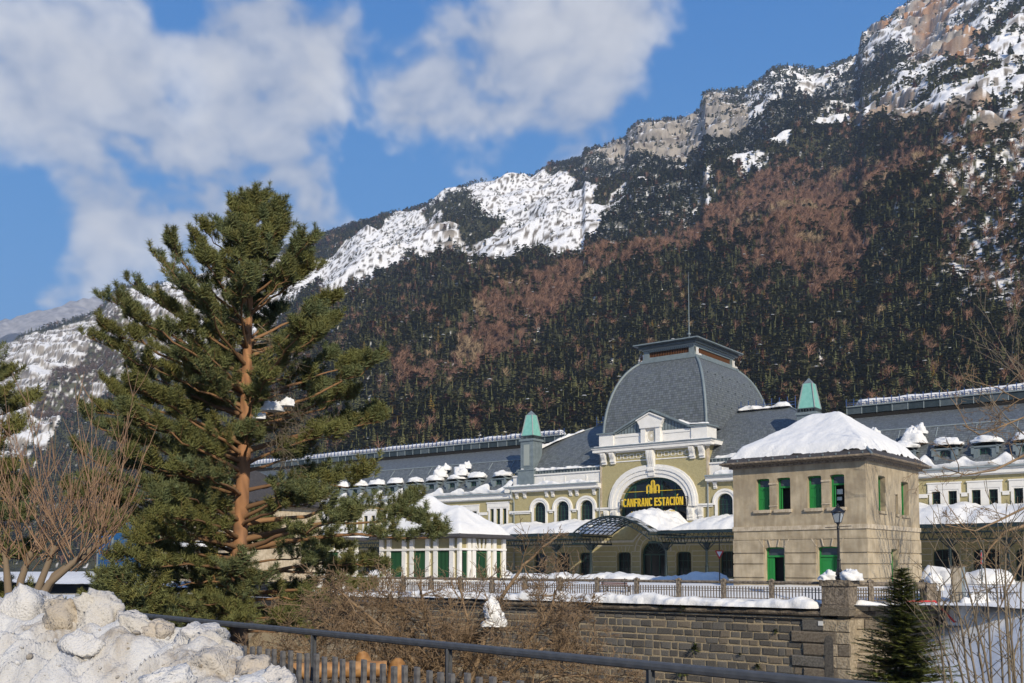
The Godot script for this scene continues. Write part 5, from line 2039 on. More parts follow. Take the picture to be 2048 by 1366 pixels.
# ---------- the old service house by the river ----------
func build_service_house() -> void:
	var at := Vector3(18.535, 0, -52.0)
	var h := thing("service_house", "square two storey beige plaster house with bright green doors and shutters", "house", at, QUAY_TURN)
	var wins := [[-6.24, -5.44, 4.22, 5.86, 0.12, 4.0], [-5.0, -4.2, 4.22, 5.86, 0.12, 4.0], [-3.22, -2.42, 4.22, 5.86, 0.12, 4.0], [-1.95, -1.15, 4.22, 5.86, 0.12, 4.0]]
	var doors := [[-5.76, -4.62, 0.06, 1.98, 0.15, 4.0], [-2.70, -1.54, 0.06, 1.98, 0.15, 4.0]]
	var s := Shape.new()
	pierced_wall(s, -7.68, 0.0, -1.2, 6.9, 0.0, wins + doors, 0.36)
	part(h, "wall", s, mats.plaster_beige)
	var side := [[1.78, 2.82, 4.05, 5.85, 0.12, 4.0], [5.28, 6.45, 3.95, 5.75, 0.12, 4.0], [4.34, 4.76, 3.98, 5.08, 0.0, 2.0]]
	var sdoor := [3.40, 4.50, 0.06, 1.90, 0.13, 4.0]
	s = Shape.new()
	pierced_wall(s, 0.0, 8.2, -1.2, 6.9, 0.0, side + [sdoor], 0.42)
	var sw := part(h, "wall", s, mats.plaster_beige)
	sw.rotation.y = PI / 2
	s = Shape.new()
	s.quad(Vector3(-7.68, -1.2, 0), Vector3(-7.68, 6.9, 0), Vector3(-7.68, 6.9, -8.2), Vector3(-7.68, -1.2, -8.2), Vector3.LEFT)
	s.quad(Vector3(-7.68, -1.2, -8.2), Vector3(-7.68, 6.9, -8.2), Vector3(0, 6.9, -8.2), Vector3(0, -1.2, -8.2), Vector3.FORWARD)
	part(h, "wall", s, mats.plaster_beige)
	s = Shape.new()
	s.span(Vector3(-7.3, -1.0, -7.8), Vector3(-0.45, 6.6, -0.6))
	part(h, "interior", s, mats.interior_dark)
	# rusticated courses of the ground floor: shallow raised bands with grooves between
	var levels := [-0.3, 0.42, 1.19, 1.79, 2.58]
	for k in 4:
		var lo: float = levels[k] + 0.045
		var hi: float = levels[k + 1] - 0.045
		var xs := [-7.70]
		for d in doors:
			if lo < d[3] + d[4]: xs.append_array([d[0] - 0.06, d[1] + 0.06])
		xs.append(0.062)
		for j in range(0, xs.size(), 2):
			s = Shape.new()
			s.span(Vector3(xs[j], lo, -0.1), Vector3(xs[j + 1], hi, 0.06))
			part(h, "rusticated_course", s, mats.plaster_beige)
		var us := [0.04]
		if lo < sdoor[3] + sdoor[4]: us.append_array([sdoor[0] - 0.06, sdoor[1] + 0.06])
		us.append(8.2)
		for j in range(0, us.size(), 2):
			s = Shape.new()
			s.span(Vector3(-0.1, lo, -us[j + 1]), Vector3(0.063, hi, -us[j] + 0.07 * (1.0 if j == 0 else 0.0)))
			part(h, "rusticated_course", s, mats.plaster_beige)
	# band between the storeys
	s = Shape.new()
	s.span(Vector3(-7.72, 3.06, -0.1), Vector3(0.07, 3.30, 0.07))
	s.span(Vector3(-0.1, 3.06, -8.2), Vector3(0.075, 3.298, 0.06))
	part(h, "band", s, mats.band_cream)
	s = Shape.new()
	s.span(Vector3(-7.70, 2.56, -0.1), Vector3(0.05, 2.60, 0.05))
	s.span(Vector3(-0.1, 2.562, -8.2), Vector3(0.052, 2.602, 0.04))
	part(h, "band", s, mats.plaster_beige)
	# voussoir joints over the doors
	s = Shape.new()
	for d in doors:
		var c: float = (d[0] + d[1]) / 2.0
		for t in [-0.62, -0.22, 0.22, 0.62]: s.bar(Vector3(c + t, 2.16, 0.05), Vector3(c + t * 1.42, 2.56, 0.05), 0.05, 0.05)
	part(h, "door_joints", s, mats.band_cream)
	# sills and little imposts between the paired windows
	for w in wins:
		s = Shape.new()
		s.span(Vector3(w[0] - 0.14, 4.05, -0.2), Vector3(w[1] + 0.10, 4.22, 0.14))
		part(h, "window_sill", s, mats.band_cream)
	for x in [-5.22, -2.18]:
		s = Shape.new()
		s.span(Vector3(x - 0.24, 5.62, -0.1), Vector3(x + 0.24, 5.72, 0.05))
		s.span(Vector3(x - 0.24, 4.40, -0.1), Vector3(x + 0.24, 4.45, 0.04))
		part(h, "window_impost", s, mats.band_cream)
	for w in side:
		s = Shape.new()
		s.span(Vector3(-0.2, w[2] - 0.14, -w[1] - 0.05), Vector3(0.10, w[2], -w[0] + 0.05))
		part(h, "window_sill", s, mats.plaster_beige)
	# shutters and doors, green
	var green: Material = mats.door_green
	var looks := [[1, 0], [0, 1], [1, 0], [0, 1]]
	for k in 4:
		var w: Array = wins[k]
		s = Shape.new()
		hoop(s, w, -0.09, 0.0, w[2], -0.36, -0.26)
		s.span(Vector3(w[0], 5.42, -0.35), Vector3(w[1], 5.52, -0.27))
		var f := part(h, "window", s, green)
		s = Shape.new()
		if looks[k][0]:
			s.span(Vector3(w[0] + 0.06, w[2], -0.34), Vector3(w[1] - 0.02, 5.42, -0.30))
			for j in 3: s.span(Vector3(w[0] + 0.06 + j * 0.24, w[2] + 0.06, -0.31), Vector3(w[0] + 0.10 + j * 0.24, 5.36, -0.28))
			for y in [w[2], 4.85, 5.34]: s.span(Vector3(w[0] + 0.06, y, -0.31), Vector3(w[1] - 0.02, y + 0.08, -0.275))
		else:
			s.box(Vector3(w[0] + 0.10, (w[2] + 5.42) / 2.0, -0.58), Vector3(0.05, 5.42 - w[2], 0.55), Basis(Vector3.UP, 0.25))
		part(f, "shutter", s, green)
		s = Shape.new()
		s.outline(head_points(w, -0.05, 5.5), -0.34, -0.32)
		part(f, "pane", s, mats.glass_sky)
	# something pale standing inside the right-hand window
	s = Shape.new()
	s.span(Vector3(-1.78, 4.95, -0.55), Vector3(-1.45, 5.22, -0.5))
	s.span(Vector3(-1.78, 4.62, -0.55), Vector3(-1.5, 4.80, -0.5))
	part(h, "pale_papers", s, mats.sign_white)
	for k in 2:
		var d: Array = doors[k]
		s = Shape.new()
		hoop(s, d, -0.07, 0.0, d[2], -0.36, -0.24)
		s.span(Vector3(d[0], 1.58, -0.36), Vector3(d[1], 1.68, -0.22))
		var f := part(h, "door", s, green)
		s = Shape.new()
		var xm: float = d[0] + (0.78 if k == 1 else 0.42)
		s.span(Vector3(d[0] + 0.05, -0.1, -0.34), Vector3(xm, 1.58, -0.29))
		for q in [[0.15, 0.65], [0.78, 1.40]]:
			s.span(Vector3(d[0] + 0.13, q[0], -0.30), Vector3(xm - 0.10, q[0] + 0.03, -0.275))
			s.span(Vector3(d[0] + 0.13, q[1], -0.30), Vector3(xm - 0.10, q[1] + 0.03, -0.275))
			s.span(Vector3(d[0] + 0.13, q[0], -0.30), Vector3(d[0] + 0.16, q[1], -0.275))
			s.span(Vector3(xm - 0.13, q[0], -0.30), Vector3(xm - 0.10, q[1], -0.275))
		part(f, "leaf", s, green)
		s = Shape.new()
		if k == 1: s.box(Vector3(d[1] - 0.20, 0.75, -0.42), Vector3(0.40, 1.64, 0.05), Basis(Vector3.UP, 0.5))
		else: s.box(Vector3(d[1] - 0.10, 0.75, -0.62), Vector3(0.05, 1.64, 0.60), Basis(Vector3.UP, -0.2))
		part(f, "leaf", s, green)
		s = Shape.new()
		s.outline(head_points(d, -0.05, 1.67), -0.34, -0.32)
		part(f, "pane", s, mats.glass_sky)
	for w in side.slice(0, 2) + [sdoor]:
		var holder := Node3D.new()
		holder.name = "window" if w != sdoor else "door"
		h.add_child(holder, true)
		holder.rotation.y = PI / 2
		s = Shape.new()
		hoop(s, w, -0.09, 0.0, w[2], -0.42, -0.30)
		if w == sdoor: s.span(Vector3(w[0], 1.55, -0.42), Vector3(w[1], 1.64, -0.30))
		part(holder, "frame", s, green)
		s = Shape.new()
		s.span(Vector3(w[0] + 0.05, w[2], -0.40), Vector3(w[1] - 0.05 if w == sdoor else w[0] + 0.35, w[3] - 0.2, -0.36))
		part(holder, "leaf", s, green)
	# roof: soffit, gutter edge, slates
	s = Shape.new()
	s.span(Vector3(-8.15, 6.78, -8.7), Vector3(0.48, 6.86, 0.48))
	s.span(Vector3(-7.85, 6.62, -8.4), Vector3(0.16, 6.78, 0.16))
	part(h, "soffit", s, mats.old_concrete)
	s = Shape.new()
	s.tube([Vector3(-8.22, 6.88, 0.55), Vector3(0.55, 6.88, 0.55), Vector3(0.55, 6.88, -8.75)], [0.07, 0.07, 0.07], 6)
	part(h, "gutter", s, mats.old_concrete)
	s = Shape.new()
	var e := [Vector3(-8.25, 6.9, 0.58), Vector3(0.58, 6.9, 0.58), Vector3(0.58, 6.9, -8.8), Vector3(-8.25, 6.9, -8.8)]
	var r0 := Vector3(-4.6, 9.75, -4.1)
	var r1 := Vector3(-3.0, 9.75, -4.1)
	s.quad(e[0], e[1], r1, r0, Vector3(0, 1, 1))
	s.quad(e[2], e[3], r0, r1, Vector3(0, 1, -1))
	s.flat(e[1], e[2], r1, Vector3(1, 1, 0))
	s.flat(e[3], e[0], r0, Vector3(-1, 1, 0))
	for k in 4: s.quad(e[k], e[(k + 1) % 4], e[(k + 1) % 4] - Vector3(0, 0.06, 0), e[k] - Vector3(0, 0.06, 0), (e[k] + e[(k + 1) % 4]) / 2.0 - r0)
	part(h, "roof", s, mats.dark_roof)
	s = Shape.new()
	s.tube([e[1], e[1].lerp(r1, 0.3)], [0.07, 0.07], 6)
	for k in 12: s.span(Vector3(-7.9 + k * 0.72, 6.98, 0.42), Vector3(-7.84 + k * 0.72, 7.08, 0.50))
	part(h, "hip_flashing", s, mats.zinc)
	# its snow
	s = Shape.new()
	var f := fbm(811, 0.5, 4)
	var g := fbm(812, 2.2, 3)
	var rows := []
	var n := 72
	for i in n + 1:
		var row := []
		for j in n + 1:
			var x := lerpf(-7.78, 0.12, float(j) / n)
			var z := lerpf(0.10, -8.35, float(i) / n)
			var wob := 0.14 * f.get_noise_2d(x * 2.0, z * 2.0)
			var a := minf(minf(x + 8.25, 0.58 - x) / 3.62, minf(0.58 - z, z + 8.8) / 4.68)
			var dist := minf(minf(x + 7.78, 0.12 - x), minf(0.10 - z, z + 8.35))
			var hip := 6.9 + 2.85 * minf(a, 1.0)
			# hips and ridge rounded by the drift
			var soft := 2.85 * (a - 0.03 * pow(maxf(a, 0.0), 3.0)) + 6.9
			var deep := 0.36 * sqrt(clampf((dist + wob) / 0.5, 0.0, 1.0)) + 0.10 * f.get_noise_2d(x, z) + 0.025 * g.get_noise_2d(x, z)
			row.append(Vector3(x, minf(hip, soft) + deep - 0.03, z))
		rows.append(row)
	s.sheet(rows)
	snow_thing("roof_snow", s, "thick smooth snow covering the hipped roof of the beige service house", "", at, QUAY_TURN)


# ---------- kiosk and the buildings at the left ----------
func build_kiosk(at: Vector3, turn: float, label: String) -> Node3D:
	var k := thing("kiosk", label, "kiosk", at, turn)
	var s := Shape.new()
	s.span(Vector3(-8.0, -0.3, -4.7), Vector3(-0.12, 3.05, -0.12))
	part(k, "wall", s, mats.plaster_olive)
	s = Shape.new()
	# pilasters on the front (z = 0) and on the right side (x = 0)
	for x in [-7.9, -7.1, -5.5, -4.7, -3.1, -2.3, -0.75, 0.0]: s.span(Vector3(x - 0.19, -0.3, -0.2), Vector3(x + 0.19 if x < 0.0 else 0.04, 2.98, 0.04))
	for z in [0.0, -0.95, -1.45, -3.0, -3.6, -4.62]: s.span(Vector3(-0.2, -0.3, z - 0.17), Vector3(0.05, 2.975, z + 0.17 if z < 0.0 else 0.03))
	part(k, "pilaster", s, mats.trim_white)
	s = Shape.new()
	s.span(Vector3(-8.0, 2.16, -0.15), Vector3(0.1, 2.30, 0.10))
	s.span(Vector3(-0.15, 2.162, -4.8), Vector3(0.11, 2.302, 0.0))
	s.span(Vector3(-8.05, -0.3, -0.15), Vector3(0.06, 0.12, 0.07))
	s.span(Vector3(-0.15, -0.302, -4.75), Vector3(0.07, 0.122, 0.0))
	for t in [-0.5, -0.18, 0.18, 0.5]: s.bar(Vector3(0.0, 2.3, -2.22 + t), Vector3(0.0, 2.95, -2.22 + t * 1.35), 0.1, 0.12)
	part(k, "string_course", s, mats.trim_white)
	for q in [[-3.0, -1.45, 0], [-0.95, -0.2, 0], [-3.6, -4.45, 0]]:
		var z0: float = maxf(q[0], q[1])
		var z1: float = minf(q[0], q[1])
		s = Shape.new()
		s.span(Vector3(-0.3, 0.12, z1 + 0.17), Vector3(-0.10, 2.16, z0 - 0.17))
		var w := part(k, "window", s, mats.glass_dark)
		s = Shape.new()
		var z := z1 + 0.2
		while z < z0 - 0.17:
			s.span(Vector3(-0.08, 0.12, z - 0.012), Vector3(-0.04, 2.12, z + 0.012))
			z += 0.13
		s.span(Vector3(-0.085, 1.98, z1 + 0.17), Vector3(-0.035, 2.04, z0 - 0.17))
		s.span(Vector3(-0.085, 0.5, z1 + 0.17), Vector3(-0.035, 0.56, z0 - 0.17))
		part(w, "grille", s, mats.grille_green)
	for c in [-6.3, -3.9, -1.5]:
		s = Shape.new()
		s.span(Vector3(c - 0.62, 0.12, -0.3), Vector3(c + 0.62, 2.16, -0.08))
		var w := part(k, "window", s, mats.glass_dark)
		s = Shape.new()
		for j in 10: s.span(Vector3(c - 0.6 + j * 0.13, 0.12, -0.07), Vector3(c - 0.576 + j * 0.13, 2.12, -0.03))
		part(w, "grille", s, mats.grille_green)
	s = Shape.new()
	var e := [Vector3(-8.6, 3.1, 0.6), Vector3(0.6, 3.1, 0.6), Vector3(0.6, 3.1, -5.3), Vector3(-8.6, 3.1, -5.3)]
	var r0 := Vector3(-5.7, 5.0, -2.35)
	var r1 := Vector3(-2.3, 5.0, -2.35)
	s.quad(e[0], e[1], r1, r0, Vector3(0, 1, 1))
	s.quad(e[2], e[3], r0, r1, Vector3(0, 1, -1))
	s.flat(e[1], e[2], r1, Vector3(1, 1, 0))
	s.flat(e[3], e[0], r0, Vector3(-1, 1, 0))
	for j in 4: s.quad(e[j], e[(j + 1) % 4], e[(j + 1) % 4] - Vector3(0, 0.1, 0), e[j] - Vector3(0, 0.1, 0), (e[j] + e[(j + 1) % 4]) / 2.0 - r0)
	s.span(Vector3(-8.4, 2.98, -5.1), Vector3(0.4, 3.0, 0.4))
	part(k, "roof", s, mats.dark_roof)
	return k


func kiosk_snow(at: Vector3, turn: float, label: String, rnd: int) -> void:
	var s := Shape.new()
	var f := fbm(rnd, 0.35, 3)
	var rows := []
	for i in 41:
		var row := []
		for j in 51:
			var x := lerpf(-8.45, 0.42, j / 50.0)
			var z := lerpf(0.40, -5.1, i / 40.0)
			var a := minf(minf(x + 8.6, 0.6 - x) / 2.9, minf(0.6 - z, z + 5.3) / 2.95)
			var dist := minf(minf(x + 8.45, 0.42 - x), minf(0.40 - z, z + 5.1))
			var d := 0.55 * sqrt(clampf(dist / 0.7, 0.0, 1.0))
			var peak := 0.9 * exp(-pow((x + 5.6) / 1.6, 2.0) - pow((z + 2.4) / 1.7, 2.0))
			row.append(Vector3(x, 3.08 + 1.75 * smoothstep(0.0, 1.15, a * 1.05) + d + peak + 0.22 * f.get_noise_2d(x, z) * clampf(dist, 0, 1), z))
		rows.append(row)
	s.sheet(rows)
	snow_thing("kiosk_snow", s, label, "", at, turn)


func build_side_buildings() -> void:
	var at := Vector3(-3.58, 0, -68.0)
	build_kiosk(at, QUAY_TURN, "small white and olive kiosk with green window grilles by the river fence")
	kiosk_snow(at, QUAY_TURN, "deep drifted snow on the kiosk beside the bare shrub", 901)
	var at2 := Vector3(-15.2, 0, -74.5)
	build_kiosk(at2, QUAY_TURN, "second white kiosk with green grilles half hidden behind the big pine")
	kiosk_snow(at2, QUAY_TURN, "snow on the kiosk half hidden behind the big pine", 902)
	# beige house with green windows behind the pine
	var h := thing("beige_house", "beige plastered house with small green windows seen through the pine branches", "house", Vector3(-19.0, 0, -66.0), QUAY_TURN)
	var ops := [[-9.0, -8.2, 2.6, 4.4, 0.0, 2.0], [-6.2, -5.2, 2.6, 4.4, 0.0, 2.0], [-2.8, -1.8, 2.6, 4.4, 0.0, 2.0], [-7.2, -6.2, 0.1, 1.9, 0.0, 2.0]]
	var s := Shape.new()
	pierced_wall(s, -10.5, 0.0, 0.0, 5.3, 0.0, ops, 0.25)
	s.quad(Vector3(0, 0, 0), Vector3(0, 5.3, 0), Vector3(0, 5.3, -8), Vector3(0, 0, -8), Vector3.RIGHT)
	s.quad(Vector3(-10.5, 0, 0), Vector3(-10.5, 5.3, 0), Vector3(-10.5, 5.3, -8), Vector3(-10.5, 0, -8), Vector3.LEFT)
	part(h, "wall", s, mats.band_cream)
	for o in ops: window_in(h, o, -0.2, 2, [(o[2] + o[3]) / 2.0], mats.door_green, mats.glass_dark, 0.10)
	s = Shape.new()
	var e := [Vector3(-11.1, 5.3, 0.6), Vector3(0.6, 5.3, 0.6), Vector3(0.6, 5.3, -8.6), Vector3(-11.1, 5.3, -8.6)]
	var ra := Vector3(-7.2, 8.2, -4.0)
	var rb := Vector3(-3.4, 8.2, -4.0)
	s.quad(e[0], e[1], rb, ra, Vector3(0, 1, 1))
	s.quad(e[2], e[3], ra, rb, Vector3(0, 1, -1))
	s.flat(e[1], e[2], rb, Vector3(1, 1, 0))
	s.flat(e[3], e[0], ra, Vector3(-1, 1, 0))
	s.span(Vector3(-11.0, 5.2, -8.5), Vector3(0.5, 5.28, 0.5))
	part(h, "roof", s, mats.dark_roof)
	s = Shape.new()
	for q in [[e[1], rb], [e[0], ra]]: s.tube([q[0], q[1]], [0.12, 0.12], 6)
	part(h, "hip_flashing", s, mats.seam_grey)
	# blue panelled stall
	var b := thing("blue_stall", "blue panelled stall with a snowy roof left of the pine trunk", "stall", Vector3(-23.5, 0, -58.5), QUAY_TURN)
	s = Shape.new()
	s.span(Vector3(-1.6, 0.3, -2.0), Vector3(0.0, 3.7, 0.0))
	part(b, "panel", s, mats.blue_paint)
	s = Shape.new()
	s.span(Vector3(-1.7, 0, -0.05), Vector3(-1.6, 3.75, 0.05))
	s.span(Vector3(0.0, 0, -0.05), Vector3(0.1, 3.75, 0.05))
	s.span(Vector3(-1.6, 0.3, 0.0), Vector3(0.0, 0.4, 0.06))
	s.span(Vector3(-1.3, 0.45, 0.0), Vector3(-0.5, 1.0, 0.03))
	part(b, "frame", s, mats.galvanised)
	# bus shelter with a snowy roof
	var sh := thing("open_shelter", "low open shelter with yellow brackets and snow on its flat roof", "shelter", Vector3(-18.6, 0, -60.0), QUAY_TURN)
	s = Shape.new()
	s.span(Vector3(-4.0, 2.05, -2.2), Vector3(0.4, 2.25, 0.4))
	part(sh, "roof", s, mats.interior_dark)
	s = Shape.new()
	for x in [-3.7, -1.8, 0.1]:
		s.span(Vector3(x - 0.06, 0, -2.0), Vector3(x + 0.06, 2.05, -1.88))
		s.bar(Vector3(x, 1.5, -1.9), Vector3(x, 2.05, 0.1), 0.08, 0.10)
	part(sh, "bracket", s, mats.log_wood)
	s = Shape.new()
	s.span(Vector3(-3.8, 0.0, -2.15), Vector3(0.2, 1.9, -2.1))
	part(sh, "back_panel", s, mats.interior_dark)
	var sn := lumpy_strip([Vector3(-4.1, 2.25, -0.9), Vector3(0.5, 2.25, -0.9)], 2.7, 0.34, 950, 0.3, 0.12)
	snow_thing("shelter_snow", sn, "even snow on the flat roof of the open shelter", "", Vector3(-18.6, 0, -60.0), QUAY_TURN)
	# white fence along the left
	var wf := thing("white_fence", "white railed fence low behind the pine at the left", "fence", qp(-29.5, -0.6, -0.4), QUAY_TURN)
	var post := Shape.new()
	post.box(Vector3(0, 0.55, 0), Vector3(0.14, 1.1, 0.14))
	post.box(Vector3(0, 1.13, 0), Vector3(0.2, 0.06, 0.2))
	var pm := post.done()
	var pk := Shape.new()
	pk.box(Vector3(0, 0.5, 0), Vector3(0.06, 0.7, 0.03))
	var pkm := pk.done()
	s = Shape.new()
	s.span(Vector3(-16.0, 0.92, -0.04), Vector3(0.0, 1.02, 0.04))
	s.span(Vector3(-16.0, 0.12, -0.03), Vector3(0.0, 0.2, 0.03))
	part(wf, "rail", s, mats.trim_white)
	for k in 9: part(wf, "post", pm, mats.trim_white).position = Vector3(-k * 2.0, 0, 0)
	for k in 80: if k % 10: part(wf, "picket", pkm, mats.trim_white).position = Vector3(-k * 0.2, 0, 0.0)
	# parked van by the kiosk
	var v := thing("van", "white van parked between the kiosk and the station front", "van", sp(-13.6, 0, 7.6), STATION_TURN)
	s = Shape.new()
	s.outline(PackedVector2Array([Vector2(-2.2, 0.35), Vector2(2.2, 0.35), Vector2(2.25, 0.95), Vector2(1.75, 1.1), Vector2(1.15, 1.95), Vector2(-2.15, 2.0), Vector2(-2.25, 1.0)]), -0.85, 0.85)
	part(v, "body", s, mats.box_white)
	s = Shape.new()
	for z in [0.86, -0.87]: s.outline(PackedVector2Array([Vector2(0.55, 1.15), Vector2(1.55, 1.15), Vector2(1.05, 1.8), Vector2(0.55, 1.82)]), z - 0.005, z + 0.005)
	for z in [0.86, -0.87]: s.outline(PackedVector2Array([Vector2(-2.0, 1.2), Vector2(0.4, 1.2), Vector2(0.4, 1.82), Vector2(-2.0, 1.82)]), z - 0.005, z + 0.005)
	s.quad(Vector3(1.73, 1.16, -0.75), Vector3(1.73, 1.16, 0.75), Vector3(1.19, 1.9, 0.7), Vector3(1.19, 1.9, -0.7), Vector3(1, 0.5, 0))
	part(v, "window", s, mats.glass_dark)
	for x in [-1.4, 1.4]:
		for z in [-0.8, 0.8]:
			s = Shape.new()
			s.lathe(Vector3.ZERO, [[0.0, -0.1], [0.34, -0.1], [0.36, 0.0], [0.34, 0.1], [0.0, 0.1]], 16)
			var w := part(v, "wheel", s, mats.iron_black)
			w.position = Vector3(x, 0.34, z)
			w.rotation.x = PI / 2


# ---------- river wall, its parapet fence and the lamp pier ----------
func build_river_wall() -> void:
	var w := thing("river_wall", "old river wall of dark squared stones with pale mortar and a moulded coping", "wall", quay_at, QUAY_TURN)
	var s := Shape.new()
	s.span(Vector3(-60.0, -6.0, -1.0), Vector3(0.2, -1.3, 0.038))
	part(w, "mortar_bed", s, mats.mortar)
	# squared stones: the nearest ones each a piece of its own, the farther ones joined
	var r := dice(404)
	var kinds: Array[Material] = [mats.stone_grey, mats.stone_dark, mats.stone_grey, mats.stone_brown, mats.stone_dark]
	var variants := []
	for k in 14:
		var q := Shape.new()
		q.rough_box(Vector3.ZERO, Vector3(1, 1, 1), Basis.IDENTITY, 0.10, r, 0.06)
		variants.append(q.done())
	var far := Shape.new()
	var far2 := Shape.new()
	var made := 0
	var y := -1.34
	for row in 10:
		var h := r.randf_range(0.31, 0.45)
		var x := -0.55 - (0.35 if row % 2 else 0.0)
		while x > -30.0:
			var wide := r.randf_range(0.36, 0.92)
			var gap := r.randf_range(0.045, 0.075)
			var big := Vector3(wide - gap, h - gap - r.randf_range(0.0, 0.035), 0.16)
			var at := Vector3(x - wide / 2.0, y - h / 2.0 + r.randf_range(-0.012, 0.012), -0.01 + r.randf_range(-0.012, 0.02))
			if x > -19.5 and row < 9 and made < 296:
				var o := part(w, "stone", variants[r.randi() % 14], kinds[r.randi() % 5])
				o.position = at
				o.scale = big
				made += 1
			else:
				var tgt := far if r.randf() < 0.6 else far2
				tgt.rough_box(at, big, Basis.IDENTITY, 0.03, r, 0.012)
			x -= wide
		y -= h
	tag(part(w, "stone", far, mats.stone_dark), "", "", "", "stuff")
	tag(part(w, "stone", far2, mats.stone_grey), "", "", "", "stuff")
	# moulded coping in lengths, with a shadow gap and a thin band under it
	var x := 0.15
	while x > -46.0:
		var l := r.randf_range(1.5, 2.1)
		s = Shape.new()
		var prof := PackedVector2Array([Vector2(-0.6, -0.93), Vector2(0.18, -0.97), Vector2(0.27, -1.02), Vector2(0.29, -1.10), Vector2(0.24, -1.18), Vector2(0.12, -1.22), Vector2(-0.6, -1.22)])
		var dz := r.randf_range(-0.012, 0.012)
		s.outline(prof, 0.0, l - 0.02, Transform3D(Basis(Vector3(0, 0, 1), Vector3.UP, Vector3(-1, 0, 0)), Vector3(x, dz, dz)))
		part(w, "coping_stone", s, mats.coping)
		x -= l
	s = Shape.new()
	s.span(Vector3(-46.0, -1.34, -0.2), Vector3(0.1, -1.26, 0.09))
	part(w, "band", s, mats.stone_pale)
	s = Shape.new()
	s.tube([Vector3(-46.0, -1.38, 0.14), Vector3(-20.0, -1.40, 0.14), Vector3(-8.0, -1.37, 0.14), Vector3(0.2, -1.40, 0.14)], [0.028, 0.028, 0.028, 0.028], 5)
	part(w, "cable_pipe", s, mats.iron_black)
	s = Shape.new()
	s.span(Vector3(-0.05, -1.62, 0.10), Vector3(0.18, -1.42, 0.22))
	part(w, "junction_box", s, mats.box_white)
	# stepped quoins and the pier buttress under the lamp
	s = Shape.new()
	for k in 7:
		var q := Shape.new()
		q.rough_box(Vector3(-0.28 - (0.28 if k % 2 else 0.0), -1.62 - k * 0.56, 0.03), Vector3(1.15 + (0.56 if k % 2 else 0.0), 0.52, 0.3), Basis.IDENTITY, 0.05, r, 0.02)
		part(w, "quoin_stone", q, mats.stone_brown if k % 3 else mats.stone_grey)
	# left end: pale masonry with a dark arch
	var b := thing("stone_bridge", "pale stone bridge wall with a dark arch behind the bare twigs", "bridge", quay_at, QUAY_TURN)
	s = Shape.new()
	pierced_wall(s, -46.0, -29.0, -6.0, -1.45, 0.35, [[-44.5, -35.5, -6.0, -5.9, 2.9, 2.0]], 3.0)
	s.quad(Vector3(-29.0, -6, 0.35), Vector3(-29.0, -1.45, 0.35), Vector3(-29.0, -1.45, -0.5), Vector3(-29.0, -6, -0.5), Vector3.RIGHT)
	s.quad(Vector3(-46, -1.45, 0.35), Vector3(-29.0, -1.45, 0.35), Vector3(-29.0, -1.45, -0.5), Vector3(-46, -1.45, -0.5), Vector3.UP)
	part(b, "wall", s, mats.stone_pale)
	s = Shape.new()
	hoop(s, [-44.5, -35.5, -6.0, -5.9, 2.9, 2.0], 0.0, 0.5, -6.0, 0.3, 0.42)
	part(b, "arch_ring", s, mats.stone_pale)
	s = Shape.new()
	s.span(Vector3(-46.0, -1.45, 0.1), Vector3(-28.9, -1.24, 0.52))
	part(b, "ledge", s, mats.coping)
	for row in 8:
		var bx := -29.3 - (0.4 if row % 2 else 0.0)
		while bx > -35.2:
			var bw := r.randf_range(0.7, 1.1)
			var q := Shape.new()
			q.rough_box(Vector3(bx - bw / 2, -1.74 - row * 0.52, 0.36), Vector3(bw - 0.03, 0.49, 0.08), Basis.IDENTITY, 0.02, r, 0.008)
			part(b, "stone", q, mats.stone_pale)
			bx -= bw
	# --- pier with the lamp ---
	var p := thing("lamp_pier", "square concrete pier with a heavy cap carrying the street lamp", "pier", quay_at + Vector3(0.78, 0, -0.28).rotated(Vector3.UP, QUAY_TURN), QUAY_TURN)
	s = Shape.new()
	s.rough_box(Vector3(0, 0.33, 0), Vector3(1.42, 0.28, 1.18), Basis.IDENTITY, 0.03, r, 0.01)
	s.rough_box(Vector3(0, 0.33, 0), Vector3(1.16, 0.282, 1.42), Basis(Vector3.UP, PI / 2), 0.03, r, 0.008)
	part(p, "cap", s, mats.coping)
	s = Shape.new()
	s.box(Vector3(0, -0.29, 0), Vector3(1.26, 0.96, 1.04))
	s.box(Vector3(0, -0.29, 0.52), Vector3(1.0, 0.70, 0.04))
	part(p, "block", s, mats.old_concrete)
	s = Shape.new()
	s.box(Vector3(0, -0.97, 0.05), Vector3(1.34, 0.36, 1.10))
	s.box(Vector3(0, -0.80, 0.03), Vector3(1.42, 0.08, 1.16))
	part(p, "foot", s, mats.stone_brown)
	s = Shape.new()
	s.box(Vector3(0, -3.6, -0.2), Vector3(1.24, 4.55, 1.2))
	part(p, "buttress", s, mats.stone_pale)
	for k in 8:
		for e in [-1, 1]:
			s = Shape.new()
			s.rough_box(Vector3(e * (0.33 if (k + (e + 1) / 2) % 2 else 0.29), -1.62 - k * 0.55, 0.40), Vector3(0.60 if (k + (e + 1) / 2) % 2 else 0.68, 0.52, 0.12), Basis.IDENTITY, 0.03, r, 0.014)
			part(p, "quoin_stone", s, mats.stone_pale if (k + e) % 3 else mats.stone_brown)
	s = Shape.new()
	var niche := PackedVector2Array()
	for k in 9:
		var q := PI - PI * k / 8.0
		niche.append(Vector2(-0.35 + cos(q) * 0.2, -2.3 + sin(q) * 0.25))
	niche.append(Vector2(-0.13, -4.9))
	niche.append(Vector2(-0.57, -4.9))
	s.outline(niche, 0.40, 0.485)
	part(p, "drain_stain", s, mats.stone_dark)
	var caps := Shape.new()
	mound(caps, Vector3(0.55, 0.45, 0.0), Vector3(0.95, 0.55, 1.1), 811, 0.35, 12)
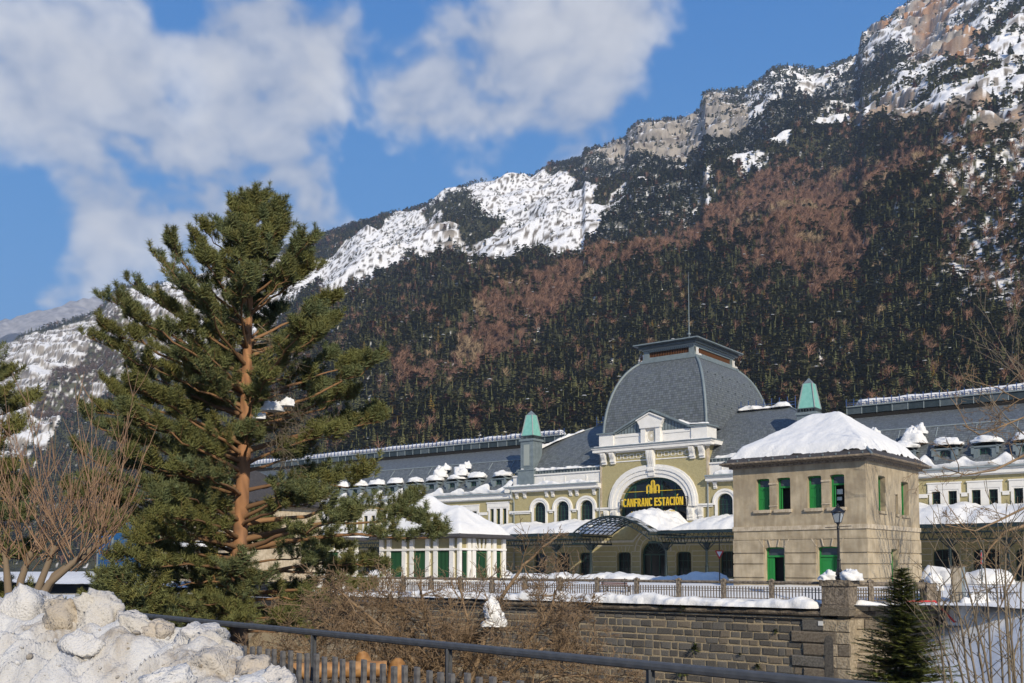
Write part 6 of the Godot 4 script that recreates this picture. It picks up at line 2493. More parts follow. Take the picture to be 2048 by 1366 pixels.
	mound(caps, Vector3(-0.45, 0.45, 0.1), Vector3(0.75, 0.42, 1.0), 812, 0.4, 10)
	snow_thing("pier_snow", caps, "lumps of snow on the lamp pier either side of the lamp foot", "", p.position, QUAY_TURN)
	# --- street lamp ---
	var l := thing("street_lamp", "black cast iron street lamp with a four sided lantern on the river pier", "street lamp", p.position + Vector3(0, 0.47, 0), QUAY_TURN)
	s = Shape.new()
	s.lathe(Vector3.ZERO, [[0.21, 0.0], [0.21, 0.10], [0.16, 0.16], [0.18, 0.26], [0.13, 0.36], [0.145, 0.42], [0.085, 0.52], [0.075, 0.85], [0.095, 0.90], [0.06, 0.98], [0.05, 2.3], [0.075, 2.36], [0.05, 2.44], [0.05, 2.52], [0.10, 2.6], [0.0, 2.62]], 12)
	part(l, "pole", s, mats.iron_black)
	s = Shape.new()
	s.tube([Vector3(-0.62, 2.40, 0), Vector3(0.62, 2.45, 0)], [0.018, 0.018], 6)
	part(l, "ladder_bar", s, mats.iron_black)
	s = Shape.new()
	var q0 := []
	for k in 4:
		var a := PI / 4 + k * PI / 2
		q0.append([Vector3(cos(a) * 0.15, 2.62, sin(a) * 0.15), Vector3(cos(a) * 0.29, 3.08, sin(a) * 0.29)])
	for k in 4:
		s.bar(q0[k][0], q0[k][1], 0.03, 0.03)
		s.bar(q0[k][1], q0[(k + 1) % 4][1], 0.035, 0.04)
		s.bar(q0[k][0], q0[(k + 1) % 4][0], 0.03, 0.03)
	part(l, "lantern_frame", s, mats.iron_black)
	for k in 4:
		s = Shape.new()
		var c0: Vector3 = (q0[0][0] + q0[2][0]) / 2.0
		s.quad(q0[k][0], q0[(k + 1) % 4][0], q0[(k + 1) % 4][1], q0[k][1], (q0[k][0] + q0[(k + 1) % 4][0]) / 2.0 - c0)
		part(l, "pane", s, mats.lamp_glass)
	s = Shape.new()
	s.lathe(Vector3(0, 3.08, 0), [[0.36, 0.0], [0.35, 0.04], [0.20, 0.16], [0.10, 0.24], [0.10, 0.30], [0.05, 0.34], [0.03, 0.40], [0.0, 0.43]], 4)
	part(l, "lantern_cap", s, mats.iron_black)
	# --- parapet fence on the wall: posts, top rail, pickets ---
	var f := thing("parapet_fence", "weathered concrete parapet fence with square posts and slim pickets on the river wall", "fence", quay_at + Vector3(0, 0, -0.42).rotated(Vector3.UP, QUAY_TURN), QUAY_TURN)
	s = Shape.new()
	s.box(Vector3(0, -0.10, 0), Vector3(0.21, 1.0, 0.21))
	s.box(Vector3(0, 0.40, 0), Vector3(0.25, 0.07, 0.25))
	s.lathe(Vector3(0, 0.43, 0), [[0.14, 0.0], [0.05, 0.06], [0.0, 0.07]], 4)
	var post := s.done()
	s = Shape.new()
	s.box(Vector3(0, -0.22, 0), Vector3(0.042, 0.56, 0.042))
	s.box(Vector3(0, 0.075, 0), Vector3(0.062, 0.04, 0.062))
	var picket := s.done()
	var n := 0
	for k in 18:
		var xp := -2.62 - k * 2.57
		part(f, "post", post, mats.old_concrete).position = Vector3(xp, 0, 0)
		s = Shape.new()
		var x1: float = xp + 2.57 if k > 0 else -0.02
		s.tube([Vector3(xp + 0.1, 0.30, 0), Vector3(x1 - 0.1, 0.30, 0)], [0.075, 0.075], 8)
		part(f, "top_rail", s, mats.old_concrete)
		s = Shape.new()
		for yy in [-0.02, -0.13, -0.47]: s.span(Vector3(xp + 0.1, yy - 0.018, -0.02), Vector3(x1 - 0.1, yy + 0.018, 0.02))
		part(f, "picket_rail", s, mats.old_concrete)
		for j in range(1, 15):
			if n >= 296: break
			part(f, "picket", picket, mats.old_concrete).position = Vector3(lerpf(xp + 0.08, x1 - 0.08, j / 15.0), 0, 0)
			n += 1
	# snow on the ledge before the fence
	var ridge := []
	for k in 60: ridge.append(Vector3(0.0 - k * 0.46, -0.86, -0.05))
	s = lumpy_strip(ridge, 0.95, 0.40, 831, 0.12, 0.5)
	snow_thing("ledge_snow", s, "layered snow lying on the ledge before the parapet fence", "", quay_at, QUAY_TURN)
	s = lumpy_strip([Vector3(-47.0, -0.95, -0.1), Vector3(-28.3, -0.95, -0.1)], 1.0, 0.30, 832, 0.2, 0.4)
	snow_thing("ledge_snow", s, "snow on the wall top to the left, behind the big bare shrub", "", quay_at, QUAY_TURN)
	# --- right of the pier: abutment, its fence, end pillar ---
	var a0 := Vector3(15.5, 0, -45.65)
	var turn := atan2(0.35, 3.3) * -1.0
	var a := thing("bridge_abutment", "pale stone abutment wall between the lamp pier and the snow capped pillar", "wall", a0, turn)
	s = Shape.new()
	s.span(Vector3(-0.6, -6.0, -1.2), Vector3(3.5, -1.0, 0.0))
	part(a, "mortar_bed", s, mats.mortar)
	for row in 9:
		var ax := 0.02
		while ax < 3.4:
			var aw := minf(r.randf_range(0.5, 0.95), 3.5 - ax)
			if aw < 0.2: break
			var q := Shape.new()
			q.rough_box(Vector3(ax + aw / 2, -1.55 - row * 0.5, 0.02), Vector3(aw - 0.035, 0.46, 0.14), Basis.IDENTITY, 0.03, r, 0.015)
			part(a, "stone", q, [mats.stone_pale, mats.stone_brown, mats.stone_pale][r.randi() % 3])
			ax += aw
	s = Shape.new()
	s.span(Vector3(-0.1, -1.22, -0.8), Vector3(3.55, -0.95, 0.16))
	s.span(Vector3(-0.1, -1.32, -0.8), Vector3(3.55, -1.22, 0.08))
	part(a, "coping", s, mats.coping)
	for k in 5:
		s = Shape.new()
		s.rough_box(Vector3(0.4 + k * 0.68, -0.82, -0.05), Vector3(0.64, 0.24, 0.5), Basis.IDENTITY, 0.03, r, 0.02)
		part(a, "coping_stone", s, mats.stone_pale)
	var af := thing("abutment_fence", "double row of slim pickets under a round concrete rail, right of the lamp pier", "fence", a0 + Vector3(0, 0, -0.25), turn)
	for k in 3: part(af, "post", post, mats.old_concrete).position = Vector3(0.95 + k * 1.15, 0, 0)
	for z in [0.0, -0.5]:
		s = Shape.new()
		s.tube([Vector3(-0.1, 0.28, z), Vector3(3.2, 0.26, z)], [0.085, 0.085], 8)
		part(af, "top_rail", s, mats.old_concrete)
		s = Shape.new()
		for yy in [-0.02, -0.17, -0.32, -0.5]: s.span(Vector3(-0.1, yy - 0.018, z - 0.02), Vector3(3.2, yy + 0.018, z + 0.02))
		part(af, "picket_rail", s, mats.old_concrete)
		for k in 28: part(af, "picket", picket, mats.old_concrete).position = Vector3(0.06 + k * 0.114, -0.02, z)
	var pl := thing("end_pillar", "round topped stone pillar ending the fence right of the spruce", "pillar", Vector3(18.95, 0, -45.1), turn)
	s = Shape.new()
	s.box(Vector3(0, -0.55, 0), Vector3(0.62, 1.3, 0.62))
	s.box(Vector3(0, 0.1, 0), Vector3(0.56, 0.5, 0.56))
	part(pl, "shaft", s, mats.old_concrete)
	s = Shape.new()
	s.tube([Vector3(-0.75, 0.22, 0), Vector3(0.25, 0.20, 0)], [0.17, 0.17], 10)
	part(pl, "round_cap", s, mats.coping)
	s = Shape.new()
	mound(s, Vector3(0.1, 0.33, 0), Vector3(0.72, 0.45, 0.75), 841, 0.35, 10)
	mound(s, Vector3(0.28, 0.0, 0.1), Vector3(0.42, 0.5, 0.55), 842, 0.35, 10)
	snow_thing("pillar_snow", s, "curled cap of snow on the round topped end pillar", "", pl.position, turn)
	s = lumpy_strip([Vector3(0.1, -0.72, 0.0), Vector3(1.0, -0.72, 0.0), Vector3(3.3, -0.72, 0.0)], 0.45, 0.16, 843, 0.1, 0.6)
	snow_thing("abutment_snow", s, "thin snow along the top of the pale abutment", "", a0, turn)
	# red pipe and a big lump of snow
	s = Shape.new()
	s.tube([Vector3(17.6, -0.48, -44.6), Vector3(18.75, -0.46, -44.3), Vector3(19.4, -1.35, -43.9), Vector3(19.65, -1.38, -43.9)], [0.045, 0.045, 0.045, 0.045], 8)
	tag(part(self, "red_pipe", s, mats.red_paint), "bent red pipe running down beside the end pillar", "pipe")
	s = Shape.new()
	mound(s, Vector3(20.3, -1.5, -44.3), Vector3(2.0, 1.35, 1.8), 851, 0.3, 16)
	snow_thing("snow_lump", s, "rounded lump of snow hanging over the red pipe")
	# plants on the wall
	var spots := [[-8.35, -1.0, 0.28, 0.26], [-7.1, -1.02, 0.3, 0.36], [-12.6, -0.98, 0.2, 0.14], [-10.5, -0.98, 0.2, 0.12], [-6.55, -3.1, 0.15, 0.42], [-4.05, -3.2, 0.15, 0.16], [-3.15, -3.75, 0.15, 0.28], [-7.3, -4.3, 0.15, 0.45], [-2.2, -2.0, 0.12, 0.2]]
	var says := ["green tuft on the coping left of its larger twin", "larger yellow green tuft on the coping", "small moss patch far left on the coping", "low moss patch left of the green tufts on the coping", "dark green bush growing out of the middle of the river wall", "tiny tuft between the stones near the wall's right end", "small bush low on the river wall near the pier", "bush at the foot of the river wall above the steel rail", "thin weed under the coping by the pier"]
	for k in spots.size():
		var q: Array = spots[k]
		tuft(says[k], qp(q[0], q[1], q[2]), q[3], 860 + k)


func tuft(label: String, at: Vector3, size: float, rnd: int) -> void:
	var r := dice(rnd)
	var s := Shape.new()
	s.inked = true
	for k in 90:
		var d := Vector3(r.randf_range(-1, 1), r.randf_range(-0.3, 1.2), r.randf_range(-0.2, 1)).normalized()
		var a := d * size * r.randf_range(0.0, 0.5)
		s.ink = Color(0.10, 0.115, 0.022).lerp(Color(0.045, 0.065, 0.018), r.randf()) * r.randf_range(0.7, 1.4)
		kite(s, a, a + (d + Vector3(r.randf_range(-0.5, 0.5), r.randf_range(-0.5, 0.5), r.randf_range(-0.5, 0.5))).normalized() * size * r.randf_range(0.25, 0.55), size * 0.09, 0.0)
	var o := part(self, "wall_plant", s, mats.needles)
	o.position = at
	tag(o, label, "plant", "plants rooted in the river wall")


# ---------- signs, bench, iron fence ----------
func build_street_things() -> void:
	var s := Shape.new()
	var at := Vector3(12.9, 0, -62.0)
	var g := thing("give_way_sign", "red bordered triangular give way sign on a tall dark post before the canopy", "road sign", at, -0.15)
	s.tube([Vector3(0, -0.3, 0), Vector3(0, 3.2, 0)], [0.035, 0.03], 8)
	part(g, "post", s, mats.iron_black)
	s = Shape.new()
	s.outline(PackedVector2Array([Vector2(-0.27, 2.00), Vector2(-0.23, 2.05), Vector2(0.23, 2.05), Vector2(0.27, 2.00), Vector2(0.03, 1.53), Vector2(-0.03, 1.53)]), 0.03, 0.05)
	part(g, "red_border", s, mats.red_paint)
	s = Shape.new()
	s.outline(PackedVector2Array([Vector2(-0.17, 1.98), Vector2(0.17, 1.98), Vector2(0.0, 1.65)]), 0.05, 0.056)
	part(g, "white_field", s, mats.sign_white)
	# back of a sign at the right
	var b := thing("road_sign", "road sign seen edge on, red rimmed triangle with grey back on a grey post", "road sign", Vector3(22.6, 0, -48.0), 1.05)
	s = Shape.new()
	s.tube([Vector3(0, -0.4, 0), Vector3(0, 1.85, 0)], [0.035, 0.035], 8)
	part(b, "post", s, mats.galvanised)
	s = Shape.new()
	s.outline(PackedVector2Array([Vector2(-0.32, 1.22), Vector2(0.32, 1.22), Vector2(0.0, 1.80)]), 0.03, 0.045)
	part(b, "plate", s, mats.galvanised)
	s = Shape.new()
	s.outline(PackedVector2Array([Vector2(-0.33, 1.20), Vector2(0.33, 1.20), Vector2(0.0, 1.82)]), -0.01, 0.03)
	part(b, "red_border", s, mats.red_paint)
	# cabinet
	var c := thing("street_cabinet", "narrow cabinet with a boarded front and a blue grey side beside the iron fence", "cabinet", Vector3(19.85, -0.5, -44.4), -0.75)
	s = Shape.new()
	s.box(Vector3(0, 0.78, 0), Vector3(0.46, 1.56, 0.40))
	part(c, "side", s, mats.galvanised)
	s = Shape.new()
	for k in 4: s.box(Vector3(-0.243, 0.78, -0.15 + k * 0.1), Vector3(0.02, 1.5, 0.092))
	for k in 4: s.box(Vector3(-0.16 + k * 0.105, 0.78, 0.21), Vector3(0.096, 1.5, 0.02))
	part(c, "board", s, mats.band_cream)
	s = Shape.new()
	s.box(Vector3(0, 1.58, 0), Vector3(0.52, 0.05, 0.46))
	part(c, "lid", s, mats.old_concrete)
	# black iron fence on the bridge, right
	var f := thing("iron_fence", "thin black iron fence with two rails along the bridge at the right", "fence", Vector3(19.3, 0, -44.0), -0.02)
	s = Shape.new()
	s.span(Vector3(0, -0.08, -0.015), Vector3(9.0, -0.05, 0.015))
	s.span(Vector3(0, -0.32, -0.012), Vector3(9.0, -0.30, 0.012))
	s.span(Vector3(0, -0.72, -0.012), Vector3(9.0, -0.70, 0.012))
	part(f, "rail", s, mats.iron_black)
	s = Shape.new()
	s.box(Vector3(0, -0.38, 0), Vector3(0.018, 0.72, 0.018))
	var pk := s.done()
	for k in 60: part(f, "picket", pk, mats.iron_black).position = Vector3(0.08 + k * 0.15, 0, 0)
	s = Shape.new()
	s.box(Vector3(0, -0.35, 0), Vector3(0.045, 0.85, 0.045))
	var po := s.done()
	for k in 5: part(f, "post", po, mats.iron_black).position = Vector3(k * 2.2, 0, 0)
	# second fence farther back, under the right-hand arches
	var f2 := thing("iron_fence", "black iron fence under the right wing's dark ground floor openings", "fence", sp(20.2, 0, 6.6), STATION_TURN)
	s = Shape.new()
	s.span(Vector3(0, 1.0, -0.015), Vector3(5.0, 1.04, 0.015))
	s.span(Vector3(0, 0.12, -0.012), Vector3(5.0, 0.15, 0.012))
	part(f2, "rail", s, mats.iron_black)
	s = Shape.new()
	s.box(Vector3(0, 0.55, 0), Vector3(0.02, 1.0, 0.02))
	pk = s.done()
	for k in 34: part(f2, "picket", pk, mats.iron_black).position = Vector3(0.05 + k * 0.148, 0, 0)
	# bench
	var be := thing("bench", "reddish brown slatted bench seen from behind through the parapet fence", "bench", qp(-13.3, -0.5, -2.6), QUAY_TURN)
	for k in 4:
		s = Shape.new()
		s.box(Vector3(0, 0.52 + k * 0.10, 0.0), Vector3(1.8, 0.08, 0.03))
		part(be, "backrest_slat", s, mats.bench_brown)
	for k in 3:
		s = Shape.new()
		s.box(Vector3(0, 0.44, -0.12 - k * 0.13), Vector3(1.8, 0.03, 0.11))
		part(be, "seat_slat", s, mats.bench_brown)
	for x in [-0.75, 0.75]:
		s = Shape.new()
		s.box(Vector3(x, 0.2, -0.05), Vector3(0.06, 0.45, 0.06))
		s.box(Vector3(x, 0.2, -0.40), Vector3(0.06, 0.45, 0.06))
		s.box(Vector3(x, 0.6, 0.02), Vector3(0.05, 0.6, 0.03))
		part(be, "leg", s, mats.iron_black)


# ---------- the railing, picket fence and log barrier by the road ----------
func build_railing() -> void:
	var a := Vector3(-7.4, 0.60, -14.95)
	var b := Vector3(2.72, 0.60, -3.50)
	var dir := (b - a).normalized()
	var turn := atan2(-dir.z, dir.x)
	var g := thing("steel_railing", "dark steel handrail on flat posts running along the road edge", "railing", Vector3(a.x, -0.45, a.z), turn)
	var len := (b - a).length()
	var s := Shape.new()
	# a rounded flat rail
	var prof := PackedVector2Array()
	for k in 12:
		var q := TAU * k / 12.0
		prof.append(Vector2(signf(cos(q)) * pow(absf(cos(q)), 0.6) * 0.036, signf(sin(q)) * pow(absf(sin(q)), 0.6) * 0.027))
	s.outline(prof, 0.0, len, Transform3D(Basis(Vector3(0, 0, 1), Vector3.UP, Vector3(1, 0, 0)), Vector3(0, 1.03, 0)))
	part(g, "handrail", s, mats.steel_rail)
	# posts where the line meets them, 1.86 m apart
	var p0: float = (Vector3(0.785, 0, -5.69) - Vector3(a.x, 0, a.z)).dot(dir)
	for k in range(-1, 8):
		var x := p0 - k * 1.86
		if x < 0.1 or x > len: continue
		s = Shape.new()
		s.box(Vector3(x, 0.42, 0), Vector3(0.012, 1.18, 0.085), Basis(Vector3.UP, 0.62))
		s.box(Vector3(x, 0.98, 0), Vector3(0.02, 0.10, 0.06), Basis(Vector3.UP, 0.62))
		s.box(Vector3(x, 0.42, 0), Vector3(0.010, 1.18, 0.050), Basis(Vector3.UP, 0.62 + PI / 2))
		part(g, "post", s, mats.steel_rail)
	# grey picket fence before it
	var off := Vector3(-dir.z, 0, dir.x)
	if off.z < 0: off = -off
	var f := thing("picket_fence", "low fence of weathered grey wooden pickets in front of the steel railing", "fence", Vector3(a.x, -0.45, a.z) + off * 0.14, turn)
	var r := dice(515)
	s = Shape.new()
	s.span(Vector3(0.2, 0.58, -0.05), Vector3(len, 0.64, -0.02))
	s.span(Vector3(0.2, 0.12, -0.05), Vector3(len, 0.18, -0.02))
	part(f, "rail", s, mats.grey_wood)
	var looks := []
	for k in 4:
		s = Shape.new()
		s.rough_box(Vector3(0, 0.41, 0), Vector3(0.046, 0.92, 0.03), Basis.IDENTITY, 0.006, r, 0.003)
		looks.append(s.done())
	var n := int((len - 0.4) / 0.139)
	for k in n:
		var o := part(f, "picket", looks[k % 4], mats.grey_wood)
		o.position = Vector3(0.3 + k * 0.139, r.randf_range(-0.012, 0.012), 0.0)
		o.rotation.z = r.randf_range(-0.02, 0.02)
	# log barrier behind
	var l := thing("log_barrier", "orange brown log barrier with round ended posts behind the railing", "barrier", Vector3(-1.55, -0.7, -9.6), 0.12)
	s = Shape.new()
	s.tube([Vector3(-0.85, 0.835, 0), Vector3(0.35, 0.855, 0)], [0.082, 0.078], 14)
	part(l, "rail_log", s, mats.log_wood)
	s = Shape.new()
	s.tube([Vector3(0.33, -0.4, -0.02), Vector3(0.45, 0.86, -0.02), Vector3(0.455, 0.92, -0.02), Vector3(0.458, 0.955, -0.02)], [0.085, 0.085, 0.07, 0.03], 14)
	part(l, "post_log", s, mats.log_wood)
	s = Shape.new()
	s.tube([Vector3(0.36, -0.2, -0.13), Vector3(0.12, 0.92, -0.13), Vector3(0.108, 0.98, -0.13), Vector3(0.10, 1.01, -0.13)], [0.08, 0.08, 0.065, 0.03], 14)
	part(l, "brace_log", s, mats.log_wood)
	s = Shape.new()
	s.lathe(Vector3(0.40, 0.45, 0.075), [[0.0, 0.0], [0.022, 0.0], [0.022, 0.012], [0.0, 0.014]], 8)
	part(l, "bolt", s, mats.galvanised)


# ---------- ploughed snow at the road edge ----------
func build_snowbank() -> void:
	var top := [-7.0, 0.98, -4.5, 0.93, -3.2, 0.88, -2.95, 0.80, -2.70, 0.83, -2.55, 0.82, -2.42, 0.83, -2.25, 0.76, -2.05, 0.73, -1.84, 0.75, -1.72, 0.71, -1.58, 0.65, -1.49, 0.61, -1.42, 0.58, -1.30, 0.57, -1.215, 0.56, -1.13, 0.54, -0.977, 0.50, -0.875, 0.45, -0.60, 0.22, -0.30, 0.0, 0.2, -0.45, 1.0, -0.6]
	var deep := [-7.0, -6.6, -3.2, -6.2, -2.4, -5.9, -1.84, -5.6, -1.4, -5.2, -0.9, -4.6, 0.0, -4.1, 1.0, -3.8]
	var chunk := FastNoiseLite.new()
	chunk.noise_type = FastNoiseLite.TYPE_CELLULAR
	chunk.seed = 12
	chunk.frequency = 2.6
	chunk.cellular_return_type = FastNoiseLite.RETURN_DISTANCE
	chunk.domain_warp_enabled = true
	chunk.domain_warp_amplitude = 0.10
	chunk.domain_warp_frequency = 2.6
	chunk.fractal_type = FastNoiseLite.FRACTAL_NONE
	chunk.domain_warp_fractal_type = FastNoiseLite.DOMAIN_WARP_FRACTAL_NONE
	var small: FastNoiseLite = chunk.duplicate()
	small.frequency = 6.0
	small.seed = 77
	var soft := fbm(71, 1.3, 4)
	var fine := fbm(72, 9.0, 2)
	var gouge := fbm(73, 1.9, 2, FastNoiseLite.FRACTAL_RIDGED)
	var dirt := fbm(74, 1.4, 4)
	var rows := []
	var tints := []
	var nx := 420
	var nz := 230
	for i in nz + 1:
		var row := PackedVector3Array()
		var tr := PackedColorArray()
		var d := lerpf(-1.1, 1.7, float(i) / nz)
		for j in nx + 1:
			var x := lerpf(-4.3, 0.9, float(j) / nx)
			var z := bearing_line(deep, x) + d
			var c := bearing_line(top, x)
			var y: float
			if d < 0.0: y = c + 0.55 * d * absf(d) * 0.6 + 0.30 * d
			else: y = c - 0.26 * d - 0.17 * d * d
			var near := exp(-pow((d - 0.12) / 0.55, 2.0))
			var cd := chunk.get_noise_2d(x, z * 1.15) + 1.0
			var lump := clampf(1.0 - 1.5 * cd * cd, 0.0, 1.0)
			var cd2 := small.get_noise_2d(x, z * 1.15) + 1.0
			var lump2 := clampf(1.0 - 1.5 * cd2 * cd2, 0.0, 1.0)
			var body := smoothstep(0.9, 0.3, absf(x + 0.2)) if x > -0.9 else 1.0
			y += (0.10 * lump + 0.065 * lump2) * (0.20 + 0.95 * near) - 0.06 * near * (1.0 if x < -0.7 else 0.4)
			y += 0.07 * soft.get_noise_2d(x * 1.2, z * 1.2)
			# scraped furrows running down the front
			var u := x * 0.86 + z * 0.5
			var v := -x * 0.5 + z * 0.86
			var gg := gouge.get_noise_2d(u * 1.5, v * 0.42)
			y += 0.12 * (gg - 0.3) * smoothstep(0.15, 0.7, d) * smoothstep(-0.9, -1.7, x)
			y += 0.020 * fine.get_noise_2d(x * 0.42, z * 0.42) + 0.006 * fine.get_noise_2d(x * 1.1 + 5.0, z * 1.1)
			row.append(Vector3(x, maxf(y, -0.5), z))
			var dd: float = dirt.get_noise_2d(x * 1.2, z * 1.6)
			var k := clampf(near * 0.75 + 0.35 * dd + 0.55 * (lump2 - 0.55) * near - 0.05, 0.0, 1.0)
			k *= clampf(0.55 + dd * 2.6, 0.0, 1.0)
			var grey := clampf(0.45 * dirt.get_noise_2d(x * 0.9 + 9.0, z * 0.9) + 0.25 * fine.get_noise_2d(x, z), 0.0, 0.5) * smoothstep(0.2, 0.9, d)
			var col := Color(0.53, 0.53, 0.53).lerp(Color(0.36, 0.315, 0.255), k * 0.6)
			col = col.lerp(Color(0.28, 0.235, 0.18), clampf((k - 0.42) * 1.6 * clampf(0.4 + fine.get_noise_2d(x * 2.0, z * 2.0) * 2.0, 0.0, 1.0), 0.0, 0.7))
			col = col.lerp(Color(0.33, 0.32, 0.305), grey * 1.7)
			tr.append(col)
		rows.append(row)
		tints.append(tr)
	var pos := PackedVector3Array()
	var nor := PackedVector3Array()
	var cols := PackedColorArray()
	var idx := PackedInt32Array()
	for i in nz + 1:
		for j in nx + 1:
			pos.append(rows[i][j])
			cols.append(tints[i][j])
			var m: Vector3 = (rows[mini(i + 1, nz)][j] - rows[maxi(i - 1, 0)][j]).cross(rows[i][mini(j + 1, nx)] - rows[i][maxi(j - 1, 0)]).normalized()
			nor.append(m if m.y > 0.0 else -m)
	for i in nz:
		for j in nx:
			var k := i * (nx + 1) + j
			idx.append_array([k, k + 1, k + nx + 2, k, k + nx + 2, k + nx + 1])
	if (pos[idx[1]] - pos[idx[0]]).cross(pos[idx[2]] - pos[idx[0]]).y > 0.0:
		idx.reverse()
	var arr := []
	arr.resize(Mesh.ARRAY_MAX)
	arr[Mesh.ARRAY_VERTEX] = pos
	arr[Mesh.ARRAY_NORMAL] = nor
	arr[Mesh.ARRAY_COLOR] = cols
	arr[Mesh.ARRAY_INDEX] = idx
	var mesh := ArrayMesh.new()
	mesh.add_surface_from_arrays(Mesh.PRIMITIVE_TRIANGLES, arr)
	tag(part(self, "snowbank", mesh, mats.dirty_snow), "ploughed bank of lumpy snow stained brown at the road edge, lower left", "snow", "", "stuff")
	# crumbs and small clods lying on it
	var cr := dice(99)
	var clod := Shape.new()
	clod.lathe(Vector3.ZERO, [[0.05, -0.5], [0.8, -0.3], [1.0, 0.1], [0.62, 0.62], [0.05, 0.8]], 6)
	var where := []
	var tones := PackedColorArray()
	for k in 2600:
		var i := cr.randi_range(8, nz - 8)
		var j := cr.randi_range(4, nx - 60)
		if dirt.get_noise_2d(pos[i * (nx + 1) + j].x * 2.0, pos[i * (nx + 1) + j].z * 2.0) < -0.05 and cr.randf() < 0.75: continue
		var big := 0.004 + 0.022 * pow(cr.randf(), 3.0)
		where.append(Transform3D(Basis.from_euler(Vector3(cr.randf() * 6.0, cr.randf() * 6.0, cr.randf() * 6.0)).scaled(Vector3(big, big * 0.8, big * cr.randf_range(0.7, 1.3))), pos[i * (nx + 1) + j] + Vector3(0, big * 0.3, 0)))
		tones.append(Color(0.56, 0.555, 0.55).lerp(Color(0.26, 0.22, 0.17), pow(cr.randf(), 2.5)))
	tag(copies(self, "snow_crumbs", clod.done(), mats.dirty_snow, where, tones), "crumbs and small clods of snow and grit on the ploughed bank", "snow", "", "stuff")
	# loose blocks along its crest
	var r := dice(88)
	var blocks := [[-2.93, 0.0, 0.26, 0.1], [-2.66, 0.06, 0.20, 0.7], [-2.58, 0.16, 0.22, 0.9], [-2.42, 0.05, 0.28, 0.4], [-2.20, 0.02, 0.18, 0.3], [-2.10, 0.08, 0.20, 0.5], [-1.98, 0.05, 0.15, 0.8], [-1.72, 0.0, 0.20, 0.2], [-1.60, 0.05, 0.18, 0.5], [-1.50, 0.15, 0.24, 0.6], [-1.30, 0.05, 0.16, 0.8], [-1.10, 0.05, 0.15, 0.3], [-2.30, 0.45, 0.16, 0.1], [-1.66, 0.62, 0.20, 0.05], [-3.25, 0.2, 0.20, 0.2]]
	var says := ["pale block of snow at the left of the crest", "brown stained block, third from the left on the crest", "dark brown lump in front of the stained block", "large cream block in the middle of the crest", "small grey white block right of the large cream block", "rounded white block above the end of the hidden handrail", "dirty brown chip between two white blocks on the crest", "upright white block where the handrail comes out", "white block leaning on the upright one", "broad stained block just left of the first railing post", "dark crusted lump at the right end of the bank", "last small block at the right end of the bank", "white block on the front slope below the large cream block", "smooth white block on the front slope left of the railing post", "half buried block at the far left"]
	for k in blocks.size():
		var q: Array = blocks[k]
		var s := Shape.new()
		var bn := fbm(1200 + k, 0.8, 4)
		var rws := []
		var size := Vector3(q[2] * r.randf_range(1.1, 1.5), q[2] * r.randf_range(0.85, 1.15), q[2])
		for i in 17:
			var row := []
			var th := -PI / 2 + PI * i / 16.0
			for j in 29:
				var ph := TAU * (j % 28) / 28.0
				var d := Vector3(cos(ph) * cos(th), sin(th), sin(ph) * cos(th))
				# squarish lump
				var e := Vector3(signf(d.x) * pow(absf(d.x), 0.7), signf(d.y) * pow(absf(d.y), 0.7), signf(d.z) * pow(absf(d.z), 0.7))
				row.append(e * size * 0.5 * (1.0 + 0.55 * bn.get_noise_3dv(d * 0.9) + 0.16 * bn.get_noise_3dv(d * 4.0)))
			rws.append(row)
		s.inked = true
		s.ink = Color(0.56, 0.555, 0.545).lerp(Color(0.36, 0.30, 0.22), q[3] * 0.9)
		s.sheet(rws, Vector3.ZERO)
		var x: float = q[0]
		var o := part(self, "snow_block", outward(s), mats.dirty_snow)
		o.position = Vector3(x, bearing_line(top, x) - 0.26 * q[1] + 0.035, bearing_line(deep, x) + q[1])
		o.rotation = Vector3(r.randf_range(-0.5, 0.5), r.randf() * TAU, r.randf_range(-0.5, 0.5))
		tag(o, says[k], "snow block", "blocks of snow on the ploughed bank")


func outward(s: Shape) -> Shape:
	# turns every face of a closed lump away from its middle
	for k in range(0, s.v.size(), 3):
		for j in 3:
			if s.n[k + j].dot(s.v[k + j]) < 0.0: s.n[k + j] = -s.n[k + j]
		if (s.v[k + 1] - s.v[k]).cross(s.v[k + 2] - s.v[k]).dot(s.v[k]) > 0.0:
			var t := s.v[k + 1]; s.v[k + 1] = s.v[k + 2]; s.v[k + 2] = t
			var m := s.n[k + 1]; s.n[k + 1] = s.n[k + 2]; s.n[k + 2] = m
	return s


# ---------- plants near the camera ----------
func spot(u: float, v: float, far: float) -> Vector3:
	# a point in metres from bearings read off the survey photo: across, up, distance
	var x := (u - 1024.0) / 1991.0
	var y := (1008.0 - v) / 1991.0
	var c := cos(deg_to_rad(3.5))
	var n := sin(deg_to_rad(3.5))
	return Vector3(x, y * c + n, -(c - y * n)) * (far / (c - y * n)) + Vector3(0, EYE, 0)


